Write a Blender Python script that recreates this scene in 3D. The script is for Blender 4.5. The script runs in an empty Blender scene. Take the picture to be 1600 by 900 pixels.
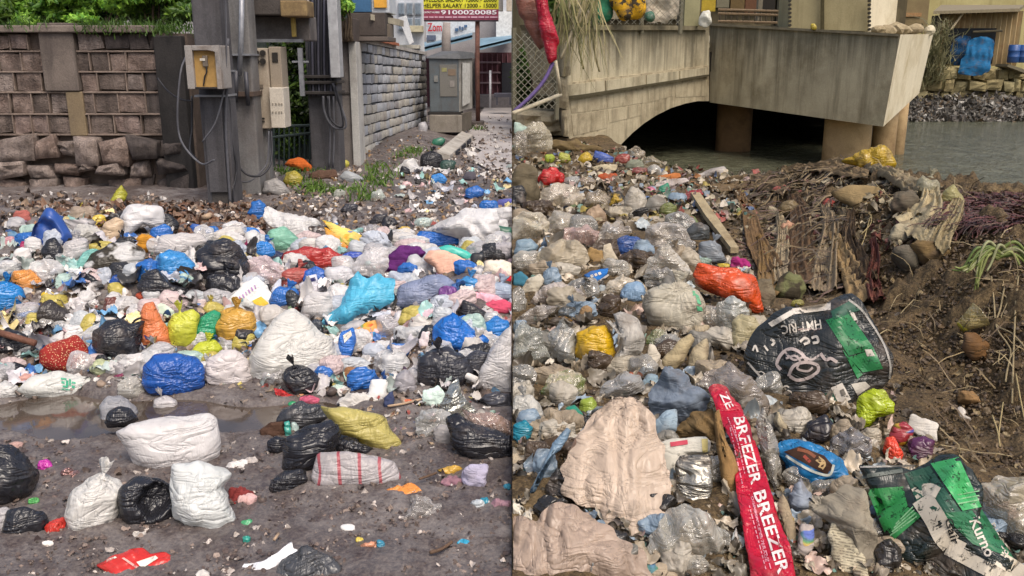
import bpy, bmesh, math, random
import numpy as np
from mathutils import Vector, Matrix
from mathutils.bvhtree import BVHTree

# ---- camera, world, sun, exposure
SC = bpy.context.scene
COL = SC.collection
CAMZ = 1.6
FOC = 1400.0
PITCH = math.atan(360.0 / FOC)
cam_d = bpy.data.cameras.new('camera')
cam_d.sensor_width = 36.0
cam_d.lens = FOC / 1600.0 * 36.0
cam_d.clip_start = 0.05
cam_d.clip_end = 2000
cam = bpy.data.objects.new('camera', cam_d)
cam.location = (0, 0, CAMZ)
cam.rotation_euler = (math.pi / 2 - PITCH, 0, 0)
COL.objects.link(cam)
SC.camera = cam

SUN_EL, SUN_AZ = math.radians(58), math.radians(-28)      # azimuth measured from +Y towards +X, sun behind the camera
wd = bpy.data.worlds.new('World')
SC.world = wd
wd.use_nodes = True
wn = wd.node_tree
sky = wn.nodes.new('ShaderNodeTexSky')
sky.sky_type = 'NISHITA'
sky.sun_disc = False
sky.sun_elevation = SUN_EL
sky.sun_rotation = math.radians(150)
sky.dust_density = 6.0
sky.air_density = 1.0
sky.ozone_density = 0.6
bgn = wn.nodes['Background']
bgn.inputs[1].default_value = 0.14
wn.links.new(sky.outputs[0], bgn.inputs[0])
sd = bpy.data.lights.new('sun', 'SUN')
sd.energy = 1.2
sd.angle = math.radians(35)
sd.color = (1.0, 0.95, 0.88)
so = bpy.data.objects.new('sun', sd)
# light comes from behind the camera, a little from one side
sdir = Vector((math.sin(math.radians(150)) * math.cos(SUN_EL), math.cos(math.radians(150)) * math.cos(SUN_EL), math.sin(SUN_EL)))
so.rotation_euler = sdir.to_track_quat('Z', 'Y').to_euler()
COL.objects.link(so)
SC.view_settings.view_transform = 'Standard'
SC.view_settings.look = 'None'
SC.view_settings.exposure = 0.5
SC.view_settings.gamma = 1.0
SC.render.film_transparent = False
SC.cycles.max_bounces = 6
SC.cycles.transparent_max_bounces = 10
SC.cycles.use_denoising = True

# ---- maths helpers
SP, CP = math.sin(PITCH), math.cos(PITCH)
rng = np.random.default_rng(11)
random.seed(5)

def ray(px, py):
    a = (px - 800.0) / FOC
    b = (450.0 - py) / FOC
    return np.array([a, b * SP + CP, b * CP - SP])

def P(px, py, Y):
    d = ray(px, py)
    t = Y / d[1]
    return np.array([d[0] * t, Y, CAMZ + d[2] * t])

def PX(px, py, X):
    d = ray(px, py)
    t = X / d[0]
    return np.array([X, d[1] * t, CAMZ + d[2] * t])

_r = np.random.default_rng(1234)
_perm = np.concatenate([_r.permutation(512)] * 3)
_grad = _r.normal(size=(512, 3))
_grad /= np.linalg.norm(_grad, axis=1)[:, None]

def pn(p, s=0.0):
    """gradient noise at points p (n,3), about -0.7..0.7"""
    p = np.asarray(p, float) + np.array([s * 17.13, s * 5.71, s * 9.37])
    i = np.floor(p).astype(int)
    f = p - i
    u = f * f * f * (f * (f * 6 - 15) + 10)
    i &= 511
    out = 0
    for dx in (0, 1):
        wx = u[:, 0] if dx else 1 - u[:, 0]
        hx = _perm[(i[:, 0] + dx) & 511]
        for dy in (0, 1):
            wy = u[:, 1] if dy else 1 - u[:, 1]
            hy = _perm[hx + ((i[:, 1] + dy) & 511)]
            for dz in (0, 1):
                wz = u[:, 2] if dz else 1 - u[:, 2]
                h = _perm[hy + ((i[:, 2] + dz) & 511)] & 511
                g = _grad[h]
                out = out + wx * wy * wz * (g[:, 0] * (f[:, 0] - dx) + g[:, 1] * (f[:, 1] - dy) + g[:, 2] * (f[:, 2] - dz))
    return out

def fbm(p, oct=4, s=0.0, gain=0.5):
    a, f, o = 1.0, 1.0, 0
    for k in range(oct):
        o = o + a * pn(np.asarray(p) * f, s + k * 3.1)
        a *= gain
        f *= 2.03
    return o

def crumple(q, R, n=9, fmin=0.7, fmax=4.0):
    """sharp random creases (folded triangle waves), about -1..1"""
    w = q + 0.22 * np.stack([pn(q * 1.3, 1), pn(q * 1.3, 7), pn(q * 1.3, 13)], 1)
    d = np.zeros(len(q))
    tot = 0
    for k in range(n):
        v = R.normal(size=3)
        v /= np.linalg.norm(v)
        f = math.exp(R.uniform(math.log(fmin), math.log(fmax)))
        a = f ** -0.8
        d += a * (np.abs(((w @ v) * f + R.uniform()) % 1.0 - 0.5) * 4 - 1)
        tot += a
    return d / tot * 2.2

def sm(a, b, x):
    t = np.clip((x - a) / (b - a), 0, 1)
    return t * t * (3 - 2 * t)

# ---- ground heights
def heap(x, y):
    """street rubbish heap over flat mud (x < 0)"""
    u = x / np.maximum(y, 0.1)
    front = 4.12 + 0.12 * np.sin(x * 3.1) + 0.10 * np.sin(x * 7.7 + 1)
    back = np.where(u < -0.27, 8.8, 6.9)
    back = 8.8 - 1.9 * sm(-0.36, -0.24, u)
    amp = 0.50 - 0.16 * sm(-0.36, -0.22, u) + 0.08 * sm(-0.10, -0.03, u)
    h = amp * sm(front, front + 1.5, y) * (1 - sm(back - 2.2, back, y))
    return h

def dip(x, y):
    e = ((x + 1.9) / 1.2) ** 2 + ((y - 3.90 + .05 * np.sin(x * 9)) / (0.22 + .05 * np.sin(x * 5.3))) ** 2
    return -0.06 * (1 - sm(0.55, 1.15, e))

def g_left(x, y):
    x = np.asarray(x, float); y = np.asarray(y, float)
    d2 = sm(9.0, 10.4, y) * (1 - sm(-0.42, -0.25, x / np.maximum(y, .1))) * 0.12   # soil banked against the old wall
    d3 = 0.16 * sm(13.0, 17.5, y) * sm(-0.20, -0.14, x / np.maximum(y, .1)) * (1 - sm(-0.105, -0.06, x / np.maximum(y, .1))) * (1 - sm(19, 24, y))
    return heap(x, y) + dip(x, y) + d2 + d3

def bank_edge(y):
    return np.interp(y, [0, 3, 7.3, 11, 14.5, 16.5, 18.5, 30], [6.5, 5.6, 4.35, 3.25, 2.15, 2.0, 1.95, 1.9])

def bank_foot(y):
    return np.interp(y, [0, 3.1, 4.6, 5.9, 10, 13, 20], [1.9, 1.95, 2.08, 2.0, 2.65, 2.5, 2.2])

def g_right(x, y):
    x = np.asarray(x, float); y = np.asarray(y, float)
    xe, xf = bank_edge(y), bank_foot(y)
    amp = np.interp(y, [2, 4, 7, 10, 12, 13.5, 20], [0.55, 0.62, 0.56, 0.50, 0.30, 0.05, 0.0])
    m = amp * sm(0, 1.15, x - xf)
    t = 0.10 * sm(2.3, 3.4, y) * (1 - sm(1.2, 2.0, x)) * (1 - sm(6, 9, y))
    t = t + 0.10 * np.sin(x * 2.2 + 0.5) * np.sin(y * 1.1) * sm(4, 6, y) * (1 - sm(11, 13, y)) * (1 - sm(0, .6, x - xf))
    drop = sm(0.0, 1.3, x - xe)
    return (m + t) * (1 - drop) - 2.2 * drop

def hit(px, py):
    """where the line of sight through a photo point meets the ground or heap"""
    d = ray(px, py)
    g = g_left if px < 800 else g_right
    ts = np.geomspace(1.8, 60, 1400)
    pts = np.array([0, 0, CAMZ])[None] + d[None] * ts[:, None]
    below = pts[:, 2] < g(pts[:, 0], pts[:, 1])
    k = int(np.argmax(below)) if below.any() else len(ts) - 1
    return pts[k]

# ---- mesh + object helpers
WL = {}
def mk(name, V, F, mat=None, parent=None, loc=None, smooth=True, col=None, uv=None, mi=None):
    """one mesh object from world-space points; F is an (n,k) array, or a list of faces"""
    V = np.asarray(V, np.float64).reshape(-1, 3)
    if parent is not None:
        base = WL[parent.name]
        loc = np.zeros(3)
        off = base
    else:
        loc = np.zeros(3) if loc is None else np.asarray(loc, float)
        off = loc
    me = bpy.data.meshes.new(name)
    Vl = (V - off).astype(np.float32)
    if isinstance(F, np.ndarray):
        n, k = F.shape
        me.vertices.add(len(Vl)); me.vertices.foreach_set('co', Vl.ravel())
        me.loops.add(n * k); me.loops.foreach_set('vertex_index', F.astype(np.int32).ravel())
        me.polygons.add(n)
        me.polygons.foreach_set('loop_start', np.arange(0, n * k, k, dtype=np.int32))
        me.polygons.foreach_set('use_smooth', np.full(n, smooth))
        me.update(calc_edges=True)
    else:
        me.from_pydata([tuple(v) for v in Vl], [], F)
        if smooth:
            me.polygons.foreach_set('use_smooth', np.full(len(me.polygons), True))
    if col is not None:
        a = me.attributes.new('tint', 'FLOAT_COLOR', 'POINT')
        c = np.ones((len(Vl), 4), np.float32); c[:, :3] = col
        a.data.foreach_set('color', c.ravel())
    if uv is not None:
        a = me.attributes.new('uvp', 'FLOAT2', 'POINT')
        a.data.foreach_set('vector', np.asarray(uv, np.float32).ravel())
    o = bpy.data.objects.new(name, me)
    if mat is not None:
        for m_ in (mat if isinstance(mat, (list, tuple)) else [mat]):
            me.materials.append(m_)
    if mi is not None:
        me.polygons.foreach_set('material_index', np.asarray(mi, np.int32))
    COL.objects.link(o)
    if parent is not None:
        o.parent = parent
        WL[o.name] = base
    else:
        o.location = loc
        WL[o.name] = loc
    return o

def tag(o, label, cat, group=None):
    o['label'] = label; o['category'] = cat
    if group: o['group'] = group
    return o

def kind(o, k):
    o['kind'] = k
    return o

def thing(name, label, cat, loc, group=None):
    o = bpy.data.objects.new(name, None)
    o.empty_display_size = 0.1
    o.location = loc
    COL.objects.link(o)
    WL[o.name] = np.asarray(loc, float)
    return tag(o, label, cat, group)

class MB:
    """collects boxes, prisms and tubes into one mesh"""
    def __init__(s): s.V = []; s.F = []
    def add(s, V, F):
        b = len(s.V); s.V += [tuple(v) for v in V]; s.F += [tuple(i + b for i in f) for f in F]; return s
    def box(s, x0, x1, y0, y1, z0, z1, bev=0.0):
        bm = bmesh.new()
        bmesh.ops.create_cube(bm, size=1)
        for v in bm.verts:
            v.co = ((x0 + x1) / 2 + v.co.x * (x1 - x0), (y0 + y1) / 2 + v.co.y * (y1 - y0), (z0 + z1) / 2 + v.co.z * (z1 - z0))
        if bev > 0:
            bmesh.ops.bevel(bm, geom=list(bm.edges), offset=bev, segments=2, affect='EDGES', profile=0.5)
        bm.verts.index_update()
        s.add([v.co[:] for v in bm.verts], [[v.index for v in f.verts] for f in bm.faces])
        bm.free(); return s
    def prism(s, front, d):
        """front: list of 3-d points, d: depth vector"""
        n = len(front); f = [np.asarray(p, float) for p in front]; d = np.asarray(d, float)
        V = f + [p + d for p in f]
        F = [tuple(range(n))[::-1], tuple(range(n, 2 * n))] + [(i, (i + 1) % n, n + (i + 1) % n, n + i) for i in range(n)]
        return s.add(V, F)
    def tube(s, pts, r, seg=8, cap=True):
        pts = [np.asarray(p, float) for p in pts]; n = len(pts)
        rr = r if hasattr(r, '__len__') else [r] * n
        V = []; up = np.array([0.13, 0.31, 0.94])
        for i, p in enumerate(pts):
            t = pts[min(i + 1, n - 1)] - pts[max(i - 1, 0)]; t /= np.linalg.norm(t) + 1e-9
            a = np.cross(t, up)
            if np.linalg.norm(a) < .05: a = np.cross(t, [1, 0, 0])
            a /= np.linalg.norm(a); b = np.cross(t, a)
            for k in range(seg):
                th = 2 * math.pi * k / seg
                V.append(p + rr[i] * (a * math.cos(th) + b * math.sin(th)))
        F = [(i * seg + k, i * seg + (k + 1) % seg, (i + 1) * seg + (k + 1) % seg, (i + 1) * seg + k) for i in range(n - 1) for k in range(seg)]
        if cap: F += [tuple(range(seg))[::-1], tuple(range((n - 1) * seg, n * seg))]
        return s.add(V, F)
    def build(s, name, mat, parent=None, loc=None, smooth=False):
        return mk(name, s.V, s.F, mat, parent, loc, smooth)

def curve(pts, n=10):
    """Catmull-Rom through 3-d points"""
    p = [np.asarray(q, float) for q in pts]
    p = [2 * p[0] - p[1]] + p + [2 * p[-1] - p[-2]]
    out = []
    for i in range(1, len(p) - 2):
        for k in range(n):
            t = k / n
            out.append(0.5 * ((2 * p[i]) + (-p[i - 1] + p[i + 1]) * t + (2 * p[i - 1] - 5 * p[i] + 4 * p[i + 1] - p[i + 2]) * t * t + (-p[i - 1] + 3 * p[i] - 3 * p[i + 1] + p[i + 2]) * t ** 3))
    out.append(p[-2])
    return out

# ---- materials
def lin(h):
    h = h.lstrip('#')
    c = [int(h[i:i + 2], 16) / 255 for i in (0, 2, 4)]
    return tuple(x / 12.92 if x <= 0.04045 else ((x + 0.055) / 1.055) ** 2.4 for x in c)

class NT:
    def __init__(s, name):
        s.m = bpy.data.materials.new(name); s.m.use_nodes = True
        s.t = s.m.node_tree; s.t.nodes.clear()
        s.out = s.n('ShaderNodeOutputMaterial')
    def n(s, typ, **kw):
        x = s.t.nodes.new(typ)
        for k, v in kw.items():
            if k.startswith('i_'):
                x.inputs[k[2:].replace('_', ' ')].default_value = v
            else: setattr(x, k, v)
        return x
    def l(s, a, b): s.t.links.new(a, b)
    def coords(s, scale=1.0, rnd=True):
        tc = s.n('ShaderNodeTexCoord'); mp = s.n('ShaderNodeMapping'); s.l(tc.outputs['Object'], mp.inputs['Vector'])
        mp.inputs['Scale'].default_value = (scale,) * 3 if not hasattr(scale, '__len__') else scale
        if rnd:
            oi = s.n('ShaderNodeObjectInfo'); ml = s.n('ShaderNodeMath', operation='MULTIPLY'); ml.inputs[1].default_value = 37.0
            s.l(oi.outputs['Random'], ml.inputs[0]); s.l(ml.outputs[0], mp.inputs['Location'])
        return mp.outputs[0]
    def noise(s, vec, scale, detail=4, rough=0.55, dist=0.0):
        x = s.n('ShaderNodeTexNoise'); x.inputs['Scale'].default_value = scale; x.inputs['Detail'].default_value = detail
        x.inputs['Roughness'].default_value = rough; x.inputs['Distortion'].default_value = dist
        s.l(vec, x.inputs['Vector']); return x.outputs['Fac']
    def ramp(s, fac, stops):
        r = s.n('ShaderNodeValToRGB'); e = r.color_ramp.elements
        while len(e) < len(stops): e.new(0.5)
        for k, (p, c) in enumerate(stops):
            e[k].position = p; e[k].color = (*c, 1) if len(c) == 3 else c
        s.l(fac, r.inputs[0]); return r.outputs[0]
    def mix(s, fac, a, b, blend='MIX'):
        x = s.n('ShaderNodeMix', data_type='RGBA', blend_type=blend)
        for sock, v in ((x.inputs[0], fac), (x.inputs[6], a), (x.inputs[7], b)):
            if hasattr(v, 'links'): s.l(v, sock)
            elif hasattr(v, '__len__'): sock.default_value = (*v[:3], 1)
            else: sock.default_value = v
        return x.outputs[2]
    def math(s, op, a, b=0.0):
        x = s.n('ShaderNodeMath', operation=op)
        for sock, v in ((x.inputs[0], a), (x.inputs[1], b)):
            if hasattr(v, 'links'): s.l(v, sock)
            else: sock.default_value = v
        return x.outputs[0]
    def bump(s, h, strength, dist, prev=None):
        b = s.n('ShaderNodeBump'); 
        if hasattr(strength, 'links'): s.l(strength, b.inputs['Strength'])
        else: b.inputs['Strength'].default_value = strength
        b.inputs['Distance'].default_value = dist
        s.l(h, b.inputs['Height'])
        if prev is not None: s.l(prev, b.inputs['Normal'])
        return b.outputs[0]
    def bsdf(s, color, rough=0.6, normal=None, spec=0.5, metal=0.0):
        b = s.n('ShaderNodeBsdfPrincipled')
        for sock, v in ((b.inputs['Base Color'], color), (b.inputs['Roughness'], rough), (b.inputs['Metallic'], metal), (b.inputs['Specular IOR Level'], spec)):
            if hasattr(v, 'links'): s.l(v, sock)
            elif hasattr(v, '__len__'): sock.default_value = (*v[:3], 1)
            else: sock.default_value = v
        if normal is not None: s.l(normal, b.inputs['Normal'])
        return b
    def done(s, shader):
        s.l(shader, s.out.inputs[0]); return s.m

_MC = {}
MUD = lin('6a5a4c')
def scale_c(c, k): return tuple(min(0.9, x * k) for x in c)

def RM(name, c1, c2, scale=6, bump=0.5, bd=0.01, rough=0.85, stain=None, st_scale=2.0, st_lo=0.55, streak=False, fine=60, spec=0.3, drip=None):
    """stone, concrete, plaster, metal paint: two tones, stains, grain"""
    key = ('r', name)
    if key in _MC: return _MC[key]
    T = NT(name); v = T.coords(1.0)
    a = T.noise(v, scale, 6, 0.6)
    c = T.mix(T.ramp(a, [(0.35, (0, 0, 0)), (0.65, (1, 1, 1))]), c1, c2)
    f = T.noise(v, fine, 3, 0.7)
    c = T.mix(0.35, c, T.ramp(f, [(0.3, scale_c(c1, 0.5)), (0.7, scale_c(c2, 1.2))]))
    if stain:
        sv = T.coords((st_scale * 4.5, st_scale * 4.5, st_scale * 0.4)) if streak else T.coords(st_scale)
        sf = T.noise(sv, 1.0, 5, 0.65)
        c = T.mix(T.ramp(sf, [(st_lo - .04, (0, 0, 0)), (st_lo + 0.18, (.65, .65, .65))]), c, stain)
        c = T.mix(T.ramp(T.noise(v, st_scale * .8, 6, 0.7), [(0.50, (0, 0, 0)), (0.68, (.7, .7, .7))]), c, scale_c(stain, 1.5))
    if drip:                                               # rain streaks running down from a top edge
        tc = T.n('ShaderNodeTexCoord'); sx = T.n('ShaderNodeSeparateXYZ'); T.l(tc.outputs['Object'], sx.inputs[0])
        f1 = T.noise(T.coords((5, 5, .12), False), 1.0, 4, .7)
        dz_ = T.math('DIVIDE', T.math('SUBTRACT', drip[0], sx.outputs[2]), drip[1])
        mk_ = T.math('SUBTRACT', T.math('MULTIPLY', f1, 1.9), T.math('ADD', dz_, .42))
        c = T.mix(T.ramp(mk_, [(0.0, (0, 0, 0)), (.4, (.5, .5, .5))]), c, drip[2])
    nb = T.bump(a, bump, bd * 3); nb = T.bump(f, bump, bd, nb)
    m = T.done(T.bsdf(c, rough, nb, spec).outputs[0])
    _MC[key] = m
    return m

def M(spec, side=-1):
    """rubbish materials. spec = kind letter + '#rrggbb' (+ pattern): p glossy bag film, w thin pale film, c clear film, k cloth or paper, f foil, x hard plastic"""
    if (spec, side) in _MC: return _MC[spec, side]
    kd, rest = spec[0], spec[1:]
    hx = rest[1:7]; pat = rest[7:]
    c = lin(hx)
    if kd == 'c': c = scale_c(c, 1.45)
    if side > 0: c = scale_c(c, .95)                       # canal side rendered too bright; the dimming is put into its colours
    T = NT('film_' + kd + '_' + hx + pat.replace(' ', '_'))
    v = T.coords(1.0)
    col = c
    big = T.noise(v, 9.0, 4, 0.6)
    lo, hi = (scale_c(c, 0.88), scale_c(c, 1.08)) if kd != 'k' else (scale_c(c, 0.75), scale_c(c, 1.15))
    col = T.mix(T.ramp(big, [(0.3, (0, 0, 0)), (0.7, (1, 1, 1))]), lo, hi)
    if pat:
        at = T.n('ShaderNodeAttribute', attribute_name='uvp')
        if pat == 'stripes':
            sx = T.n('ShaderNodeSeparateXYZ'); T.l(at.outputs['Vector'], sx.inputs[0])
            fr = T.math('FRACT', T.math('MULTIPLY', sx.outputs[0], 4.6), 0)
            st = T.ramp(fr, [(0.0, (0, 0, 0)), (0.40, (0, 0, 0)), (0.42, (1, 1, 1)), (0.56, (1, 1, 1)), (0.58, (0, 0, 0))])
            col = T.mix(T.math('MULTIPLY', st, 0.85), col, lin('b0404c'))
        elif pat == 'floral':
            vo = T.n('ShaderNodeTexVoronoi'); vo.inputs['Scale'].default_value = 120; T.l(v, vo.inputs['Vector'])
            wh = T.ramp(vo.outputs['Distance'], [(0.20, (1, 1, 1)), (0.30, (0, 0, 0))])
            col = T.mix(T.math('MULTIPLY', wh, 0.8), col, T.mix(T.noise(v, 30, 2), lin('e8c870'), lin('d8d0c0')))
        elif pat in ('print', 'print2'):
            sv = T.coords((14, 14, 30)); n1 = T.noise(sv, 1.0, 1, 0.3)
            ink = T.ramp(n1, [(0.56, (0, 0, 0)), (0.59, (1, 1, 1))])
            hue = T.ramp(T.noise(v, 7, 1), [(0.40, lin('c02828')), (0.47, lin('e0a020')), (0.53, lin('2a8a40')), (0.60, lin('2858b0'))]) if pat == 'print' else lin('555560')
            col = T.mix(T.math('MULTIPLY', ink, 0.75), col, hue)
        elif pat == 'news':
            sx = T.n('ShaderNodeSeparateXYZ'); T.l(at.outputs['Vector'], sx.inputs[0])
            fr = T.math('FRACT', T.math('MULTIPLY', sx.outputs[1], 26), 0)
            ln = T.ramp(fr, [(0.45, (0, 0, 0)), (0.5, (1, 1, 1))])
            n1 = T.noise(v, 90, 2)
            ln = T.math('MULTIPLY', ln, T.ramp(n1, [(0.42, (0, 0, 0)), (0.5, (1, 1, 1))]))
            col = T.mix(T.math('MULTIPLY', ln, 0.6), col, lin('50483e'))
        elif pat == 'veg':
            col = T.mix(T.ramp(T.noise(v, 14, 3), [(0.45, (0, 0, 0)), (0.6, (1, 1, 1))]), col, T.mix(T.noise(v, 25, 2), lin('4f7a30'), lin('a8a860')))
        elif pat == 'dark':
            col = T.mix(T.ramp(T.noise(v, 8, 3), [(0.48, (0, 0, 0)), (0.56, (1, 1, 1))]), col, lin('3a3428'))
    # dirt: blotches and specks of mud stuck to the film
    d1 = T.noise(v, 5.0, 6, 0.65); d2 = T.noise(v, 60, 3, 0.6)
    dirt = T.math('MAXIMUM', T.math('MULTIPLY', T.ramp(d1, [(0.56 if side < 0 else .52, (0, 0, 0)), (0.75 if side < 0 else .68, (1, 1, 1))]), 0.38 if side < 0 else .55), T.math('MULTIPLY', T.ramp(d2, [(0.68, (0, 0, 0)), (0.73, (1, 1, 1))]), 0.5))
    col = T.mix(dirt, col, MUD)
    # crinkles: long soft wrinkles in two directions, then small sharp ones
    oi = T.n('ShaderNodeObjectInfo'); tc = T.n('ShaderNodeTexCoord')
    def wrinkle(scl, mul, add):
        mp = T.n('ShaderNodeMapping'); T.l(tc.outputs['Object'], mp.inputs['Vector'])
        cb = T.n('ShaderNodeCombineXYZ')
        for i in range(3): T.l(T.math('ADD', T.math('MULTIPLY', oi.outputs['Random'], mul * (i + 1.3)), add), cb.inputs[i])
        T.l(cb.outputs[0], mp.inputs['Rotation']); mp.inputs['Scale'].default_value = scl
        n_ = T.noise(mp.outputs[0], 1.0, 3, 0.55, 0.9)
        return T.ramp(T.math('ABSOLUTE', T.math('SUBTRACT', n_, 0.5), 0), [(0.0, (0, 0, 0)), (0.035, (0.55, 0.55, 0.55)), (0.16, (1, 1, 1))])
    r1, r2 = wrinkle((4, 4, 15), 5.0, 0.4), wrinkle((22, 7, 7), 9.0, 1.9)
    w2 = T.noise(v, 55, 3, 0.55, 1.2)
    rid = T.math('ABSOLUTE', T.math('SUBTRACT', w2, 0.5), 0)
    k1, k2 = {'p': (0.48, 0.14), 'w': (0.45, 0.12), 'c': (0.5, 0.12), 'k': (0.3, 0.15), 'f': (0.7, 0.4), 'x': (0.04, 0.05)}[kd]
    msk = T.ramp(T.noise(v, 4.5, 2), [(0.42, (0.12, 0.12, 0.12)), (0.62, (1, 1, 1))])
    nb = T.bump(r1, k1, 0.02)
    nb = T.bump(r2, T.math('MULTIPLY', msk, k1), 0.012, nb)
    nb = T.bump(rid, T.math('MULTIPLY', msk, k2), 0.02, nb)
    rough = {'p': 0.22, 'w': 0.34, 'c': 0.09, 'k': 0.85, 'f': 0.25, 'x': 0.35}[kd]
    rg = T.math('ADD', T.math('MULTIPLY', dirt, 0.6), rough)
    b = T.bsdf(col, rg, nb, {'k': .2, 'c': .9}.get(kd, .55), 0.75 if kd == 'f' else 0.0)
    sh = b.outputs[0]
    if kd in 'pwc':
        tr = T.n('ShaderNodeBsdfTranslucent')
        T.l(col, tr.inputs[0])
        mx = T.n('ShaderNodeMixShader'); mx.inputs[0].default_value = {'p': 0.10, 'w': 0.28, 'c': 0.25}[kd]
        T.l(sh, mx.inputs[1]); T.l(tr.outputs[0], mx.inputs[2]); sh = mx.outputs[0]
    if kd == 'c':
        gl = T.n('ShaderNodeBsdfGlossy'); gl.inputs['Roughness'].default_value = .14; T.l(nb, gl.inputs['Normal'])
        mx = T.n('ShaderNodeMixShader'); mx.inputs[0].default_value = .13; T.l(sh, mx.inputs[1]); T.l(gl.outputs[0], mx.inputs[2]); sh = mx.outputs[0]
        tp = T.n('ShaderNodeBsdfTransparent')
        mx = T.n('ShaderNodeMixShader')
        lw = T.n('ShaderNodeLayerWeight'); lw.inputs['Blend'].default_value = 0.5; T.l(nb, lw.inputs['Normal'])
        op = T.math('ADD', T.math('MULTIPLY', lw.outputs['Facing'], 0.9), T.math('ADD', T.math('MULTIPLY', T.noise(v, 6, 4), 0.9), -.10))
        cl = T.n('ShaderNodeClamp'); T.l(op, cl.inputs[0])
        T.l(cl.outputs[0], mx.inputs[0])
        T.l(tp.outputs[0], mx.inputs[1]); T.l(sh, mx.inputs[2]); sh = mx.outputs[0]
    m = T.done(sh)
    _MC[spec, side] = m
    return m

def tint_mat(name, rough=0.5, bump=0.4, spec=0.4, dirt=0.5):
    if name == 'film_tint': rough, bump, spec, dirt = .3, .15, .5, .3
    """material whose colour comes from the per-piece tint"""
    if name in _MC: return _MC[name]
    T = NT(name); v = T.coords(1.0, False)
    at = T.n('ShaderNodeAttribute', attribute_name='tint')
    n1 = T.noise(v, 22, 5, 0.65)
    c = T.mix(T.math('MULTIPLY', T.ramp(n1, [(0.45, (0, 0, 0)), (0.7, (1, 1, 1))]), dirt), at.outputs['Color'], MUD)
    n2 = T.noise(v, 70, 4, 0.6, 0.8)
    m = T.done(T.bsdf(c, rough, T.bump(n2, bump, 0.012), spec).outputs[0])
    _MC[name] = m
    return m

def FM(name, c, rough=0.6, spec=0.3, metal=0.0, bump=0.15):
    if name in _MC: return _MC[name]
    T = NT(name); v = T.coords(1.0)
    n1 = T.noise(v, 14, 5, 0.6)
    col = T.mix(T.ramp(n1, [(0.35, (0, 0, 0)), (0.7, (1, 1, 1))]), scale_c(c, 0.8), scale_c(c, 1.12))
    sh = T.bsdf(col, rough, T.bump(n1, bump, 0.01), spec, metal).outputs[0]
    if name.startswith(('print_', 'letter_', 'emblem', 'seam_')):          # rubbed print: the film shows through in worn spots
        wv = T.noise(v, 38, 5, 0.7, 0.6)
        mx = T.n('ShaderNodeMixShader'); tp = T.n('ShaderNodeBsdfTransparent')
        T.l(T.ramp(wv, [(0.56, (0, 0, 0)), (0.64, (0.85, 0.85, 0.85))]), mx.inputs[0]); T.l(sh, mx.inputs[1]); T.l(tp.outputs[0], mx.inputs[2]); sh = mx.outputs[0]
    m = T.done(sh)
    _MC[name] = m
    return m

# ---- text and marks laid onto surfaces
def text_mesh(txt, res=3):
    cu = bpy.data.curves.new('t', 'FONT'); cu.body = txt; cu.resolution_u = res; cu.offset = 0.018
    ob = bpy.data.objects.new('t', cu); COL.objects.link(ob)
    dg = bpy.context.evaluated_depsgraph_get(); dg.update()
    me = bpy.data.meshes.new_from_object(ob.evaluated_get(dg))
    V = np.array([v.co[:] for v in me.vertices]).reshape(-1, 3)
    F = [tuple(p.vertices) for p in me.polygons]
    bpy.data.objects.remove(ob); bpy.data.meshes.remove(me); bpy.data.curves.remove(cu)
    lo, hi = V.min(0), V.max(0)
    return (V[:, :2] - lo[:2]) / (hi[:2] - lo[:2]), F

def sign_text(txt, x0, y0, x1, y1, Y, mat, parent, name='lettering'):
    uv, F = text_mesh(txt)
    a, b = P(x0, y1, Y), P(x1, y0, Y)
    V = np.stack([a[0] + uv[:, 0] * (b[0] - a[0]), np.full(len(uv), Y), a[2] + uv[:, 1] * (b[2] - a[2])], 1)
    return mk(name, V, F, mat, parent, smooth=False)

def bvh_of(o):
    me = o.data
    off = WL[o.name]
    V = [Vector(np.array(v.co[:]) + off) for v in me.vertices]
    return BVHTree.FromPolygons(V, [tuple(p.vertices) for p in me.polygons])

def lay(target, pts, F, mat, name, parent, lift=0.004, bv=None):
    """put flat print given in photo points onto the surface of target"""
    bv = bv or bvh_of(target)
    org = Vector((0, 0, CAMZ)); V = []; last = None
    for px, py in pts:
        d = Vector(ray(px, py)); d.normalize()
        h = bv.ray_cast(org, d)
        if h[0] is None:
            dist = last if last else 4.0
            p = org + d * (dist - lift)
        else:
            last = h[3]
            p = org + d * (h[3] - lift)
        V.append(p[:])
    return mk(name, V, F, mat, parent, smooth=False)

def grid_poly(quad, nu=8, nv=8):
    """quad of photo points -> subdivided grid"""
    q = [np.asarray(p, float) for p in quad]
    pts = []
    for j in range(nv + 1):
        for i in range(nu + 1):
            u, v = i / nu, j / nv
            pts.append((1 - v) * ((1 - u) * q[0] + u * q[1]) + v * ((1 - u) * q[3] + u * q[2]))
    F = [(j * (nu + 1) + i, j * (nu + 1) + i + 1, (j + 1) * (nu + 1) + i + 1, (j + 1) * (nu + 1) + i) for j in range(nv) for i in range(nu)]
    return pts, F

def lay_text(target, txt, base0, base1, h, mat, parent, name='lettering', bv=None, res=2):
    """text along the photo line base0-base1, letters standing h photo pixels to the line's upper side"""
    uv, F = text_mesh(txt, res)
    b0, b1 = np.array(base0, float), np.array(base1, float)
    d = b1 - b0; n = np.array([d[1], -d[0]]); n /= np.linalg.norm(n)
    pts = [b0 + d * u + n * (h * v) for u, v in uv]
    return lay(target, pts, F, mat, name, parent, 0.004, bv)

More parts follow.
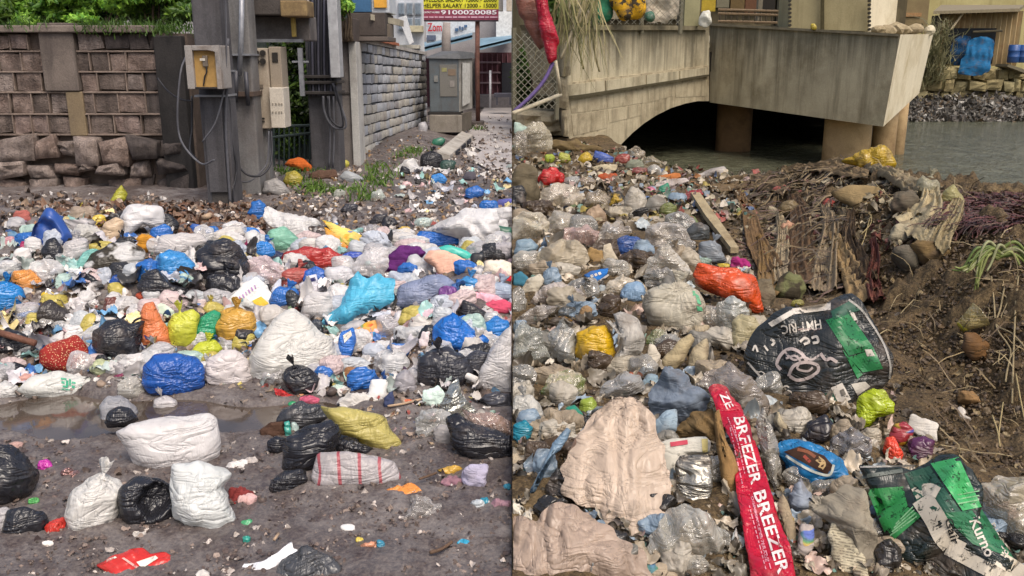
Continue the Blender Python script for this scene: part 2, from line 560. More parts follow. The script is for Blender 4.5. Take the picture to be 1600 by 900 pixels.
# ---- crumpled bags, packets and sheets
_ICO = {}
def ico(sub):
    if sub not in _ICO:
        bm = bmesh.new(); bmesh.ops.create_icosphere(bm, subdivisions=sub, radius=1)
        bm.verts.index_update()
        V = np.array([v.co[:] for v in bm.verts]); F = np.array([[v.index for v in f.verts] for f in bm.faces], int)
        bm.free(); _ICO[sub] = (V / np.linalg.norm(V, axis=1)[:, None], F)
    return _ICO[sub]

_seed = [100]
COUNT = {}

def outline(shape, R):
    if len(shape) == 4 and not hasattr(shape[0], '__len__'):
        x0, y0, x1, y1 = shape
        th = np.linspace(0, 2 * math.pi, 28, endpoint=False)
        e = 0.80
        c, s = np.cos(th), np.sin(th)
        wob = 1 + 0.07 * np.sin(2 * th + R.uniform(0, 6)) + 0.05 * np.sin(3 * th + R.uniform(0, 6)) + 0.035 * np.sin(5 * th + R.uniform(0, 6))
        return np.stack([(x0 + x1) / 2 + (x1 - x0) / 2 * np.sign(c) * np.abs(c) ** e * wob, (y0 + y1) / 2 + (y1 - y0) / 2 * np.sign(s) * np.abs(s) ** e * wob], 1)
    p = [np.asarray(q, float) for q in shape]; n = len(p); out = []
    for i in range(n):                                   # lightly rounded corners
        a, b = p[i], p[(i + 1) % n]
        for k in range(6):
            out.append(a + (b - a) * (k + 0.5) / 6)
    return np.array(out)

def item(name, label, cat, spec, shape, tilt=18, T=None, cr=0.06, lump=0.10, knot=None, sub=None, dz=0.0, Y=None,
         full=1.0, dent=None, fold=None, group=None, film=None, fmax=2.4, pleat=0):
    """A bag, packet, sheet or scrap. shape: outline in photo points (box or polygon); the body is unprojected onto a plane that stands where
    its lower edge meets the ground, then given thickness, lumps and creases. tilt: 0 upright, 90 lying flat."""
    _seed[0] += 1
    R = np.random.default_rng(_seed[0])
    pl = outline(shape, R)
    x0, y0 = pl.min(0); x1, y1 = pl.max(0)
    side = -1 if (x0 + x1) / 2 < 800 else 1
    if name in ('plastic_bag', 'garbage_bag') and knot is None and fold is None and tilt <= 15 and min(x1 - x0, y1 - y0) > 26 and R.uniform() < .4:
        knot = ((x0 + x1) / 2 + R.uniform(-.2, .2) * (x1 - x0), y0 + .06 * (y1 - y0))
    cx = (x0 + x1) / 2
    cx = min(cx, 797) if side < 0 else max(cx, 803)
    flat = tilt >= 50
    if Y is None:
        H = hit(cx, min(896, (y0 + y1) / 2 if flat else y1 - 0.10 * (y1 - y0)))
    else:
        H = P(cx, (y0 + y1) / 2, Y)
    depth = H[1] * CP + (CAMZ - H[2]) * SP
    wpx, hpx = x1 - x0, y1 - y0
    s_m = depth / FOC
    if film is None: film = spec[0] == 'c' or name in ('plastic_sheet', 'tarpaulin') or (tilt >= 45 and name in ('paper_scrap', 'food_wrapper', 'plastic_scrap', 'cloth', 'fruit_peel') and spec[0] != 'x')
    if T is None: T = 0.36 * min(wpx, hpx) * s_m * (1.0 if not flat else 0.35)
    hv = np.array([-H[0], -H[1], 0]); hv /= np.linalg.norm(hv)
    t = math.radians(tilt)
    n = math.cos(t) * hv + math.sin(t) * np.array([0, 0, 1.0])
    e1 = np.cross([0, 0, 1.0], n); e1 /= np.linalg.norm(e1); e2 = np.cross(n, e1)
    P0 = H.copy()
    if Y is None: P0 = H - hv * (T * 0.55 if not flat else 0) + (n * T * 0.35 if flat else 0) + np.array([0, 0, dz])
    org = np.array([0, 0, CAMZ])
    def un(q):
        d = ray(*q); k = ((P0 - org) @ n) / (d @ n); return org + d * k
    W = np.array([un(q) for q in pl])
    L2 = np.stack([(W - P0) @ e1, (W - P0) @ e2], 1)
    c2 = (L2.min(0) + L2.max(0)) / 2
    # centroid of the outline as the star centre
    a, b = L2, np.roll(L2, -1, 0); cr_ = a[:, 0] * b[:, 1] - a[:, 1] * b[:, 0]
    if abs(cr_.sum()) > 1e-9: c2 = np.array([((a[:, 0] + b[:, 0]) * cr_).sum(), ((a[:, 1] + b[:, 1]) * cr_).sum()]) / (3 * cr_.sum())
    d2 = L2 - c2; ang = np.arctan2(d2[:, 1], d2[:, 0]); rad = np.hypot(d2[:, 0], d2[:, 1])
    o_ = np.argsort(ang); ang, rad = ang[o_], rad[o_]
    ang = np.concatenate([ang - 2 * math.pi, ang, ang + 2 * math.pi]); rad = np.concatenate([rad] * 3)
    if sub is None:
        big = max(wpx, hpx)
        sub = 5 if big > (60 if spec[0] != 'c' else 44) else (4 if big > 26 else 3)
    U, F = ico(sub)
    th = np.arctan2(U[:, 1], U[:, 0]); r = np.hypot(U[:, 0], U[:, 1])
    Rt = np.interp(th, ang, rad)
    rr = np.where(r > 0, r, 0) ** (1.0 / (1 + 0.35 * (full)))      # fuller than a ball
    q2 = c2[None] + (np.stack([np.cos(th), np.sin(th)], 1) * (Rt * rr)[:, None])
    zz = U[:, 2] * T
    size = math.sqrt(abs(wpx * hpx)) * s_m * 0.5
    nl = np.stack([U[:, 0], U[:, 1], U[:, 2]], 1)
    thin = T < 0.25 * size
    q3 = np.concatenate([q2 / size, (zz / size)[:, None]], 1) + R.uniform(-50, 50, 3)[None]
    ax = R.normal(size=3); ax[1] += 1.2; ax[2] *= .3; ax /= np.linalg.norm(ax)
    def stretched(q):                                     # folds run along ax
        return q - (q @ ax)[:, None] * ax[None] * 0.72
    if film:                                              # collapsed film: low dome with a ragged skirt and long sharp folds
        cs = np.stack([np.cos(th), np.sin(th), th * 0], 1) + R.uniform(-40, 40, 3)[None]
        q2 = c2[None] + (np.stack([np.cos(th), np.sin(th)], 1) * (Rt * r * (1.06 + .22 * pn((cs) * 1.5) + .16 * pn(cs * 4.0, 3)))[:, None])
        qq = np.concatenate([q2 / size, np.zeros((len(q2), 1))], 1) + R.uniform(-50, 50, 3)[None]
        d0 = T * (1 - r ** 2)
        zz = np.where(U[:, 2] > 0, d0 + .003, d0 * -.1 - .003)
        dn = size * (.12 * pn(qq * 1.2) + pleat * np.abs(pn(qq * [3.2, .8, 1] + pn(qq, 5)[:, None] * .5, 9)) + (cr + (.03 if side < 0 else .055)) * 1.5 * crumple(qq, R, 5, .5, 1.8) + (cr + .02) * .8 * crumple(stretched(qq), R, 8, 1.2, 6.0))
        loc = np.concatenate([q2, (zz + dn)[:, None]], 1)
    elif thin:
        qq = np.concatenate([q2 / size, np.zeros((len(q2), 1))], 1) + R.uniform(-50, 50, 3)[None]
        dn = size * (lump * 1.2 * pn(qq * 1.4) + cr * 0.8 * crumple(qq, R, 9, 0.6, fmax) + cr * 0.7 * crumple(stretched(qq), R, 6, 0.9, 4.0))
        ed = size * 0.06 * crumple(qq + 9, R, 6, 1, 3) * r
        loc = np.concatenate([q2 + np.stack([np.cos(th), np.sin(th)], 1) * ed[:, None], (zz + dn)[:, None]], 1)
    else:
        dd = size * (lump * 1.4 * pn(q3 * 1.3) + cr * 0.65 * crumple(q3, R, 6, 0.6, fmax) + cr * 0.75 * crumple(stretched(q3), R, 6, 0.8, 3.0))
        loc = np.concatenate([q2, zz[:, None]], 1) + nl * dd[:, None]
    if fold is not None or knot is not None:
        kp = un(fold if fold is not None else knot); k2 = np.array([(kp - P0) @ e1, (kp - P0) @ e2])
        v2 = loc[:, :2] - k2[None]; dist = np.hypot(v2[:, 0], v2[:, 1]); phi = np.arctan2(v2[:, 1], v2[:, 0])
        w = phi * R.integers(9, 13) + 1.6 * pn(q3 * 1.5, 21) * 2
        f1 = np.abs(np.sin(w)) ** 0.6
        loc -= nl * (f1 * size * 0.085 * np.exp(-dist / (0.75 * size)) * (U[:, 2] > -0.2))[:, None]
    if dent is not None:
        dp = un(dent[:2]); k2 = np.array([(dp - P0) @ e1, (dp - P0) @ e2]); rd = dent[2] * s_m
        dv = loc[:, :2] - k2; dist = np.hypot(dv[:, 0], dv[:, 1]); dist = dist * (1 + .5 * pn(np.concatenate([dv / (dist[:, None] + 1e-6) * 1.3, zz[:, None] * 0], 1), 8))
        loc[:, 2] -= np.where(U[:, 2] > 0, (1 - sm(0.55, 1.0, dist / rd)) * dent[3] * T, 0)
        loc[:, 2] += np.where(U[:, 2] > 0, np.exp(-((dist / rd - 1.02) / 0.14) ** 2) * 0.03 * T, 0)
    W3 = P0[None] + loc[:, :1] * e1[None] + loc[:, 1:2] * e2[None] + loc[:, 2:3] * n[None]
    if side < 0: W3[:, 0] = np.minimum(W3[:, 0], -0.004)
    else: W3[:, 0] = np.maximum(W3[:, 0], 0.004)
    lo, hi = L2.min(0), L2.max(0)
    uv = (q2 - lo) / (hi - lo)
    o = mk(name, W3, F, M(spec, side), loc=W3.mean(0) * [1, 1, 0] + [0, 0, W3[:, 2].min()], uv=uv)
    tag(o, label, cat, group or (GRP.get(name, name.replace('_', ' ') + ' among the rubbish') + (' on the street' if side < 0 else ' on the canal bank')))
    if knot is not None:
        kp = un(knot); up = kp - (P0 + c2[0] * e1 + c2[1] * e2); up /= np.linalg.norm(up) + 1e-6
        base = kp + n * T * (0.15 if np.hypot(*(np.array(knot) - [cx, (y0 + y1) / 2])) > 0.35 * min(wpx, hpx) else 1.0)
        if np.hypot(*(np.array(knot) - [cx, (y0 + y1) / 2])) < 0.35 * min(wpx, hpx): up = n
        hgt = min(0.16, 0.30 * size + 0.02)
        mb = MB(); ring = []
        a_ = np.cross(up, [0.3, 0.5, 0.8]); a_ /= np.linalg.norm(a_); b_ = np.cross(up, a_)
        prof = [(-0.25, 0.50), (0.0, 0.17), (0.12, 0.15), (0.45, 0.36), (0.8, 0.55), (1.0, 0.62)]
        seg = 18; V = []
        ph = R.uniform(0, 6)
        for hh, rw in prof:
            for k in range(seg):
                an = 2 * math.pi * k / seg
                wv = 1 + 0.35 * math.sin(an * 5 + ph) * min(1, abs(hh) + .2)
                tip = hgt * hh * (1 + 0.25 * math.sin(an * 3 + ph) * (hh > .5))
                V.append(base + up * tip + (a_ * math.cos(an) + b_ * math.sin(an) * 0.45) * hgt * rw * wv)
        Fk = np.array([(i * seg + k, i * seg + (k + 1) % seg, (i + 1) * seg + (k + 1) % seg, (i + 1) * seg + k) for i in range(len(prof) - 1) for k in range(seg)])
        V = np.array(V)
        V[:, 0] = np.minimum(V[:, 0], -.004) if side < 0 else np.maximum(V[:, 0], .004)
        mk('knot', V, Fk, M(spec, side), o)
    return o

GRP = {'plastic_bag': 'plastic bags dumped', 'garbage_bag': 'black garbage bags dumped', 'food_wrapper': 'food wrappers lying', 'paper_scrap': 'paper scraps lying',
       'plastic_sheet': 'plastic sheets lying', 'cloth': 'cloths thrown', 'plastic_cup': 'cups thrown', 'clear_bag': 'clear plastic bags dumped',
       'sack': 'sacks dumped', 'plastic_scrap': 'plastic scraps lying'}

def items(rows):
    for r in rows:
        a = list(r); kw = a.pop() if isinstance(a[-1], dict) else {}
        item(*a, **kw)

def cup(name, label, spec, a, b, r0, r1, depth, group=None):
    """open tapered cup from photo point a (bottom) to b (rim); radii in photo points"""
    A, B = P(*a, depth), P(*b, depth); s = depth * 1.03 / FOC
    t = B - A; L = np.linalg.norm(t); t /= L
    u = np.cross(t, [0.2, -1, 0.3]); u /= np.linalg.norm(u); w = np.cross(t, u)
    seg = 24; prof = [(0, 0), (0, r0 * s), (L, r1 * s), (L + .004, r1 * s * 1.08), (L, r1 * s * .97), (L * .03 + .003, r0 * s * .93), (L * .03 + .003, 0)]
    V = [A + t * h + (u * math.cos(2 * math.pi * k / seg) + w * math.sin(2 * math.pi * k / seg)) * rr for h, rr in prof for k in range(seg)]
    F = np.array([(i * seg + k, i * seg + (k + 1) % seg, (i + 1) * seg + (k + 1) % seg, (i + 1) * seg + k) for i in range(len(prof) - 1) for k in range(seg)])
    o = mk(name, V, F, M(spec), loc=A)
    return tag(o, label, 'cup', group)

def stick(name, label, cat, mat, pts, r, group=None, lift=0.02, seg=7, Y=None):
    """stick, pipe or rope through photo points lying on the ground (or at distance Y)"""
    q = [(P(*p, Y) if Y else hit(*p) + np.array([0, 0, lift])) for p in pts]
    o = MB().tube(curve(q, 6) if len(q) > 2 else q, r, seg).build(name, mat, None, q[0], True)
    return tag(o, label, cat, group)

def board(name, label, cat, mat, quad, thick=0.012, group=None, tilt=80, dz=0.01, name_parts=None):
    """flat stiff card, board or plank given by four photo points, on a tilted plane through its centre"""
    q = [np.asarray(p, float) for p in quad]; c = sum(q) / 4
    H = hit(*c) + np.array([0, 0, dz])
    hv = np.array([-H[0], -H[1], 0]); hv /= np.linalg.norm(hv); t = math.radians(tilt)
    n = math.cos(t) * hv + math.sin(t) * np.array([0, 0, 1.0]); org = np.array([0, 0, CAMZ])
    W = []
    for p in q:
        d = ray(*p); W.append(org + d * (((H - org) @ n) / (d @ n)))
    o = MB().prism(W, -n * thick).build(name, mat, None, H)
    tag(o, label, cat, group)
    return o

# ---- GROUND, PUDDLE, BANK, WATER
def make_grid(u0, u1, nu, y0, y1, ny, zf):
    u = np.linspace(u0, u1, nu); y = np.geomspace(y0, y1, ny)
    Yg, Ug = np.meshgrid(y, u, indexing='ij'); X = (Ug * Yg).ravel(); Yv = Yg.ravel()
    Z = zf(X, Yv)
    i = np.arange(ny * nu).reshape(ny, nu)
    F = np.stack([i[:-1, :-1].ravel(), i[:-1, 1:].ravel(), i[1:, 1:].ravel(), i[1:, :-1].ravel()], 1)
    return np.stack([X, Yv, Z], 1), F

def zl(x, y):
    p = np.stack([x, y, x * 0], 1)
    z = g_left(x, y) + 0.020 * fbm(p * 5.0, 4, 2) + 0.016 * np.abs(pn(p * 17, 5)) + 0.009 * pn(p * 42, 6)
    z += 0.05 * fbm(p * 3.2, 4, 9) * sm(0.02, 0.2, heap(x, y))
    # the road further up the street is smooth
    return z

T = NT('wet_mud'); v = T.coords(1.0, False)
n1 = T.noise(v, 1.7, 6, 0.6); n2 = T.noise(v, 9, 6, 0.65); n3 = T.noise(v, 70, 4, 0.7)
c = T.ramp(n1, [(0.35, lin('4c4748')), (0.5, lin('696463')), (0.66, lin('868180'))])
c = T.mix(T.ramp(n2, [(0.42, (0, 0, 0)), (0.62, (1, 1, 1))]), c, lin('3e3434'))
c = T.mix(0.35, c, T.ramp(n3, [(0.38, lin('3a3030')), (0.62, lin('857a70'))]))
wet = T.ramp(n1, [(0.40, (0.30, 0.30, 0.30)), (0.60, (0.85, 0.85, 0.85))])
MUDM = T.done(T.bsdf(c, wet, T.bump(n3, 0.6, 0.006, T.bump(n2, 0.7, 0.03)), 0.4).outputs[0])
V, F = make_grid(-1.45, -0.00005, 430, 1.2, 46, 560, zl)
V[:, 0] = np.minimum(V[:, 0], -0.001)
kind(mk('ground', V, F, MUDM), 'structure')

# pale paved road beyond the mud
T = NT('worn_asphalt'); v = T.coords(1.0, False)
n1 = T.noise(v, 0.8, 5, 0.6); n3 = T.noise(v, 30, 4, 0.7)
c = T.ramp(n1, [(0.35, lin('96908e')), (0.65, lin('b8b2af'))]); c = T.mix(0.25, c, T.ramp(n3, [(0.35, lin('5a5452')), (0.65, lin('c0b8b4'))]))
ROAD = T.done(T.bsdf(c, 0.7, T.bump(n3, 0.3, 0.01), 0.3).outputs[0])
W = [hit(px, py) for px, py in [(752, 262), (728, 250), (742, 238), (724, 228), (740, 217), (733, 210), (748, 200), (752, 186), (757, 174)]]
W = [(w[0] + .12 * math.sin(7 * k), w[1]) for k, w in enumerate(W)]
W += [(-0.9, 34), (-0.003, 34), (-0.003, W[0][1] - 1.5)]
kind(mk('road', [(x, y, 0.030) for x, y in W], [tuple(range(len(W)))[::-1]], ROAD, smooth=False), 'structure')

# muddy puddle
T = NT('puddle_water'); v = T.coords(1.0, False)
n1 = T.noise(v, 2.5, 4, 0.6)
c = T.ramp(n1, [(0.35, lin('40372f')), (0.65, lin('5c5148'))])
b = T.bsdf(c, 0.06, T.bump(T.noise(v, 9, 2), 0.05, 0.01), 0.6)
PUD = T.done(b.outputs[0])
kind(mk('puddle', [(-3.6, 3.45, -0.022), (-0.60, 3.45, -0.022), (-0.60, 4.35, -0.022), (-3.6, 4.35, -0.022)], [(0, 1, 2, 3)], PUD), 'structure')

def zr(x, y):
    p = np.stack([x, y, x * 0], 1)
    m = sm(0.0, 0.35, x - bank_foot(y))
    z = g_right(x, y)
    r = np.abs(fbm(p * 3.0, 5, 3, 0.55))
    z += m * (0.24 * (r - 0.25) + 0.08 * np.abs(pn(p * 9, 4)) - 0.03 + 0.028 * np.abs(pn(p * 21, 2)) + 0.012 * pn(p * 48, 8))
    z += (1 - m) * 0.05 * fbm(p * 4, 3, 6)
    return z
T = NT('refuse_soil'); v = T.coords(1.0, False)
n1 = T.noise(v, 2.2, 6, 0.65); n2 = T.noise(v, 13, 6, 0.7); n3 = T.noise(v, 60, 4, 0.7)
c = T.ramp(n1, [(0.34, lin('3a2e1e')), (0.5, lin('65523a')), (0.66, lin('85704e'))])
c = T.mix(T.ramp(n2, [(0.40, (0, 0, 0)), (0.62, (1, 1, 1))]), c, lin('281f14'))
c = T.mix(0.4, c, T.ramp(n3, [(0.36, lin('2c2216')), (0.64, lin('8a7654'))]))
SOIL = T.done(T.bsdf(c, 0.8, T.bump(n3, 0.8, 0.012, T.bump(n2, 0.9, 0.05)), 0.3).outputs[0])
V, F = make_grid(0.00005, 1.0, 430, 1.2, 30, 520, zr)
V[:, 0] = np.maximum(V[:, 0], 0.001)
kind(mk('river_bank', V, F, SOIL), 'structure')

T = NT('canal_water'); v = T.coords((1.0, 1.0, 1.0), False)
n1 = T.noise(T.coords((1.6, 0.8, 1), False), 1.6, 4, 0.65, 0.5); n2 = T.noise(v, 7.0, 3, 0.6, 0.4)
c = T.ramp(n1, [(0.3, lin('4a4c3c')), (0.7, lin('6a6b58'))])
CANAL = T.done(T.bsdf(c, 0.10, T.bump(n2, 0.85, 0.10, T.bump(n1, 0.8, 0.25)), 0.5).outputs[0])
kind(mk('water', [(0.003, 9, -.85), (60, 4, -.85), (60, 62, -.85), (0.003, 62, -.85)], [(0, 1, 2, 3)], CANAL), 'structure')

# ---- STREET SIDE: old stone wall
def stone_piece(x0, x1, z0, z1, y, depth, R, bulge=0.02, jig=0.015, n=5):
    """one rough stone: a bulged, uneven face with sides going back into the wall (34 faces)"""
    V = []; g = np.linspace(0, 1, n)
    cj = R.uniform(-jig, jig, (2, 2, 2)); off = R.uniform(-bulge, bulge * .6)
    for j in range(n):
        for i in range(n):
            u, w = g[i], g[j]
            e = min(u, 1 - u, w, 1 - w)
            jx = sum(cj[a, b, 0] * (u if a else 1 - u) * (w if b else 1 - w) for a in (0, 1) for b in (0, 1))
            jz = sum(cj[a, b, 1] * (u if a else 1 - u) * (w if b else 1 - w) for a in (0, 1) for b in (0, 1))
            edge = e < 1e-6
            V.append((x0 + (x1 - x0) * u + jx, y - (0 if edge else bulge * R.uniform(.5, 1.5)) + off, z0 + (z1 - z0) * w + jz))
    rim = [i for i in range(n)] + [j * n + n - 1 for j in range(1, n)] + [(n - 1) * n + i for i in range(n - 2, -1, -1)] + [j * n for j in range(n - 2, 0, -1)]
    F = [(j * n + i, j * n + i + 1, (j + 1) * n + i + 1, (j + 1) * n + i) for j in range(n - 1) for i in range(n - 1)]
    b = len(V); m = len(rim)
    V += [V[k] for k in rim] + [(V[k][0], y + depth, V[k][2]) for k in rim]
    F += [(b + k, b + m + k, b + m + (k + 1) % m, b + (k + 1) % m) for k in range(m)]
    return V, F

STONE = [RM('wall_stone_' + str(i), lin(a), lin(b), 7, 1.0, 0.02, 0.9, lin('2e2826'), 1.6, 0.53, True) for i, (a, b) in
         enumerate([('604f46', '9c8a80'), ('6e6058', 'a89a92'), ('50463f', '84766e'), ('75625a', 'a08e86')])]
STONE_D = [RM('sooty_stone_' + str(i), lin(a), lin(b), 5, 0.8, 0.012, 0.9, lin('201c1c'), 2.0, 0.46, True) for i, (a, b) in enumerate([('4c4543', '6a605c'), ('423c3b', '5c5450')])]
MORTAR = RM('wall_mortar', lin('716258'), lin('8f8075'), 7, 0.6, 0.01, 0.9, lin('3a322e'), 1.8, 0.52)
WY = 10.75
wl = thing('stone_wall', 'old stone boundary wall with raised mortar joints and a collapsed rocky foot', 'wall', P(140, 300, WY))
def wx(px): return P(px, 170, WY)[0]
def wz(py): return P(140, py, WY)[2]
MB().box(wx(-260), wx(300), WY + 0.05, WY + 0.5, -0.2, wz(52)).build('wall_core', RM('wall_core_stone', lin('50463f'), lin('695c54'), 6), wl)
rows = [52, 80, 112, 144, 178, 210]
R = np.random.default_rng(3)
mort = MB(); nst = 0
meshes = []
for k in range(5):
    zt, zb = wz(rows[k]), wz(rows[k + 1])
    px = -250 + R.uniform(0, 20)
    mort.box(wx(-255), wx(262), WY - 0.030, WY + 0.12, zb - 0.012, zb + 0.008, 0.004)
    while px < 258:
        w = R.uniform(24, 46); x1 = min(px + w, 262)
        if 262 - x1 < 12: x1 = 262
        if not (74 < (px + x1) / 2 < 132 and k in (0, 1, 2)):
            V, F = stone_piece(wx(px) + .010, wx(x1) - .010, zb + .014, zt - .016, WY, .12, R, 0.010, 0.026)
            dark = px > 225 or (k == 0 and px > 150) or (k == 1 and px > 215)
            mk('stone', V, F, (STONE_D if dark else STONE)[int(R.integers(2 if dark else 4))], wl); nst += 1
            if k > 0 or px < 74: mort.box(wx(x1) - 0.008, wx(x1) + 0.006, WY - 0.026, WY + 0.12, zb + .012, zt - .014, 0.005)
        px = x1
mort.build('mortar', MORTAR, wl)
# rough rocks of the broken foot, with a hole
foot = [(212, 250, [(-120, -60), (-60, -5), (-5, 58), (58, 86), (86, 112), (112, 158), (158, 205), (205, 250), (250, 290)], 0.05),
        (250, 276, [(-120, -40), (-40, 32), (32, 78), (78, 122), (122, 152), (152, 190), (190, 232), (232, 290)], 0.06),
        (276, 325, [(-120, -30), (-30, 34), (34, 88), (88, 128), (154, 206), (206, 228), (228, 258), (258, 290)], 0.05)]
for t_, b_, xs, bl in foot:
    for (a_, c_) in xs:
        z_off = R.uniform(-4, 4)
        V, F = stone_piece(wx(a_) + .015, wx(c_) - .015, wz(b_ + z_off) + .015, wz(t_ + z_off * .5) - .015, WY - R.uniform(0.0, 0.16), .3, R, bl * 1.2, 0.06, 6)
        mk('stone', V, F, (STONE_D if a_ > 200 else STONE)[int(R.integers(2))], wl)
PLAST = RM('stained_plaster', lin('5e5650'), lin('7a6f67'), 3, 0.4, 0.01, 0.9, lin('3c3634'), 1.6, 0.58, True)
MB().box(wx(78), wx(131), WY - 0.06, WY + 0.1, wz(142), wz(36), .01).build('plaster_pier', PLAST, wl)
MB().box(wx(108), wx(134), WY - 0.045, WY + 0.1, wz(212), wz(143), .01).build('plaster_patch', RM('yellowed_plaster', lin('6f6250'), lin('85755c'), 4, 0.5, 0.01, 0.9), wl)
MB().box(wx(253), wx(296), WY - 0.08, WY + 0.4, -0.1, wz(56), .012).build('end_pier', RM('sooty_plaster', lin('272626'), lin('3a3736'), 3, 0.4, 0.01, 0.9, lin('1e1c1c'), 1.5, 0.5, True), wl)
MB().box(wx(-255), wx(253), WY - 0.10, WY + 0.45, wz(51), wz(40), .012).build('coping', RM('coping_stone', lin('6b625c'), lin('85796f'), 4, 0.5, 0.01, 0.9, lin('3a3330'), 3, 0.55), wl)

# ---- shrubs above the wall
def leaf_cloud(name, parent, mat, blobs, n, size, R, loc=None):
    """crown of bent leaves scattered through several clumps: centre, radii"""
    V = []; F = []; C = []
    vol = np.array([b[1][0] * b[1][1] * b[1][2] for b in blobs]) ** 0.7; vol /= vol.sum()
    which = R.choice(len(blobs), n, p=vol)
    d = R.normal(size=(n, 3)); d /= np.linalg.norm(d, axis=1)[:, None]
    rr = R.uniform(0.35, 1.05, n) ** 0.5
    ctr = np.array([blobs[w][0] for w in which]) + d * rr[:, None] * np.array([blobs[w][1] for w in which])
    a = R.normal(size=(n, 3)); a /= np.linalg.norm(a, axis=1)[:, None]
    b = np.cross(a, d); b /= np.linalg.norm(b, axis=1)[:, None] + 1e-6
    nn = np.cross(a, b)
    sz = size * R.uniform(0.6, 1.4, n)[:, None]
    p = [ctr - a * sz, ctr + b * sz * .42 + nn * sz * .12, ctr + a * sz, ctr - b * sz * .42 + nn * sz * .12]
    V = np.stack(p, 1).reshape(-1, 3)
    F = np.arange(4 * n).reshape(n, 4)
    shade = np.array([blobs[w][2] for w in which]) * R.uniform(0.7, 1.35, n)
    hue = R.uniform(0, 1, n)
    c1, c2 = np.array(lin('3d6b22')), np.array(lin('7da038'))
    cc = (c1[None] * (1 - hue[:, None]) + c2[None] * hue[:, None]) * shade[:, None]
    return mk(name, V, F, mat, parent, loc, False, np.repeat(cc, 4, 0))

def leaf_mat():
    if 'leafm' in _MC: return _MC['leafm']
    T = NT('leaf'); at = T.n('ShaderNodeAttribute', attribute_name='tint')
    b = T.bsdf(at.outputs['Color'], 0.5, None, 0.4)
    tr = T.n('ShaderNodeBsdfTranslucent'); T.l(at.outputs['Color'], tr.inputs[0])
    mx = T.n('ShaderNodeMixShader'); mx.inputs[0].default_value = 0.3; T.l(b.outputs[0], mx.inputs[1]); T.l(tr.outputs[0], mx.inputs[2])
    _MC['leafm'] = T.done(mx.outputs[0]); return _MC['leafm']
LEAF = leaf_mat()
BARK = RM('bark', lin('4a4034'), lin('6a5c4c'), 12, 0.7, 0.01, 0.9)
def shrub(px, py, Y, wpx, hpx, n, size, label, shade=1.0, group='shrubs growing behind the stone wall', R=None, name='shrub', base=None):
    R = R or np.random.default_rng(abs(int(px * 7 + py)))
    c = P(px, py, Y); s = Y * 1.02 / FOC
    b0 = np.array([c[0], Y, base if base is not None else wz(60)])
    o = thing(name, label, 'shrub' if name != 'climbing_plant' else 'climber', b0, group)
    bl = []
    tr = MB()
    for k in range(9):
        ctr = c + np.array([R.uniform(-.5, .5) * wpx * s, R.uniform(-.4, .3) * .6, R.uniform(-.45, .45) * hpx * s])
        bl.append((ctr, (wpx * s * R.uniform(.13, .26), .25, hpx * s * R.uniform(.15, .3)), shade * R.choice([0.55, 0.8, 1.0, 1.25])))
        tr.tube(curve([b0 + [R.uniform(-.1, .1), 0, -.3], (b0 + ctr) / 2 + R.uniform(-.1, .1, 3), ctr], 4), [0.025, .022, .02, .018, .015, .013, .01, .008, .006], 5)
    tr.build('trunk', BARK, o, smooth=True)
    leaf_cloud('crown', o, LEAF, bl, n, size, R)
    return o
shrub(30, 12, 11.6, 110, 60, 5200, 0.05, 'loose green shrub spilling over the wall top above the plainest stretch of stone', 1.0)
shrub(118, 8, 11.9, 90, 55, 3800, 0.055, 'shrub behind the plaster pier of the stone wall, dark in its middle', 0.75)
shrub(165, 16, 11.5, 90, 50, 4600, 0.05, 'bright leafy shrub just beyond the plaster pier of the stone wall', 1.25)
shrub(240, 10, 11.7, 110, 60, 4800, 0.055, 'dark green shrub next to the concrete pole with the meter box', 0.7)
shrub(-60, 10, 11.8, 110, 70, 2500, 0.055, 'shrub over the far stretch of stone wall by the picture border', 0.8)
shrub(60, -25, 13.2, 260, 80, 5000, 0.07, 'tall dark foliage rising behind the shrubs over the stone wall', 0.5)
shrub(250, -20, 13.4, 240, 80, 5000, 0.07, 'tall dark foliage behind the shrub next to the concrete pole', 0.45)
# grass on the coping
def grass(name, centres, n, hgt, R, spread, colr=('4f7a2c', '86a648'), w=0.006):
    ctr = np.array(centres)[R.integers(len(centres), size=n)] + R.normal(size=(n, 3)) * np.array(spread)
    h = hgt * R.uniform(.4, 1.2, n); d = R.normal(size=(n, 3)) * .45; d[:, 2] = 1; d /= np.linalg.norm(d, axis=1)[:, None]
    sd_ = np.cross(d, R.normal(size=(n, 3))); sd_ /= np.linalg.norm(sd_, axis=1)[:, None]
    bend = R.normal(size=(n, 3)) * .3; bend[:, 2] = -abs(bend[:, 2]) * .6
    m_ = ctr + d * (h * .55)[:, None]; t_ = ctr + (d + bend) * h[:, None]
    V = np.stack([ctr - sd_ * w, ctr + sd_ * w, m_ + sd_ * w * .8, m_ - sd_ * w * .8, t_], 1).reshape(-1, 3)
    i = np.arange(n)[:, None] * 5
    F = np.concatenate([i + [0, 1, 2, 3], i + [3, 2, 4, 4]], 0)
    F = [tuple(f[:4]) if f[2] != f[3] else tuple(f[:3]) for f in F.tolist()]
    hu = R.uniform(0, 1, n)[:, None]; cc = np.array(lin(colr[0])) * (1 - hu) + np.array(lin(colr[1])) * hu
    return kind(mk(name, V, F, LEAF, None, None, False, np.repeat(cc, 5, 0)), 'stuff')
R = np.random.default_rng(8)
cs = [P(x, 47 + 2 * R.uniform(-1, 1) + (2 if x > 150 else 0), WY + R.uniform(-.1, .3)) for x in list(range(-10, 80, 5)) + list(range(132, 296, 4)) * 2]
grass('grass', cs, 900, 0.15, R, (.09, .14, .03), ('2c4419', '56742c'))
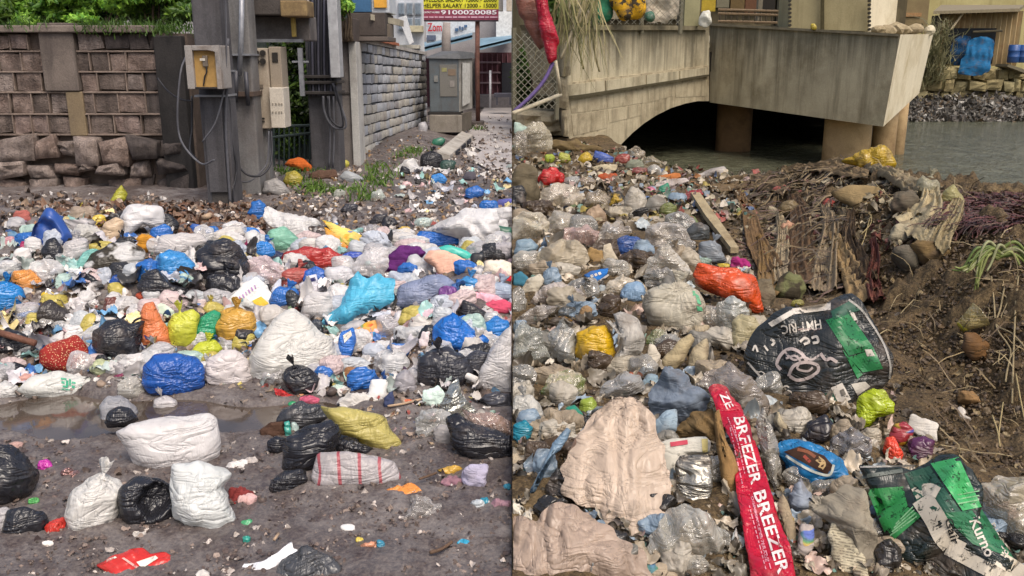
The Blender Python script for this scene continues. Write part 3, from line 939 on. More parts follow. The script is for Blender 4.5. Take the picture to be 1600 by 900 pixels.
gs = [hit(x, y) for x, y in [(468, 285), (478, 292), (488, 297), (497, 303), (455, 272), (500, 300), (445, 268), (585, 270), (597, 262), (608, 278), (578, 282), (560, 300), (640, 240), (628, 246), (650, 238), (575, 312), (742, 203), (748, 205), (753, 203), (535, 300), (590, 290), (505, 255), (495, 270)]]
grass('grass', gs, 800, 0.15, R, (.10, .14, .01), ('456426', '6c8838'), 0.010)

# ---- poles, boxes, cables
CONC = RM('pole_concrete', lin('464548'), lin('5a585a'), 4, 0.4, 0.006, 0.85, lin('2f2c2c'), 1.2, 0.55, True)
CONC2 = RM('pale_pole_concrete', lin('646362'), lin('7e7c7a'), 4, 0.4, 0.006, 0.85, lin('4a4441'), 1.2, 0.57, True)
METALG = FM('grey_metal', lin('8d8f94'), 0.45, 0.5, 0.3)
BLACKC = FM('cable_black', lin('26262b'), 0.5, 0.4)
GREYC = FM('cable_grey', lin('55555a'), 0.55, 0.3)
def post(name, label, px0, px1, pyb, pytop, Y, d, mat, cat='pole', parts=True):
    a, b = P((px0 + px1) / 2, pyb, Y), P((px0 + px1) / 2, pytop, Y)
    x0, x1 = P(px0, 170, Y)[0], P(px1, 170, Y)[0]
    o = thing(name, label, cat, ((x0 + x1) / 2, Y, min(0, a[2])))
    MB().box(x0, x1, Y, Y + d, a[2] - 0.2, b[2], 0.02).build('shaft', mat, o)
    return o, x0, x1
p1, x0, x1 = post('utility_pole', 'grey concrete utility pole carrying the open ochre meter box', 312, 355, 330, -20, 9.8, 0.34, CONC)
MB().box(x0 + .06, x1 - .06, 9.785, 9.81, P(330, 322, 9.8)[2], P(330, 296, 9.8)[2]).build('recess_plate', RM('dark_recess', lin('3d3a38'), lin('4c4845'), 4), p1)
MB().box(x0 + .05, x1 - .05, 9.75, 9.81, P(330, 300, 9.8)[2], P(330, 150, 9.8)[2], .01).build('pole_rib', CONC, p1)
for py in (110, 148): MB().box(x0 - .012, x1 + .012, 9.70, 10.15, P(330, py + 3, 9.8)[2], P(330, py, 9.8)[2]).build('steel_band', METALG, p1)
p2, x0, x1 = post('utility_pole', 'pale concrete slab pole with a steel conduit, beside the tall beige cabinet', 358, 398, 300, -20, 10.7, 0.3, CONC2)
MB().tube([P(378, -20, 10.62), P(377, 60, 10.62), P(374, 118, 10.62)], 0.03, 10).build('conduit', METALG, p2, smooth=True)
MB().tube([P(369, 110, 10.6), P(368, 160, 10.6)], 0.03, 8).tube([P(384, 112, 10.6), P(388, 165, 10.6)], 0.025, 8).build('cable_clamp', FM('dark_metal', lin('45454a'), 0.5, 0.4, .3), p2, smooth=True)
MB().box(x0 - .02, x1 + .02, 10.6, 11.05, P(378, 87, 10.7)[2], P(378, 84, 10.7)[2]).build('steel_band', METALG, p2)
MB().box(x0 - .02, x1 + .02, 10.6, 11.05, P(378, 150, 10.7)[2], P(378, 143, 10.7)[2]).build('steel_band', FM('rust_metal', lin('54463e'), 0.7), p2)
p3, x0, x1 = post('utility_pole', 'dark pole wrapped in a thick bundle of black cables, beside the white lintel block', 482, 528, 275, -20, 13.0, 0.4, CONC)
cb = []
for k in range(9):
    px = 484 + k * 4.6
    cbl = MB().tube(curve([P(px, -20, 12.92), P(px - .5, 60, 12.9 - .02 * (k % 3)), P(px, 112, 12.9), P(px + 1, 150, 12.9)], 4), 0.019, 7)
    cbl.build('cable', [BLACKC, FM('cable_slate', lin('4a4a55'), .5, .4)][k % 2], p3, smooth=True)
for py in (117, 126, 142): MB().box(x0 - .05, x1 + .03, 12.84, 13.45, P(500, py + 5, 13)[2], P(500, py, 13)[2], .008).build('steel_band', FM('dark_band', lin('3a3634'), .6), p3)
MB().box(P(518, 60, 12.8)[0], P(533, 60, 12.8)[0], 12.6, 12.88, P(525, 121, 12.8)[2], P(525, -20, 12.8)[2], .012).build('cable_trough', FM('pale_grey_paint', lin('a3a4a6'), .6), p3)
MB().tube(curve([P(*q, 12.8) for q in [(505, 150), (507, 175), (520, 198), (538, 200), (540, 188), (530, 160), (520, 130)]], 6), 0.018, 7).build('cable_loop', GREYC, p3, smooth=True)
MB().tube(curve([P(*q, 12.78) for q in [(512, 150), (514, 180), (525, 195), (536, 196), (533, 170), (524, 135)]], 6), 0.014, 7).build('cable_loop', BLACKC, p3, smooth=True)
for a_ in ((514, 516), (521, 522)): MB().tube(curve([P(a_[0], 150, 12.85), P(a_[1], 210, 12.85), P(a_[1] - 2, 262, 12.85)], 5), 0.016, 6).build('cable', GREYC, p3, smooth=True)

# meter box on the first pole
mb_ = thing('meter_box', 'small grey meter box with its ochre panel exposed, strapped to the concrete pole', 'meter box', P(320, 138, 9.5))
Yb = 9.45
OCH = FM('ochre_board', lin('b08c52'), 0.6)
BOXG = RM('box_sheet', lin('8a8581'), lin('a09a94'), 5, .3, .004, .7, lin('5a4a3c'), 3, .6)
zb, zt, xa, xb = P(320, 139, Yb)[2], P(320, 71, Yb)[2], P(293, 105, Yb)[0], P(347, 105, Yb)[0]
MB().box(xa, xb, Yb + .02, 9.74, zb, zt, .008).build('casing', BOXG, mb_)
MB().box(xa, xa + .075, Yb - .05, Yb + .02, zb, zt, .006).build('frame_strip', BOXG, mb_)
MB().box(xb - .05, xb, Yb - .05, Yb + .02, zb, zt, .006).build('frame_strip', BOXG, mb_)
MB().box(xa + .075, xb - .05, Yb - .05, Yb + .02, zt - .05, zt, .006).build('frame_strip', BOXG, mb_)
MB().box(xa + .075, xb - .05, Yb - .05, Yb + .02, zb, zb + .02, .004).build('frame_strip', FM('dark_lip', lin('2c2826'), .7), mb_)
MB().box(xa + .075, xb - .05, Yb, Yb + .015, zb + .02, zt - .05).build('panel', OCH, mb_)
MB().prism([P(304, 73, Yb - .1), P(342, 70, Yb - .14), P(341, 82, Yb - .14)], (0, .012, 0)).build('bent_flap', BOXG, mb_)
MB().box(P(317, 90, Yb)[0], P(325, 90, Yb)[0], Yb - .03, Yb, P(320, 104, Yb)[2], P(320, 87, Yb)[2], .006).build('meter', FM('meter_grey', lin('7d7266'), .4), mb_)
MB().box(P(314, 90, Yb)[0], P(322, 90, Yb)[0], Yb - .04, Yb - .025, P(320, 95, Yb)[2], P(320, 91, Yb)[2]).build('meter_label', FM('label_white', lin('d8d0c0'), .5), mb_)
MB().tube(curve([P(*q, Yb - .02) for q in [(322, 104), (323, 112), (320, 120), (318, 134)]], 4), .008, 6).build('wire', BLACKC, mb_, smooth=True)

def cable(label, pts, Y, r, mat, group='loose cables around the poles'):
    q = [P(px, py, Y + dy) for (px, py, dy) in pts]
    o = MB().tube(curve(q, 8), r * .7, 7).build('cable', mat, None, q[0], True)
    return tag(o, label, 'cable', group)
cable('grey cable drooping from the meter box in a long loop down to the mud', [(290, 90, .3), (283, 110, .1), (278, 160, 0), (279, 205, 0), (290, 232, -.1), (315, 256, -.2), (335, 250, -.3)], 9.6, 0.016, GREYC)
cable('black cable sagging off the dark end pier to the meter pole', [(246, 122, .6), (262, 142, .5), (282, 155, .2), (300, 158, 0)], 9.8, 0.014, BLACKC)
cable('pale cable climbing the pole edge past the meter box', [(352, -15, -.1), (354, 60, -.1), (352, 120, -.1), (346, 160, -.12), (335, 195, -.15), (316, 222, -.15)], 9.7, 0.014, GREYC)
cable('thick cable running down between the two concrete poles into the mud', [(356, 60, 0), (354, 140, 0), (353, 200, 0), (356, 260, 0), (360, 318, 0)], 9.75, 0.022, GREYC)
cable('second dark cable dropping between the poles with a bowed foot', [(358, 150, .1), (362, 220, .1), (370, 262, .1), (364, 300, 0), (366, 322, 0)], 9.8, 0.016, BLACKC)
cable('black cables curling low from the beige cabinet round the slab pole', [(424, 205, .2), (425, 240, .1), (420, 262, 0), (405, 275, -.1), (385, 272, -.1), (366, 252, -.1)], 10.4, 0.018, BLACKC)
cable('thin cable bowing out low beside the slab pole foot', [(420, 205, .2), (418, 250, .1), (408, 268, 0), (388, 284, -.1), (364, 280, -.1)], 10.45, 0.013, GREYC)
cable('pale cable arching from the ochre junction box to the cabinet', [(482, -8, 0), (478, 30, 0), (468, 55, 0), (448, 68, 0)], 11.6, 0.018, FM('cable_pale', lin('b0a89c'), .5))
cable('wire looping behind the meter box pole near the wall end', [(300, 150, .2), (300, 200, .2), (297, 235, .1), (308, 250, 0)], 9.9, 0.02, BLACKC)

# beam with junction box over the cabinet
BEAM = RM('beam_concrete', lin('5f5a58'), lin('77716d'), 4, .4, .006, .85, lin('3a3534'), 1.5, .55)
bm_ = thing('concrete_beam', 'grey concrete beam spanning between the slab pole and the cable pole', 'beam', P(430, 60, 11.4))
MB().box(P(388, 40, 11.4)[0], P(484, 40, 11.4)[0], 11.4, 11.8, P(430, 64, 11.4)[2], P(430, 25, 11.4)[2], .015).build('span', BEAM, bm_)
MB().box(P(388, 40, 11.3)[0], P(470, 40, 11.3)[0], 11.28, 11.4, P(430, 66, 11.3)[2], P(430, 61, 11.3)[2]).build('ledge', METALG, bm_)
jb = thing('junction_box', 'weathered ochre junction box sitting on the grey concrete beam', 'junction box', P(465, 28, 11.2))
MB().box(P(444, 10, 11.2)[0], P(485, 10, 11.2)[0], 11.0, 11.4, P(465, 27, 11.2)[2], P(465, 2, 11.2)[2], .015).build('casing', RM('rusty_ochre', lin('7c6848'), lin('9a835a'), 5, .4, .006, .75, lin('4a3a2c'), 3, .5), jb)
MB().box(P(380, 10, 11.2)[0], P(444, 10, 11.2)[0], 11.1, 11.5, P(400, 24, 11.2)[2], P(400, -20, 11.2)[2], .015).build('side_box', RM('dark_box', lin('3e3a37'), lin('524c48'), 4), jb)
MB().box(P(457, 40, 11.3)[0], P(463, 40, 11.3)[0], 11.22, 11.3, P(460, 58, 11.3)[2], P(460, 27, 11.3)[2], .01).build('drain_pipe', FM('pipe_yellow', lin('a8904c'), .5), jb)

# beige feeder cabinet
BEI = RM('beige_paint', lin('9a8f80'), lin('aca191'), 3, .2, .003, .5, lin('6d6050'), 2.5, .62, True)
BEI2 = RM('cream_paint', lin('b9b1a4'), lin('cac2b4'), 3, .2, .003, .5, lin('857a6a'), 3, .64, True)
Yc = 11.0
fc = thing('feeder_cabinet', 'tall beige electrical cabinet with four round meters fixed beside the slab pole', 'cabinet', P(418, 202, Yc))
def bxp(px0, py0, px1, py1, Y, d, name, mat, parent, bev=.008):
    a, b = P(px0, (py0 + py1) / 2, Y)[0], P(px1, (py0 + py1) / 2, Y)[0]
    c = (px0 + px1) / 2
    return MB().box(a, b, Y, Y + d, P(c, py1, Y)[2], P(c, py0, Y)[2], bev).build(name, mat, parent)
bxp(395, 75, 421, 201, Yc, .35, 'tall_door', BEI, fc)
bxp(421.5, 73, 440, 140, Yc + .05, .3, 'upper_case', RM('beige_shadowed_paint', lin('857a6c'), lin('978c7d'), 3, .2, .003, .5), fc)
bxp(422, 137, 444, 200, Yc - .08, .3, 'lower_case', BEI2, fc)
DK = FM('dark_hole', lin('2a2724'), .6)
for cx, cy in ((401, 83), (411, 83), (401, 96), (411, 96)):
    a = P(cx, cy, Yc - .01)
    MB().tube([a, a + np.array([0, -.025, 0])], 0.034, 14).build('round_meter', DK, fc)
bxp(425, 82, 434, 97, Yc + .035, .012, 'window', DK, fc, .002)
bxp(403, 132, 411, 138, Yc - .012, .02, 'label_plate', FM('dull_plate', lin('6a6055'), .5), fc, .002)
for py in (184, 189): bxp(404, py, 413, py + 2, Yc - .02, .03, 'vent_slot', DK, fc, .002)
for px in (425, 430, 435, 439):
    for py in (161, 174): bxp(px, py, px + 2, py + 3, Yc - .09, .015, 'vent_slot', FM('dull_hole', lin('8a8276'), .6), fc, .001)
fcst = bxp(398, 201, 420, 300, Yc + .1, .2, 'leg', CONC2, fc)

# dark ivy-covered wall and grille behind
iv = thing('ivy_wall', 'dark damp wall behind an old green grille, ivy hanging between the poles', 'wall', P(460, 280, 14.6))
bxp(360, -30, 560, 290, 14.6, .3, 'wall_face', RM('damp_wall', lin('2c3330'), lin('4b5552'), 3, .6, .02, .9, lin('1c1f1e'), 1.2, .5, True), iv)
ib = []
R = np.random.default_rng(21)
for k in range(16):
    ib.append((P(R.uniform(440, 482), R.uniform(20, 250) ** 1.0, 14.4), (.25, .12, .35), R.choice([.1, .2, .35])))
leaf_cloud('ivy', iv, LEAF, ib, 4200, .05, R)
fd = thing('iron_grille', 'dull green iron grille standing between the cabinet and the cable pole', 'grille', P(455, 285, 13.6))
GRN = FM('oxidised_green_paint', lin('34403f'), .6)
for k, py in enumerate((62, 196, 216)):
    MB().tube([P(395, py + 2, 13.6), P(485, py - (0 if k != 2 else 8), 13.6)], .022, 6).build('rail', GRN, fd)
for k in range(9):
    px = 420 + k * 8
    MB().tube([P(px, 285, 13.6), P(px, 196, 13.6)], .014, 6).build('bar', GRN, fd)
MB().box(P(466, 100, 12.7)[0], P(473, 100, 12.7)[0], 12.7, 12.75, P(470, 150, 12.7)[2], P(470, 75, 12.7)[2]).build('strap', METALG, fd)
bxp(456, 95, 482, 98, 12.72, .03, 'cross_strap', METALG, fd, .002)

# column at the end of the pole row
cl = thing('concrete_column', 'pale concrete gate column between the cable pole and the whitewashed wall', 'column', P(545, 262, 13.8))
bxp(527, 65, 549, 275, 13.8, .5, 'shaft', RM('column_concrete', lin('6c6663'), lin('857e79'), 3, .4, .006, .85, lin('433e3b'), 1.5, .55, True), cl)
bxp(548.5, 65, 560, 275, 13.75, .5, 'white_strip', RM('column_white', lin('a9a8a4'), lin('bdbbb6'), 3, .3, .006, .8, lin('6a6560'), 1.5, .58, True), cl)
bxp(527, 144, 550, 147, 13.78, .1, 'joint_band', FM('dark_joint', lin('4a4542'), .8), cl, .002)
bxp(526, 28, 552, 65, 13.6, .6, 'brown_cap', RM('brown_concrete', lin('443c38'), lin('5c524c'), 3), cl)
shrub(538, 8, 13.2, 22, 34, 700, .05, 'bright creeper tuft beside the blue painted kiosk', 1.4, name='climbing_plant', base=P(538, 30, 13.2)[2], group='creepers on the street buildings')

# ---- whitewashed stone wall receding along the street
rw = thing('stone_wall', 'whitewashed stone wall with dark joints receding up the street past the column', 'wall', P(560, 250, 15))
A0, A1 = np.array([P(556, 150, 14.6)[0], 14.6]), np.array([P(667, 150, 21.0)[0], 21.0])
ln_ = np.linalg.norm(A1 - A0); du = (A1 - A0) / ln_; nrm = np.array([du[1], -du[0]])
def on_wall(px, py):
    d = ray(px, py); # intersect the wall's vertical plane
    k = (A0 @ nrm) / (d[0] * nrm[0] + d[1] * nrm[1]); p = np.array([d[0] * k, d[1] * k, CAMZ + d[2] * k])
    return (p[:2] - A0) @ du, p[2]
ztop0, ztop1 = on_wall(560, 64)[1], on_wall(664, 86)[1]
Vc = MB()
def wall_pt(u, z, out): q = A0 + du * u + nrm * out; return np.array([q[0], q[1], z])
core = [wall_pt(0, -.2, -.03), wall_pt(ln_, -.2, -.03), wall_pt(ln_, ztop1, -.03), wall_pt(0, ztop0, -.03)]
Vc.prism(core, np.array([-nrm[0], -nrm[1], 0]) * .4).build('joint_bed', RM('whitewash_joint', lin('3e4044'), lin('55585c'), 5), rw)
WW = [RM('whitewash_' + str(i), lin(a), lin(b), 4, .5, .01, .9, lin('6a625c'), 1.8, .60, True) for i, (a, b) in enumerate([('9a9da2', 'b6b9be'), ('a6a8ac', 'c0c2c6'), ('8e9196', 'aaadb2'), ('a8a59c', 'bcb8b0')])]
WWD = RM('whitewash_sooty', lin('46443f'), lin('68655f'), 4, .5, .01, .9, lin('242220'), 1.8, .5, True)
R = np.random.default_rng(9)
nrow = 11
nw = 0
for k in range(nrow):
    f0, f1 = k / nrow, (k + 1) / nrow
    u = 0.03
    while u < ln_ - .05:
        w = R.uniform(.22, .46); u1 = min(ln_, u + w)
        za = ztop0 + (ztop1 - ztop0) * (u / ln_)
        z1, z0 = za * (1 - f0) + 0.0 * f0, za * (1 - f1)
        if R.uniform() > 0.02:
            V, F = stone_piece(u + .014, u1 - .014, z0 + .014, z1 - .014, 0, .05, R, .010, .012)
            V2 = [wall_pt(v[0], v[2], -v[1]) for v in V]
            sooty = u / ln_ > .86 and R.uniform() < .75
            mk('stone', V2, F, WWD if sooty else WW[int(R.integers(4))] if f0 < .62 else WW[int(R.choice([0, 3]))], rw); nw += 1
        u = u1
cop = MB().prism([wall_pt(-.02, ztop0, .03), wall_pt(ln_, ztop1, .03), wall_pt(ln_, ztop1 + .06, .03), wall_pt(-.02, ztop0 + .06, .03)], np.array([-nrm[0], -nrm[1], 0]) * .45)
cop.build('coping', RM('whitewash_coping', lin('a5a19b'), lin('b9b4ad'), 4, .4, .01, .9, lin('5a5048'), 3, .56), rw)
R = np.random.default_rng(10)
rc = []
for k in range(5):
    u = .45 + k * .52
    za = ztop0 + (ztop1 - ztop0) * (u / ln_)
    MB().prism([wall_pt(u, za + .06, .10), wall_pt(u + .5, za + .03, .10), wall_pt(u + .5, za + .09, -.3), wall_pt(u, za + .12, -.3)], (0, 0, .05)).build('roof_tile', FM('terracotta', lin('a0654c'), .8), rw)

# ---- buildings along the street
WHITE = RM('white_render', lin('b4b8be'), lin('cbced2'), 2, .2, .005, .8, lin('8a8c90'), .8, .58, True)
DOORD = FM('dark_interior', lin('2e2f36'), .8)
GLASS = FM('window_glass', lin('76838f'), .15, .6)
b1 = thing('white_building', 'white two storey building with paned windows rising over the whitewashed wall', 'building', P(620, 70, 19))
xa_, xb_, zt_ = P(560, 30, 21)[0], P(661, 30, 21)[0], P(620, -40, 21)[2]
MB().prism([(xa_, 21.2, -.2), (xb_, 21.2, -.2), (xb_, 21.2, zt_), (xa_, 21.2, zt_)], (-xb_ * -.29, 6, 0)).build('wall', WHITE, b1)
for i in range(3):
    for j in range(2):
        x_, y_ = 622 + i * 13, 4 + j * 24
        w_ = bxp(x_, y_, x_ + 10, y_ + 19, 21.12, .1, 'window', FM('frame_grey', lin('9aa2ab'), .6), b1, .004)
        bxp(x_ + 1.2, y_ + 1.5, x_ + 4.6, y_ + 17.5, 21.10, .05, 'pane', GLASS, w_, .002)
        bxp(x_ + 5.4, y_ + 1.5, x_ + 8.8, y_ + 17.5, 21.10, .05, 'pane', GLASS, w_, .002)
bxp(603, 70, 655, 76, 20.9, .4, 'string_course', FM('pale_trim', lin('aaa79b'), .8), b1)
bxp(640, 40, 660, 50, 20.9, .4, 'string_course', FM('cream_trim', lin('b3ac92'), .8), b1)
MB().prism([P(622, 28, 20.6), P(634, 24, 20.6), P(646, 66, 20.6), P(640, 70, 20.6)], (0, .15, 0)).build('pale_pillar', RM('pillar_white', lin('c2c4c6'), lin('d2d4d4'), 3), b1)
k1 = thing('kiosk', 'blue painted street kiosk on a dark cantilevered ledge above the wall end', 'kiosk', P(575, 60, 14.6))
bxp(549, -30, 579, 19, 14.4, .9, 'blue_body', RM('blue_paint', lin('2f5374'), lin('41688c'), 3, .2, .004, .5), k1)
bxp(579, -30, 608, 20, 14.5, .8, 'white_panel', RM('kiosk_white', lin('aeb4bb'), lin('c4c8cc'), 3), k1)
bxp(584, -8, 604, 12, 14.46, .03, 'poster', FM('poster_orange', lin('d8a040'), .6), k1, .003)
bxp(549, 20, 602, 56, 14.3, 1.0, 'dark_ledge', RM('ledge_dark', lin('403a37'), lin('554d48'), 3), k1)
MB().prism([P(579, 22, 14.2), P(624, 30, 14.9), P(624, 40, 14.9), P(579, 31, 14.2)], (0, .6, 0)).build('slab_edge', FM('slab_cream', lin('9d9684'), .8), k1)
bxp(602, 38, 610, 60, 14.5, .3, 'bracket', FM('bracket_brown', lin('6f665c'), .8), k1)
bxp(532, 57, 606, 64, 14.1, 1.0, 'sill_slab', RM('slab_dark', lin('57504b'), lin('6b625c'), 3), k1)

# parade of shops closing the street
sh = thing('shop_parade', 'row of shops under blue awnings closing the street behind the signboard', 'building', P(740, 165, 30))
MB().box(-14, -.006, 31, 36, -.2, P(740, -40, 30)[2]).build('wall', RM('shop_wall', lin('8d8a8c'), lin('a5a2a2'), 2), sh)
bxp(664, 88, 738, 172, 30.6, .4, 'shutter', FM('maroon_shutter', lin('4d3136'), .7), sh)
bxp(742, 82, 799.6, 168, 30.5, .5, 'shopfront', FM('maroon_front', lin('5d3b40'), .7), sh)
for k in range(7): bxp(744 + k * 8, 84, 746 + k * 8, 150, 30.42, .1, 'shutter_rib', FM('maroon_rib', lin('765058'), .7), sh, .01)
for k in range(3): bxp(744, 96 + k * 16, 782, 99 + k * 16, 30.36, .05, 'shelf_board', FM('shelf_grey', lin('8a7478'), .7), sh, .01)
bxp(784, 98, 799.6, 150, 30.3, .1, 'doorway', DOORD, sh)
bxp(742, 148, 799.6, 168, 29.6, .6, 'plinth', FM('plinth_grey', lin('6e6a6c'), .8), sh)
BLUEA = RM('awning_blue', lin('64869a'), lin('85a5b6'), 3, .2, .004, .5, lin('50606a'), 2, .6)
MB().prism([P(663, 74, 28.0), P(738, 55, 28.0), P(738, 48, 30.4), P(663, 66, 30.4)], (0, 0, -.06)).prism([P(663, 74, 28.0), P(738, 55, 28.0), P(738, 61, 28.0), P(663, 80, 28.0)], (0, .05, 0)).build('awning', BLUEA, sh)
MB().prism([P(750, 72, 26.5), P(799.7, 60, 26.5), P(799.7, 55, 30.3), P(750, 60, 30.3)], (0, 0, -.06)).prism([P(750, 72, 26.5), P(799.7, 60, 26.5), P(799.7, 66, 26.5), P(750, 78, 26.5)], (0, .05, 0)).build('awning', BLUEA, sh)
bxp(775, 18, 799.7, 58, 30.2, .6, 'white_gable', FM('gable_white', lin('d5d5d3'), .8), sh)
bxp(778, -30, 799.7, 17, 30.7, .3, 'upper_wall', FM('upper_beige', lin('b0a698'), .8), sh)
MB().box(P(786, 0, 30)[0], P(791, 0, 30)[0], 30.3, 30.7, P(788, 20, 30)[2], P(788, -40, 30)[2]).build('pilaster', WHITE, sh)

# tilted shop hoarding
hb = thing('shop_sign', 'white shop hoarding with red lettering under the blue awning line', 'sign', P(700, 65, 27.9))
MB().prism([P(666, 68, 28.0), P(742, 50, 28.0), P(742, 30, 28.0), P(666, 34, 28.0)], (0, .1, 0)).build('panel', FM('hoarding_white', lin('ccd4da'), .5), hb)
sign_text('Zom', 668, 36, 690, 49, 27.95, FM('red_ink', lin('c02030'), .5), hb)
bxp(667, 55, 681, 63, 27.94, .03, 'grey_print', FM('slate_print', lin('5f6a80'), .6), hb, .002)
for (a_, b_, c_, d_) in ((711, 44, 716, 49), (717, 41, 720, 46), (721, 42, 724, 47), (725, 39, 730, 43)): bxp(a_, b_, c_, d_, 27.94, .03, 'blue_print', FM('blue_ink', lin('4a688c'), .5), hb, .002)

# roadside job board
sg = thing('job_signboard', 'yellow and maroon job advert board on a rusty post over the grey cabinet', 'signboard', P(745, 190, 22))
Ys = 22.0
bxp(658, -30, 779, 14.3, Ys, .06, 'yellow_panel', FM('sign_yellow', lin('d8d23a'), .5), sg, .004)
bxp(658, 14.6, 779, 31, Ys, .06, 'maroon_panel', FM('sign_maroon', lin('8d3f55'), .5), sg, .004)
bxp(658, 31, 779, 33.5, Ys - .03, .1, 'frame_rail', FM('frame_dark', lin('3a2d33'), .6), sg, .004)
INK = FM('sign_ink', lin('3c3a10'), .6); WINK = FM('sign_white_ink', lin('efe6ea'), .5)
sign_text('WELDER SALARY 15000 - 20000', 661, -5, 776, 3, Ys - .01, INK, sg)
sign_text('HELPER SALARY 12000 - 15000', 661, 5.5, 776, 12, Ys - .01, INK, sg)
sign_text('CONTACT NUMBER', 660, 17.8, 687, 20.6, Ys - .01, WINK, sg)
sign_text('9100020085', 689, 15.8, 776, 22.6, Ys - .01, WINK, sg)
px = 660
for w_ in (9, 7, 5, 8, 11, 7, 13, 4, 10, 9, 6, 12):
    bxp(px, 25.6, px + w_, 28.0, Ys - .012, .02, 'small_print', FM('pink_print', lin('c9a0b0'), .5), sg, .001); px += w_ + 1.5
MB().tube([P(747, 195, Ys + .1), P(746, 100, Ys + .1), P(746, 33, Ys + .1)], .055, 10).build('post', RM('rusty_post', lin('6d4a42'), lin('8a6154'), 6, .4, .005, .8, lin('3a2a26'), 3, .5), sg, smooth=True)
bxp(735, 190, 756, 197, Ys - .1, .5, 'footing', RM('footing', lin('4a4340'), lin('5e5652'), 4), sg, .03)

# grey transformer cabinet on its plinth
tc = thing('transformer_cabinet', 'grey roadside transformer cabinet with peeling bills on a concrete plinth', 'cabinet', P(700, 205, 19.2))
Yt = 19.2
GPA = RM('grey_paint', lin('52585c'), lin('626a6e'), 3, .15, .004, .5, lin('46403c'), 2, .63, True)
bxp(671, 90, 717, 175, Yt, .7, 'front_door', GPA, tc, .015)
MB().prism([P(717.5, 90, Yt), P(738, 92, Yt + .75), P(738, 169, Yt + .75), P(717.5, 175, Yt)], (-.05, .05, 0)).build('side_panel', RM('pale_side', lin('94928e'), lin('aeaca6'), 4, .2, .004, .6, lin('5a5652'), 3, .52), tc)
MB().prism([P(666, 91, Yt - .05), P(720, 92, Yt - .05), P(742, 91, Yt + .8), P(739, 84, Yt + .8), P(716, 82, Yt), P(690, 82, Yt + .1)], (0, .05, .03)).build('roof', FM('roof_grey', lin('57595b'), .6), tc)
bxp(687, 101, 714, 151, Yt - .015, .03, 'recessed_panel', RM('panel_grey', lin('63625e'), lin('74726c'), 3, .15, .004, .5), tc, .006)
for (a_, b_, c_, d_, h_) in ((690, 106, 698, 112, '8d8a60'), (700, 108, 712, 118, '7a6a5a'), (703, 126, 710, 136, '8a8580'), (678, 118, 684, 128, '7b7b78')):
    bxp(a_, b_, c_, d_, Yt - .022, .012, 'pasted_bill', FM('bill_' + h_, lin(h_), .7), tc, .001)
MB().prism([P(722, 98, Yt + .1), P(733, 99, Yt + .5), P(733, 160, Yt + .5), P(722, 166, Yt + .1)], (.02, -.02, 0)).build('pasted_bill', FM('bill_white', lin('c4c4c0'), .7), tc)
bxp(668, 175, 720, 180, Yt - .02, .8, 'base_frame', FM('dark_gap', lin('2d2b2a'), .8), tc)
bxp(671, 180, 722, 207, Yt - .15, 1.0, 'plinth', RM('plinth_concrete', lin('7a746c'), lin('928b80'), 3, .4, .006, .85, lin('4f4a40'), 2, .55, True), tc)
MB().prism([P(722.5, 178, Yt - .1), P(737, 174, Yt + .7), P(737, 200, Yt + .7), P(722.5, 207, Yt - .1)], (-.05, .1, 0)).build('plinth_side', RM('plinth_side', lin('5e5952'), lin('746e64'), 3), tc)
# trunk-like grey pole and a thin white pole
tp = MB().tube([P(698, 120, 24), P(697, 60, 24), P(698, 35, 24)], [.13, .12, .10], 10).build('lamp_post', RM('grey_pole', lin('8d8684'), lin('a69e9a'), 6, .4, .006, .8), None, P(698, 120, 24), True)
tag(tp, 'thick grey post rising just behind the transformer cabinet roof', 'post')
tp = MB().tube([P(766, 168, 27), P(766, 110, 27)], .035, 8).build('barrier_post', FM('white_pole', lin('c0c0c4'), .5), None, P(766, 168, 27), True)
tag(tp, 'thin white upright pole in front of the maroon shopfront', 'post')
# parked scooters shape in front of the shops: low dark bench line
kb = thing('scooter_shape', 'low dark shape standing in for parked scooters before the maroon shopfront', 'bench', P(778, 166, 26))
bxp(772, 146, 799.5, 152, 26, .5, 'seat', FM('scooter_dark', lin('4a4a54'), .6), kb)
for px in (775, 796): bxp(px, 152, px + 2.5, 164, 26, .4, 'leg', FM('scooter_dark', lin('4a4a54'), .6), kb, .004)

# fallen concrete slab
fs = thing('concrete_beam', 'broken pale concrete beam with slots lying tilted at the road edge', 'beam', hit(705, 250))
q = [hit(684, 250), hit(698, 254)]
dirn = P(730, 213, 17.8) - q[0]
MB().prism([P(683, 236, 14.6), P(703, 243, 14.6), P(703, 256, 14.6), P(683, 250, 14.6)], P(722, 205, 17.6) - P(683, 236, 14.6)).build('slab_body', RM('pale_slab', lin('98938c'), lin('b3aea5'), 5, .4, .006, .85, lin('6a645c'), 3, .56), fs)
for k in range(3):
    t_ = .2 + k * .25; dv = P(722, 205, 17.6) - P(683, 236, 14.6)
    a_ = P(703.5, 244, 14.6) + dv * t_; b_ = P(703.5, 255, 14.6) + dv * t_
    MB().prism([a_, a_ + dv * .13, b_ * .35 + a_ * .65 + dv * .13 + (b_ - a_) * .3, b_ * .35 + a_ * .65 + (b_ - a_) * .3], (.03, 0, 0)).build('slot', DOORD, fs)

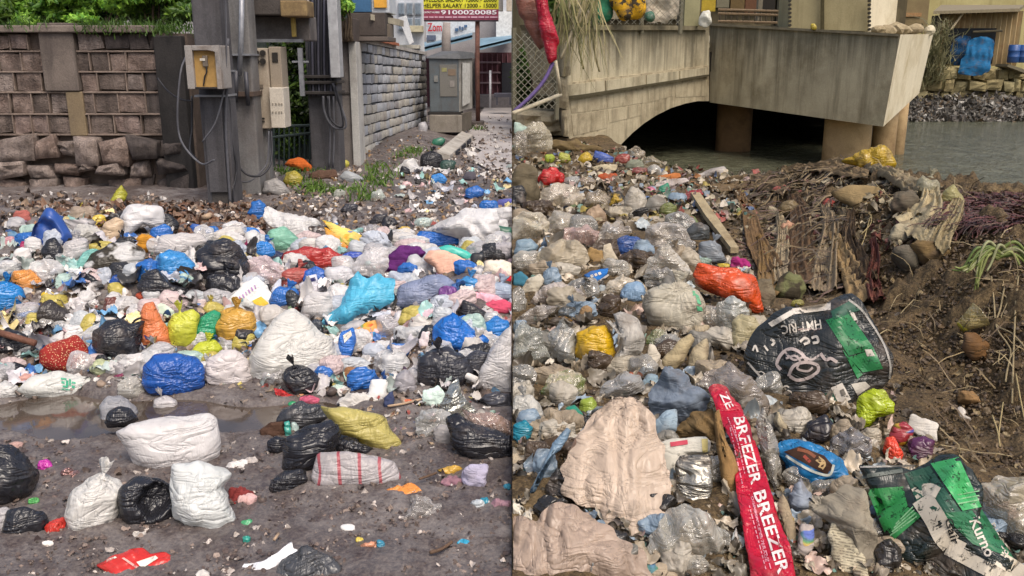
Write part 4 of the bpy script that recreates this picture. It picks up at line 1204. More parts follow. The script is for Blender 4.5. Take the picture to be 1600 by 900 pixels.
# ---- CANAL SIDE: bridge, pier, far bank
DR = (3.85, 1.9, lin('3f3a2c'))
CB = RM('bridge_concrete', lin('a89f86'), lin('c2b89c'), 2.2, .5, .012, .85, lin('5a523e'), 1.0, .53, True, drip=DR)
CB2 = RM('bridge_stone', lin('a3987e'), lin('bcb094'), 2.6, .6, .014, .85, lin('544a36'), 1.3, .53, True)
JO = FM('mortar_shadow', lin('4a4432'), .9)
br = thing('stone_bridge', 'old concrete faced bridge with a low dark arch over the canal', 'bridge', (2.0, 19.2, -1.5))
B0, B1 = np.array([0.90, 18.0]), np.array([5.35, 24.0])
bl_ = np.linalg.norm(B1 - B0); bu = (B1 - B0) / bl_; bn = np.array([bu[1], -bu[0]])      # bn points to the canal side
def bpt(px, py, out=0.0):
    d = ray(px, py); k = ((B0 + bn * out) @ bn) / (d[0] * bn[0] + d[1] * bn[1])
    return np.array([d[0] * k, d[1] * k, CAMZ + d[2] * k])
BACK = np.array([-bn[0], -bn[1], 0])
arch = [(1108, 158), (1090, 158), (1070, 162), (1048, 169), (1026, 180), (1006, 193), (988, 208), (972, 224), (962, 238), (955, 262)]
# face pieces: spandrel above the arch, in courses
MB().prism([bpt(866, 47), bpt(1108, 47), bpt(1108, 104), bpt(885, 132)], BACK * .8).build('parapet', CB, br)
MB().prism([bpt(858, 38, .1), bpt(1108, 40.5, .1), bpt(1108, 47, .1), bpt(862, 47, .1)], BACK * .7).build('coping', RM('bridge_coping', lin('6b6450'), lin('8a8168'), 3, .5, .01, .9, lin('3a3526'), 2, .5), br)
# the two string courses
MB().prism([bpt(884, 130, .06), bpt(1108, 102, .06), bpt(1108, 117, .06), bpt(888, 152, .06)], BACK * .8).build('string_course', CB2, br)
MB().prism([bpt(888, 151, .10), bpt(1108, 116.5, .10), bpt(1108, 119, .10), bpt(888, 156, .10)], BACK * .8).build('ledge', JO, br)
low = [bpt(888, 155), bpt(1108, 118.5)] + [bpt(*a) for a in arch] + [bpt(930, 275), bpt(890, 275)]
MB().prism(low, (0, 7, 0)).build('arch_wall', CB2, br)
R = np.random.default_rng(31)
# dressed blocks beside the arch, set a little proud
blocks = [[(890, 158), (944, 149), (946, 170), (893, 177)], [(948, 149), (1010, 139), (1010, 160), (950, 169)], [(893, 180), (946, 172), (948, 200), (896, 212)],
          [(950, 172), (1002, 163), (1002, 180), (952, 192)], [(1013, 139), (1052, 133), (1052, 150), (1014, 160)], [(1055, 132), (1105, 124.5), (1105, 150), (1056, 152)], [(897, 215), (948, 203), (946, 250), (900, 250)]]
for q in blocks: MB().prism([bpt(*p, .008) for p in q], BACK * .1).build('block', CB2, br)
for q in [[(886, 133), (944, 126), (945, 143), (889, 150)], [(947, 126), (1008, 118), (1008, 132), (948, 142)], [(1011, 117.5), (1060, 111), (1060, 124), (1011, 131.5)], [(1063, 111), (1106, 105), (1106, 116), (1063, 123)]]:
    MB().prism([bpt(*p, .09) for p in q], BACK * .1).build('block', CB, br)
# left end: broken rubble buttress
V, F = stone_piece(*sorted((P(800.5, 0, 18.4)[0], P(880, 0, 18.4)[0])), P(840, 205, 18.4)[2], P(840, 170, 18.4)[2], 18.4, 1.0, R, .2, .1, 6)
mk('rubble', V, F, CB2, br, smooth=False)
for q in ((876, 60, 892, 120), (874, 122, 890, 170), (880, 172, 892, 215)):
    xa, xb = P(q[0], 0, 17.8)[0], P(q[2], 0, 17.8)[0]
    V, F = stone_piece(xa, xb, P(880, q[3], 17.8)[2], P(880, q[1], 17.8)[2], 17.8, .5, R, .05, .04, 5)
    mk('stone', V, F, CB2, br, smooth=False)
# inside of the culvert: vault, added far wall, side
DARKI = RM('culvert_gloom', lin('1c1a16'), lin('2a2620'), 3, .5, .02, .9)  # near-black colour puts the darkness of the tunnel into its surfaces
far = 11.0
v0, v1 = bpt(950, 100), np.array([12.4, 25.2, 0])
# roof slab behind the pier cap and closing wall
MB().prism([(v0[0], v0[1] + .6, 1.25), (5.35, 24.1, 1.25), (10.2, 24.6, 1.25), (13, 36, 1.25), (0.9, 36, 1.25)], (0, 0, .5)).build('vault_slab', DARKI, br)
MB().prism([(0.5, 34, -2), (13.2, 34, -2), (13.2, 34, 1.3), (0.5, 34, 1.3)], (0, .4, 0)).build('culvert_blackout', DARKI, br)  # end wall added to close the tunnel and keep it dark
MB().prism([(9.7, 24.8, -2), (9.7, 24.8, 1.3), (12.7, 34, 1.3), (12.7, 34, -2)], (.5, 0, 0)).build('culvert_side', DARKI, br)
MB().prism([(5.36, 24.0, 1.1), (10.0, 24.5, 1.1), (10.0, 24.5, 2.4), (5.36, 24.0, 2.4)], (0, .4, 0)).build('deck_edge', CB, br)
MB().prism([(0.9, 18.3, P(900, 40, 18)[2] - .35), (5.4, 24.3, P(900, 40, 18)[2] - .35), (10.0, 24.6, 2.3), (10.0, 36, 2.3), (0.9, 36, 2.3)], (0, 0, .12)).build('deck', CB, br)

# pier cap, its column, its piles
CP_ = RM('cap_concrete', lin('9c937a'), lin('b6ac90'), 1.6, .45, .012, .85, lin('4e452f'), .7, .53, True, drip=DR)
CPL = RM('cap_lit_end', lin('cfc4a8'), lin('ded3b8'), 1.6, .3, .008, .8, lin('8a7a58'), .9, .6, True)  # paler concrete: light falling on cap end and column side, painted in
pc = thing('viaduct_pier', 'massive concrete viaduct pier cap on rust stained round piles standing in the canal', 'bridge pier', (7.5, 21, -1.5))
Yl, Yr, Yb = 23.9, 19.0, 22.2
C0, C1 = P(1109, 100, Yl)[:2], P(1407, 100, Yr)[:2]; cu_ = (C1 - C0) / np.linalg.norm(C1 - C0); cn_ = np.array([cu_[1], -cu_[0]])
def cpt(px, py):
    d = ray(px, py); k = (C0 @ cn_) / (d[0] * cn_[0] + d[1] * cn_[1]); return np.array([d[0] * k, d[1] * k, CAMZ + d[2] * k])
f = [cpt(1109, 37), cpt(1407, 54), cpt(1380, 198), cpt(1109, 160)]
e = [f[1], P(1458, 53, Yb), P(1436, 146, Yb), f[2]]
bk = [f[0] + np.array([1.5, 3.4, 0]), e[1] + np.array([-1.2, 3.4, 0]), e[2] + np.array([-1.2, 3.4, 0]), f[3] + np.array([1.5, 3.4, 0])]
Vp = f + [e[1], e[2]] + bk
Fp = [(0, 3, 2, 1), (1, 2, 5, 4), (0, 1, 4, 7, 6), (3, 9, 8, 5, 2), (4, 5, 8, 7), (6, 7, 8, 9), (0, 6, 9, 3)]
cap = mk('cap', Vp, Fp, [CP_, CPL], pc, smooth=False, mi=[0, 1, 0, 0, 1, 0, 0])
MB().prism([p + np.array([-.05, -.05, .0]) for p in (cpt(1109, 36), cpt(1406, 53), cpt(1406, 57), cpt(1109, 40))], (.1, .3, .0)).build('edge_lip', RM('cap_lip', lin('6b6350'), lin('8a8068'), 4, .5, .01, .9), pc)
PILE = RM('pile_rust', lin('6a5238'), lin('8a6c4a'), 2, .4, .01, .8, lin('3a2c1e'), 1.2, .52)
PILEP = RM('pile_pale', lin('9c835f'), lin('b89e76'), 2, .4, .01, .8, lin('5a442c'), 1.2, .54)
def pile(px0, px1, pyt, Y, mat):
    a, b = P(px0, pyt, Y), P(px1, pyt, Y); r = (b[0] - a[0]) / 2; c = (a + b) / 2
    MB().tube([(c[0], Y + r, c[2] + .15), (c[0], Y + r, 0.0), (c[0], Y + r, -2.4)], r, 28).build('pile', mat, pc, smooth=True)
pile(1303, 1376, 190, 20.6, PILEP)
pile(1128, 1184, 160, 24.2, PILE)
pile(1376, 1412, 165, 21.4, PILEP)
pile(1404, 1426, 150, 23.5, PILEP)
COLM = RM('column_olive', lin('8e8462'), lin('a39874'), 1.6, .25, .006, .8, lin('6a6044'), .9, .58, True)
top_ = [P(1232, 44, 22.4), P(1356, 49, 21.6), P(1398, 47, 22.8)]
Vc = [top_[0], top_[1], top_[2]] ; up = np.array([0, 0, 3.0])
cbk = top_[0] + np.array([.8, 2.4, 0]); 
MB().prism([top_[0], top_[1], top_[1] + up, top_[0] + up], (.3, 2.0, 0)).build('column', COLM, pc)
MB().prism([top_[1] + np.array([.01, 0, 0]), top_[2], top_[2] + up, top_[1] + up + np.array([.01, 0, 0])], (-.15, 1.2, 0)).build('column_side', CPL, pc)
MB().prism([P(1283, 46, 21.95), P(1288, 46, 21.9), P(1288, -30, 21.9), P(1283, -30, 21.95)], (.02, .1, 0)).build('form_groove', FM('groove', lin('5a5238'), .9), pc)
for px, Yq in ((1234, 22.3), (1358, 21.5)):
    for k in range(8):
        p_ = P(px, 46 - k * 6.4, Yq)
        MB().tube([p_ + np.array([0, -.04, 0]), p_ + np.array([0, .02, 0])], .034, 8).build('bolt', FM('bolt_dark', lin('2e2a20'), .6), pc)
# rubble and a small yellow bag on the cap top
# things on the deck behind the parapet
MESHM = FM('wire_grey', lin('8b8878'), .6, .4, .2)
def chainlink(name, label, quad, Y, step, r, parent=None, posts=()):
    (x0, y0), (x1, y1) = quad
    a, b = P(x0, y1, Y), P(x1, y0, Y)
    o = thing(name, label, 'fence', ((a[0] + b[0]) / 2, Y, a[2]), 'chain link fences round the canal')
    m = MB(); w, h = b[0] - a[0], b[2] - a[2]
    n = int((w + h) / step)
    for k in range(n):
        t = k * step
        for sgn in (1, -1):
            p = []
            xs, zs = (max(0, t - h), min(t, h)), None
            s0, s1 = max(0, t - h), min(t, w)
            q0 = (s0, t - s0); q1 = (s1, t - s1)
            if sgn < 0: q0 = (w - q0[0], q0[1]); q1 = (w - q1[0], q1[1])
            m.tube([(a[0] + q0[0], Y + .004 * sgn, a[2] + q0[1]), (a[0] + q1[0], Y + .004 * sgn, a[2] + q1[1])], r, 4, False)
    kind(m.build('wire_netting', MESHM, o), 'stuff')
    for px in posts:
        MB().tube([(P(px, y1, Y)[0], Y + .05, a[2] - .2), (P(px, y1, Y)[0], Y + .05, b[2] + .1)], .05, 8).build('post', FM('post_grey', lin('6a6654'), .7), o)
    return o
chainlink('chain_link_fence', 'chain link fence on the bridge deck behind the yellow sack', ((880, -30), (1070, 38)), 20.5, .16, .006, None, (900, 1003, 1064))
chainlink('chain_link_fence', 'sagging chain link fence behind the hanging red net bags', ((801, 52), (872, 170)), 17.2, .13, .008, None, (803, 870))
gp = thing('concrete_post', 'olive grey concrete post at the junction of the bridge parapet and pier cap', 'post', P(1082, 40, 22.6))
bxp(1070, -30, 1094, 41, 22.6, .35, 'shaft', RM('post_olive', lin('7f7b5c'), lin('96916e'), 3, .3, .006, .8), gp)
bxp(1061, -30, 1069, 41, 22.8, .2, 'dark_edge', FM('post_dark', lin('3b362b'), .8), gp)
item('green_net', 'green shade net bundled on the fence of the bridge deck', 'net', 'k#2f6d50', (924, -20, 958, 34), 5, Y=19.6, T=.10)
item('sack', 'yellow mesh sack stuffed against the fence on the bridge deck', 'sack', 'k#c89a22dark', (955, -20, 1008, 32), 5, Y=19.4, T=.2)
item('plastic_sheet', 'pale shredded sheet hanging behind the bridge fence mesh', 'sheet', 'k#b5ab98', (1004, -20, 1062, 34), 5, Y=21.0, T=.04)
item('plastic_bag', 'dark green bag under the pale sheet on the bridge deck', 'bag', 'p#35654e', (1006, 18, 1024, 34), 5, Y=20.2)
item('paper_scrap', 'white crumpled paper caught beside the olive concrete post', 'paper', 'k#c9c8bc', (1092, 18, 1112, 42), 10, Y=22.4, T=.12, film=1, cr=.12)
yb = bxp(1097, -30, 1119, 18, 24.4, .05, 'yellow_board', FM('yellow_board', lin('a8902c'), .6), None)
tag(yb, 'mustard yellow board standing behind the olive concrete post', 'board')
# backdrop building behind the deck
bb = thing('brown_building', 'brown building in shadow behind the bridge deck with rails and barred openings', 'building', (8, 38, 0))
BRN = RM('brown_wall', lin('4d4532'), lin('665c44'), 1.5, .4, .01, .9, lin('2d271c'), .8, .52, True)
MB().box(.02, 16.0, 38, 40, -2, 9).build('wall', BRN, bb)
for (a_, b_, c_, d_, h_) in ((1120, -20, 1140, 12, '6a6552'), (1142, -20, 1164, 18, '5b4a2c'), (1165, -20, 1186, 20, '5a3c28'), (1192, -20, 1212, 16, '1f1b14'), (1214, -20, 1234, 40, '28281e'), (880, -20, 922, 36, '8a8068'), (925, -30, 1062, 30, '847a64')):
    bxp(a_, b_, c_, d_, 37.8, .3, 'opening', FM('open_' + h_, lin(h_), .8), bb)
rl = thing('railing', 'rusty railing of the deck between the yellow board and the viaduct column', 'railing', P(1160, 34, 26))
for py in (15, 21, 33): MB().tube([P(1122, py, 26), P(1232, py + 3, 26)], .035, 6).build('rail', FM('rail_rust', lin('7d6a52'), .7), rl)
for k in range(12): MB().tube([P(1125 + k * 9, 36, 26), P(1125 + k * 9, 15, 26)], .022, 6).build('baluster', FM('rail_dark', lin('4b4234'), .7), rl)
bxp(1185, -30, 1192, 38, 26, .2, 'post', FM('rail_post', lin('7a7362'), .7), rl)
# rubble on the cap top
def rubble(name, label, cat, px, py, Y, r, mat, group, flat=.6):
    c = P(px, py, Y); R = np.random.default_rng(int(px * 3 + py)); U, F = ico(2)
    d = 1 + .45 * pn(U * 1.6 + px, 3) + .2 * pn(U * 4 + px, 5)
    V = U * d[:, None] * np.array([r, r * .8, r * flat]) + c
    return tag(mk(name, V, F, mat, None, c, False), label, cat, group)
DEB = RM('debris_stone', lin('85765c'), lin('a49678'), 6, .6, .01, .9)
for k, (px, lab) in enumerate([(1372, 'first of the rubble lumps along the pier cap top, next to the column'), (1386, 'broad flat rubble lump on the pier cap top'), (1400, 'grey rubble lump midway along the pier cap end'), (1414, 'rubble lump near the outer corner of the pier cap'), (1430, 'small rubble lump just before the pale ball on the pier cap')]):
    rubble('rubble_lump', lab, 'rubble', px, 46 + (k % 2) * 2, 20.6 + k * .25, .16 + .05 * (k % 3), DEB, 'rubble on the pier cap')
rubble('rubble_lump', 'round pale lump on the outer corner of the pier cap', 'rubble', 1452, 48, 21.8, .13, FM('pale_lump', lin('c0b69c'), .8), None, .9)
item('plastic_bag', 'tiny yellow bag lying on the pier cap below the column', 'bag', 'p#b8a43c', (1266, 37, 1276, 47), 5, Y=20.9, sub=3)

# far bank: shack on a stone embankment with rubbish at the water line
FB = 38.5
em = thing('stone_embankment', 'crumbling yellowish stone embankment under the shack across the canal', 'wall', P(1530, 180, FB))
EMS = [RM('bank_stone_' + str(i), lin(a), lin(b), 1.5, .6, .03, .9, lin('4f4630'), .8, .55) for i, (a, b) in enumerate([('8a7d58', 'a3966e'), ('7a6e4e', '958862'), ('94885f', 'b0a47c')])]
MB().box(P(1440, 0, FB)[0], P(1700, 0, FB)[0], FB + .6, FB + 8, -2, P(1500, 112, FB)[2] - .2).build('core', EMS[1], em)
R = np.random.default_rng(77)
for j, (ya, yb_) in enumerate([(106, 124), (124, 142), (142, 165)]):
    px = 1446
    while px < 1640:
        w = R.uniform(14, 30)
        V, F = stone_piece(P(px, 0, FB)[0] + .03, P(px + w, 0, FB)[0] - .03, P(1500, yb_, FB)[2], P(1500, ya + R.uniform(-2, 2), FB)[2] - .04, FB + R.uniform(0, .35), 1.0, R, .07, .06, 5)
        mk('stone', V, F, EMS[int(R.integers(3))], em, smooth=False); px += w
shk = thing('shack', 'corrugated tin shack on the far embankment with a dark doorway', 'hut', P(1530, 108, FB + 1))
m = MB(); xs = np.linspace(P(1464, 60, FB + 1)[0], P(1592, 60, FB + 1)[0], 64)
for i in range(63):
    y0_, y1_ = [FB + 1 + .07 * math.sin(k * math.pi / 2 * 1.0) for k in (i, i + 1)]
    zb0, zt0 = P(1530, 103, FB + 1)[2], P(1530, 17, FB + 1)[2]
    m.add([(xs[i], y0_, zb0), (xs[i + 1], y1_, zb0), (xs[i + 1], y1_, zt0), (xs[i], y0_, zt0)], [(0, 1, 2, 3)])
m.build('corrugated_wall', RM('tin', lin('a08d68'), lin('bba67e'), 2, .2, .004, .6, lin('7a5a3a'), 1.0, .55, True), shk)
MB().prism([P(1458, 22, FB + .3), P(1592, 18, FB + .3), P(1600, 12, FB + 4), P(1470, 12, FB + 4)], (0, 0, .12)).build('roof', FM('roof_tin', lin('7f745c'), .7), shk)
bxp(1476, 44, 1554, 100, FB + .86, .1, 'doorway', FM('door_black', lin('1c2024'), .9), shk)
bxp(1460, 24, 1468, 104, FB + .5, .5, 'dark_jamb', FM('jamb', lin('3a3428'), .9), shk)
MB().tube([P(1486, 46, FB + .6), P(1505, 20, FB + .6)], .05, 6).build('prop_pole', FM('pole_pale', lin('b8a888'), .7), shk)
MB().tube([P(1520, 50, FB + .6), P(1566, 48, FB + .6)], .05, 6).build('prop_pole', FM('pole_dark', lin('4a4434'), .7), shk)
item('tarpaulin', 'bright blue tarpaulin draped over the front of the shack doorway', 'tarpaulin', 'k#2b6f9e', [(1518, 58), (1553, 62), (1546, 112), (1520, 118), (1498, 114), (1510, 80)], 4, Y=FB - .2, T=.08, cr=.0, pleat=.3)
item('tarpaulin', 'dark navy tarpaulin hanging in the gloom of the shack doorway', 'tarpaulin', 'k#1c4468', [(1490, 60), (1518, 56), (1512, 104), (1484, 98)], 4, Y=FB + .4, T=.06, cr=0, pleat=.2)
for k, (px, lab) in enumerate([(1582, 'blue plastic drum standing at the shack end by the tilted plank'), (1597, 'second blue drum cut by the picture border near the shack')]):
    c = P(px, 98, FB + .3); h_ = P(px, 70, FB + .3)[2] - c[2]
    m = MB().tube([c + [0, 0, h_ * q] for q in (0, .04, .3, .33, .36, .64, .67, .7, .96, 1)], [.2, .23, .23, .245, .23, .23, .245, .23, .23, .2], 20).build('barrel', M('x#2c4f86'), None, c, True); tag(m, lab, 'drum', 'blue drums by the shack')
bd_ = MB().prism([P(1576, 100, FB - .3), P(1606, 110, FB - .3), P(1606, 116, FB - .3), P(1574, 104, FB - .3)], (0, 1, 0)).build('plank', FM('plank_grey', lin('6d6652'), .8), None, P(1590, 108, FB))
tag(bd_, 'grey plank leaning on the embankment below the blue drums', 'plank')
yh = thing('yellow_house', 'yellowish painted house wall rising behind the tin shack', 'house', P(1560, 10, 58))
MB().box(P(1400, 0, 58)[0], P(1700, 0, 58)[0], 58, 64, -2, 9).build('wall', RM('yellow_wall', lin('9a9062'), lin('b3a876'), 1, .2, .01, .8, lin('7a7048'), .6, .56, True), yh)
bxp(1403, -30, 1452, 46, 56, 1.5, 'brown_extension', RM('brown_ext', lin('6a5b40'), lin('80704f'), 1, .2, .01, .8), yh)
bxp(1404, 20, 1440, 26, 55.9, .2, 'string_course', FM('ext_band', lin('94724c'), .8), yh)
kind(mk('far_bank', [(P(1405, 0, 36)[0], 35.6, -.95), (60, 35.0, -.95), (60, 39.5, .1), (P(1415, 0, 38)[0], 39.5, .1)], [(0, 1, 2, 3)], RM('bank_soil', lin('3c3a34'), lin('5a564c'), 1, .6, .05, .9)), 'structure')
# embankment weeds
R = np.random.default_rng(14)
grass('undergrowth', [P(px, py, FB - .2) for px, py in ((1452, 100), (1450, 80), (1458, 70), (1446, 120), (1456, 120), (1462, 96), (1470, 60))], 700, .8, R, (.35, .3, .3), ('5a5a3a', '8a8460'), .02)

# ---- loose litter that nobody could count
PAL_L = ['c4c0bc', 'b0aaa6', 'd6d2ce', '94887e', '6d6058', '4e4543', '35302f', '82746a', 'a08c74', '3d5f92', '5a86a8', '9a4a44', 'b8805a', 'b8aa62', '6a8460', '8aa49a', 'b49a9c', '5f4a62', 'b0aaa4', '8a827a', '75685c', '5b4e46', '98836c', 'c9c4c0', 'bdb8b4', '6a5a50', '41393a', '544a46', '8c7c70', 'a39a92', '7d7068', 'cfcac4']
PAL_R = ['a89e8c', '948a76', 'b8b0a0', '7d7058', '5c5040', '423828', '2a241b', '6f624a', '84785e', 'b0a48c', '4e6282', '7d8c98', '844038', '97683f', '9c8c4a', '627048', '5a7a70', '9a857e', '504838', '7d725f', '8c806a', '4c402e', 'c2baac', '6a5e48', '3a3022', '9a907c', '5a4e3a', 'aaa08c', '8a8070']
def in_poly(px, py, poly):
    x, y = px, py; c = False; n = len(poly); j = n - 1
    for i in range(n):
        xi, yi = poly[i]; xj, yj = poly[j]
        if (yi > y) != (yj > y) and x < (xj - xi) * (y - yi) / (yj - yi) + xi: c = not c
        j = i
    return c
def fast_hits(pix, keep=False):
    d = np.array([ray(*p) for p in pix]); out = np.zeros((len(d), 3)); done = np.zeros(len(d), bool)
    g = g_left if pix[0][0] < 800 else g_right
    for t in np.geomspace(1.8, 60, 700):
        p = np.array([0, 0, CAMZ]) + d * t
        b = (p[:, 2] < g(p[:, 0], p[:, 1])) & ~done
        out[b] = p[b]; done |= b
        if done.all(): break
    return out if keep else out[done]
def litter(name, poly, n, smin, smax, pal, R, lift=.02, flatness=.6, gn=5, mat='litter_tint', lump=False):
    xs = [p[0] for p in poly]; ys = [p[1] for p in poly]; pix = []
    while len(pix) < n:
        a, b = R.uniform(min(xs), max(xs)), R.uniform(min(ys), max(ys))
        if in_poly(a, b, poly): pix.append((a, b))
    H = fast_hits(pix); n = len(H); left = pix[0][0] < 800
    sz = np.exp(R.uniform(math.log(smin), math.log(smax), n)) * np.minimum(1, (H[:, 1] / 5.0) ** .8)
    up = R.normal(size=(n, 3)) * (1 - flatness); up[:, 2] += 1; up[:, 1] -= .3; up /= np.linalg.norm(up, axis=1)[:, None]
    t1 = np.cross(up, R.normal(size=(n, 3))); t1 /= np.linalg.norm(t1, axis=1)[:, None]; t2 = np.cross(up, t1)
    asp = R.uniform(.35, 1, n)
    col = np.array([lin(h) for h in pal])[R.integers(len(pal), size=n)] * R.uniform(.7, 1.2, n)[:, None]
    if lump:
        U, F0 = ico(2)
        sc = np.stack([sz, sz * asp, sz * R.uniform(.35, .8, n)], 1)
        ph = R.uniform(-50, 50, (n, 3)); V = np.zeros((n, len(U), 3))
        for i in range(n):
            dd = 1 + .55 * pn(U * 1.5 + ph[i], 3) + .25 * np.abs(pn(U * 3.5 + ph[i], 5))
            u = U * dd[:, None] * sc[i]
            V[i] = H[i] + up[i] * lift + u[:, :1] * t1[i] + u[:, 1:2] * t2[i] + u[:, 2:3] * up[i]
        m = len(U)
    else:
        g = np.linspace(-1, 1, gn); gx, gy = np.meshgrid(g, g); gx, gy = gx.ravel(), gy.ravel(); m = gn * gn
        i4 = np.arange(m).reshape(gn, gn)
        gx, gy = gx * np.sqrt(1 - .5 * gy ** 2), gy * np.sqrt(1 - .5 * gx ** 2)
        F0 = np.stack([i4[:-1, :-1].ravel(), i4[:-1, 1:].ravel(), i4[1:, 1:].ravel(), i4[1:, :-1].ravel()], 1)
        k1, k2 = R.normal(size=n) * .6, R.normal(size=n) * .6
        qn = np.stack([np.tile(gx, n) * 1.3, np.tile(gy, n) * 1.3, np.zeros(n * m)], 1) + np.repeat(R.uniform(-90, 90, (n, 3)), m, 0)
        rn = (1.1 * pn(qn) + .9 * np.abs(pn(qn * 2.1, 4)) + .3 * pn(qn * 4.3, 6)).reshape(n, m)
        hgt = (k1[:, None] * gx[None] ** 2 + k2[:, None] * gx[None] * gy[None] * .5 + rn * .75) * sz[:, None]
        jx = gx[None] * sz[:, None] * (1 + R.normal(size=(n, m)) * .05); jy = gy[None] * (sz * asp)[:, None] * (1 + R.normal(size=(n, m)) * .05)
        V = (H + up * (lift * R.uniform(.2, 2, n))[:, None])[:, None] + jx[..., None] * t1[:, None] + jy[..., None] * t2[:, None] + hgt[..., None] * up[:, None]
    F = (np.arange(n)[:, None, None] * m + F0[None]).reshape(-1, F0.shape[1])
    V = V.reshape(-1, 3)
    V[:, 0] = np.minimum(V[:, 0], -.003) if left else np.maximum(V[:, 0], .003)
    return kind(mk(name, V, F, tint_mat(mat), None, None, True, np.repeat(col, m, 0)), 'stuff')
R = np.random.default_rng(50)
HEAP = [(0, 350), (120, 318), (260, 330), (330, 345), (420, 350), (500, 360), (600, 372), (680, 350), (799, 330), (799, 640), (640, 636), (520, 622), (330, 606), (180, 612), (0, 622)]
litter('litter', HEAP, 4200, .010, .040, PAL_L, R, .01, .35)
litter('litter', HEAP, 500, .015, .04, ['2f2b2c', '4a4140', '6d5f55', 'd8d4d0', '8a7868', '5b4c44'], R, .02, .4, lump=True)
FILM_L = ['d6d2d0', 'cac6c4', 'dedad8', 'b4b0b0', 'c0bcc0', 'd0ccc8', '9a9698', 'b8bcc8', '6a9ac0', '3a6cb0', '30302f', '2c2b2e', 'a8b4b0', 'c8a8a8', 'd8c890', '8fb8b4']
FILM_R = ['a69c8a', '968c7c', 'b4ac9c', '7d7566', '948c80', '9c907c', '6f695c', '5a5244', '4a4336', '9aa2a4', '8a9aa8', 'bcae98', '6a6254', 'a89a84', 'c0b8a8', '3a342a', '9c907c', 'b0988a']
litter('litter', [(0, 345), (180, 340), (420, 360), (799, 345), (799, 620), (520, 612), (330, 596), (0, 605)], 420, .04, .09, FILM_L, R, .03, .45, 11, 'film_tint')
litter('litter', [(0, 300), (260, 306), (310, 318), (480, 280), (560, 235), (660, 205), (690, 250), (799, 290), (799, 340), (600, 376), (400, 350), (200, 330), (0, 352)], 2000, .012, .05, ['6d5f55', '75685c', '8a7868', '5b4c44', 'a89484', 'b8b0a8', '4a4140', '86705c', 'c4c0bc', '5f524a'], R, .012, .4)
litter('litter', [(440, 285), (560, 240), (660, 208), (720, 250), (799, 285), (799, 330), (620, 370), (420, 320)], 320, .015, .035, ['94744c', 'a4865a', '7a6244', '8a684a', '6d5f55', 'a8a29c'], R, .012, .3, lump=True)
litter('litter', [(600, 250), (720, 250), (799, 262), (799, 330), (640, 350)], 70, .04, .10, FILM_L, R, .02, .6, 9, 'film_tint')
litter('litter', [(690, 262), (735, 200), (770, 184), (799, 184), (799, 290)], 420, .02, .06, ['6d5f55', '8a8078', 'd2cec8', '5b5048', 'a89a8c', '4a423e'], R, .035, .7)
litter('litter', [(0, 640), (330, 602), (480, 604), (470, 640), (200, 668), (0, 684)], 130, .008, .03, ['8a7c70', 'c8c2bc', '6a5c50', '3a3430', 'a89888'], R, .0, .85)
litter('litter', [(30, 318), (400, 318), (480, 350), (330, 372), (120, 350)], 1200, .012, .05, ['5a3d2c', '6b4a34', '4a3428', '7a5a44', '8a7868'], R, .015, .4)
litter('litter', [(0, 690), (480, 640), (800, 640), (800, 900), (0, 900)], 1500, .005, .026, ['4a3f3d', '5d514c', '6f6058', '3a3030', '8a7a70', 'b8aea6', '564844'], R, .004, .75)
litter('gravel', [(0, 660), (480, 640), (800, 630), (800, 900), (0, 900)], 2600, .004, .012, ['4a3f3d', '5d514c', '6f6058', '3a3030', '7a6a60'], R, .002, .7, lump=True)
litter('litter', [(690, 640), (800, 640), (800, 720), (640, 700), (560, 640)], 160, .008, .03, PAL_L, R, .01, .5)
TR = [(801, 235), (960, 226), (1060, 262), (1180, 262), (1200, 330), (1260, 470), (1290, 560), (1400, 600), (1480, 690), (1560, 760), (1600, 800), (1600, 899), (801, 899)]
litter('litter', TR, 5200, .008, .035, PAL_R[3:8] + PAL_R[16:22] + ['2a241b', '1e1a14', '3a3022'] * 4, R, .01, .35)  # near-black tints put the shade of the gaps into the litter
litter('litter', TR, 350, .015, .04, ['4a4030', '5a4e3a', '2e281e', '6d6250', '3d3424'], R, .01, .4, lump=True)
litter('litter', [(801, 225), (960, 226), (1060, 262), (1180, 262), (1180, 350), (801, 360)], 1500, .03, .07, PAL_R, R, .04, .3)
litter('litter', [(801, 260), (960, 250), (1090, 290), (1150, 360), (1200, 480), (1290, 600), (1480, 720), (1600, 810), (1600, 899), (801, 899)], 900, .035, .085, FILM_R, R, .015, .5, 11, 'film_tint')
MOUND = [(1075, 300), (1180, 262), (1200, 248), (1310, 246), (1400, 268), (1490, 288), (1600, 312), (1600, 800), (1480, 690), (1390, 580), (1270, 480), (1190, 400)]
litter('litter', MOUND, 1100, .008, .03, ['54432c', '3f321f', '66553a', '2e2417', '786849', '4a3c28', '867656'], R, .004, .5)
litter('soil_rubble', MOUND, 5200, .004, .017, ['54432c', '42341f', '4d3d27', '32271a', '61503470'[:6], '3a2d1c'], R, .006, .3, lump=True)
litter('litter', [(1075, 300), (1180, 262), (1200, 248), (1310, 246), (1400, 268), (1490, 300), (1440, 380), (1300, 400), (1250, 440), (1190, 400)], 700, .02, .06, ['8a8068', '74684e', '5a4e3a', '9c9074', '7f7560', '3f3626', '7a4a42'], R, .02, .3)
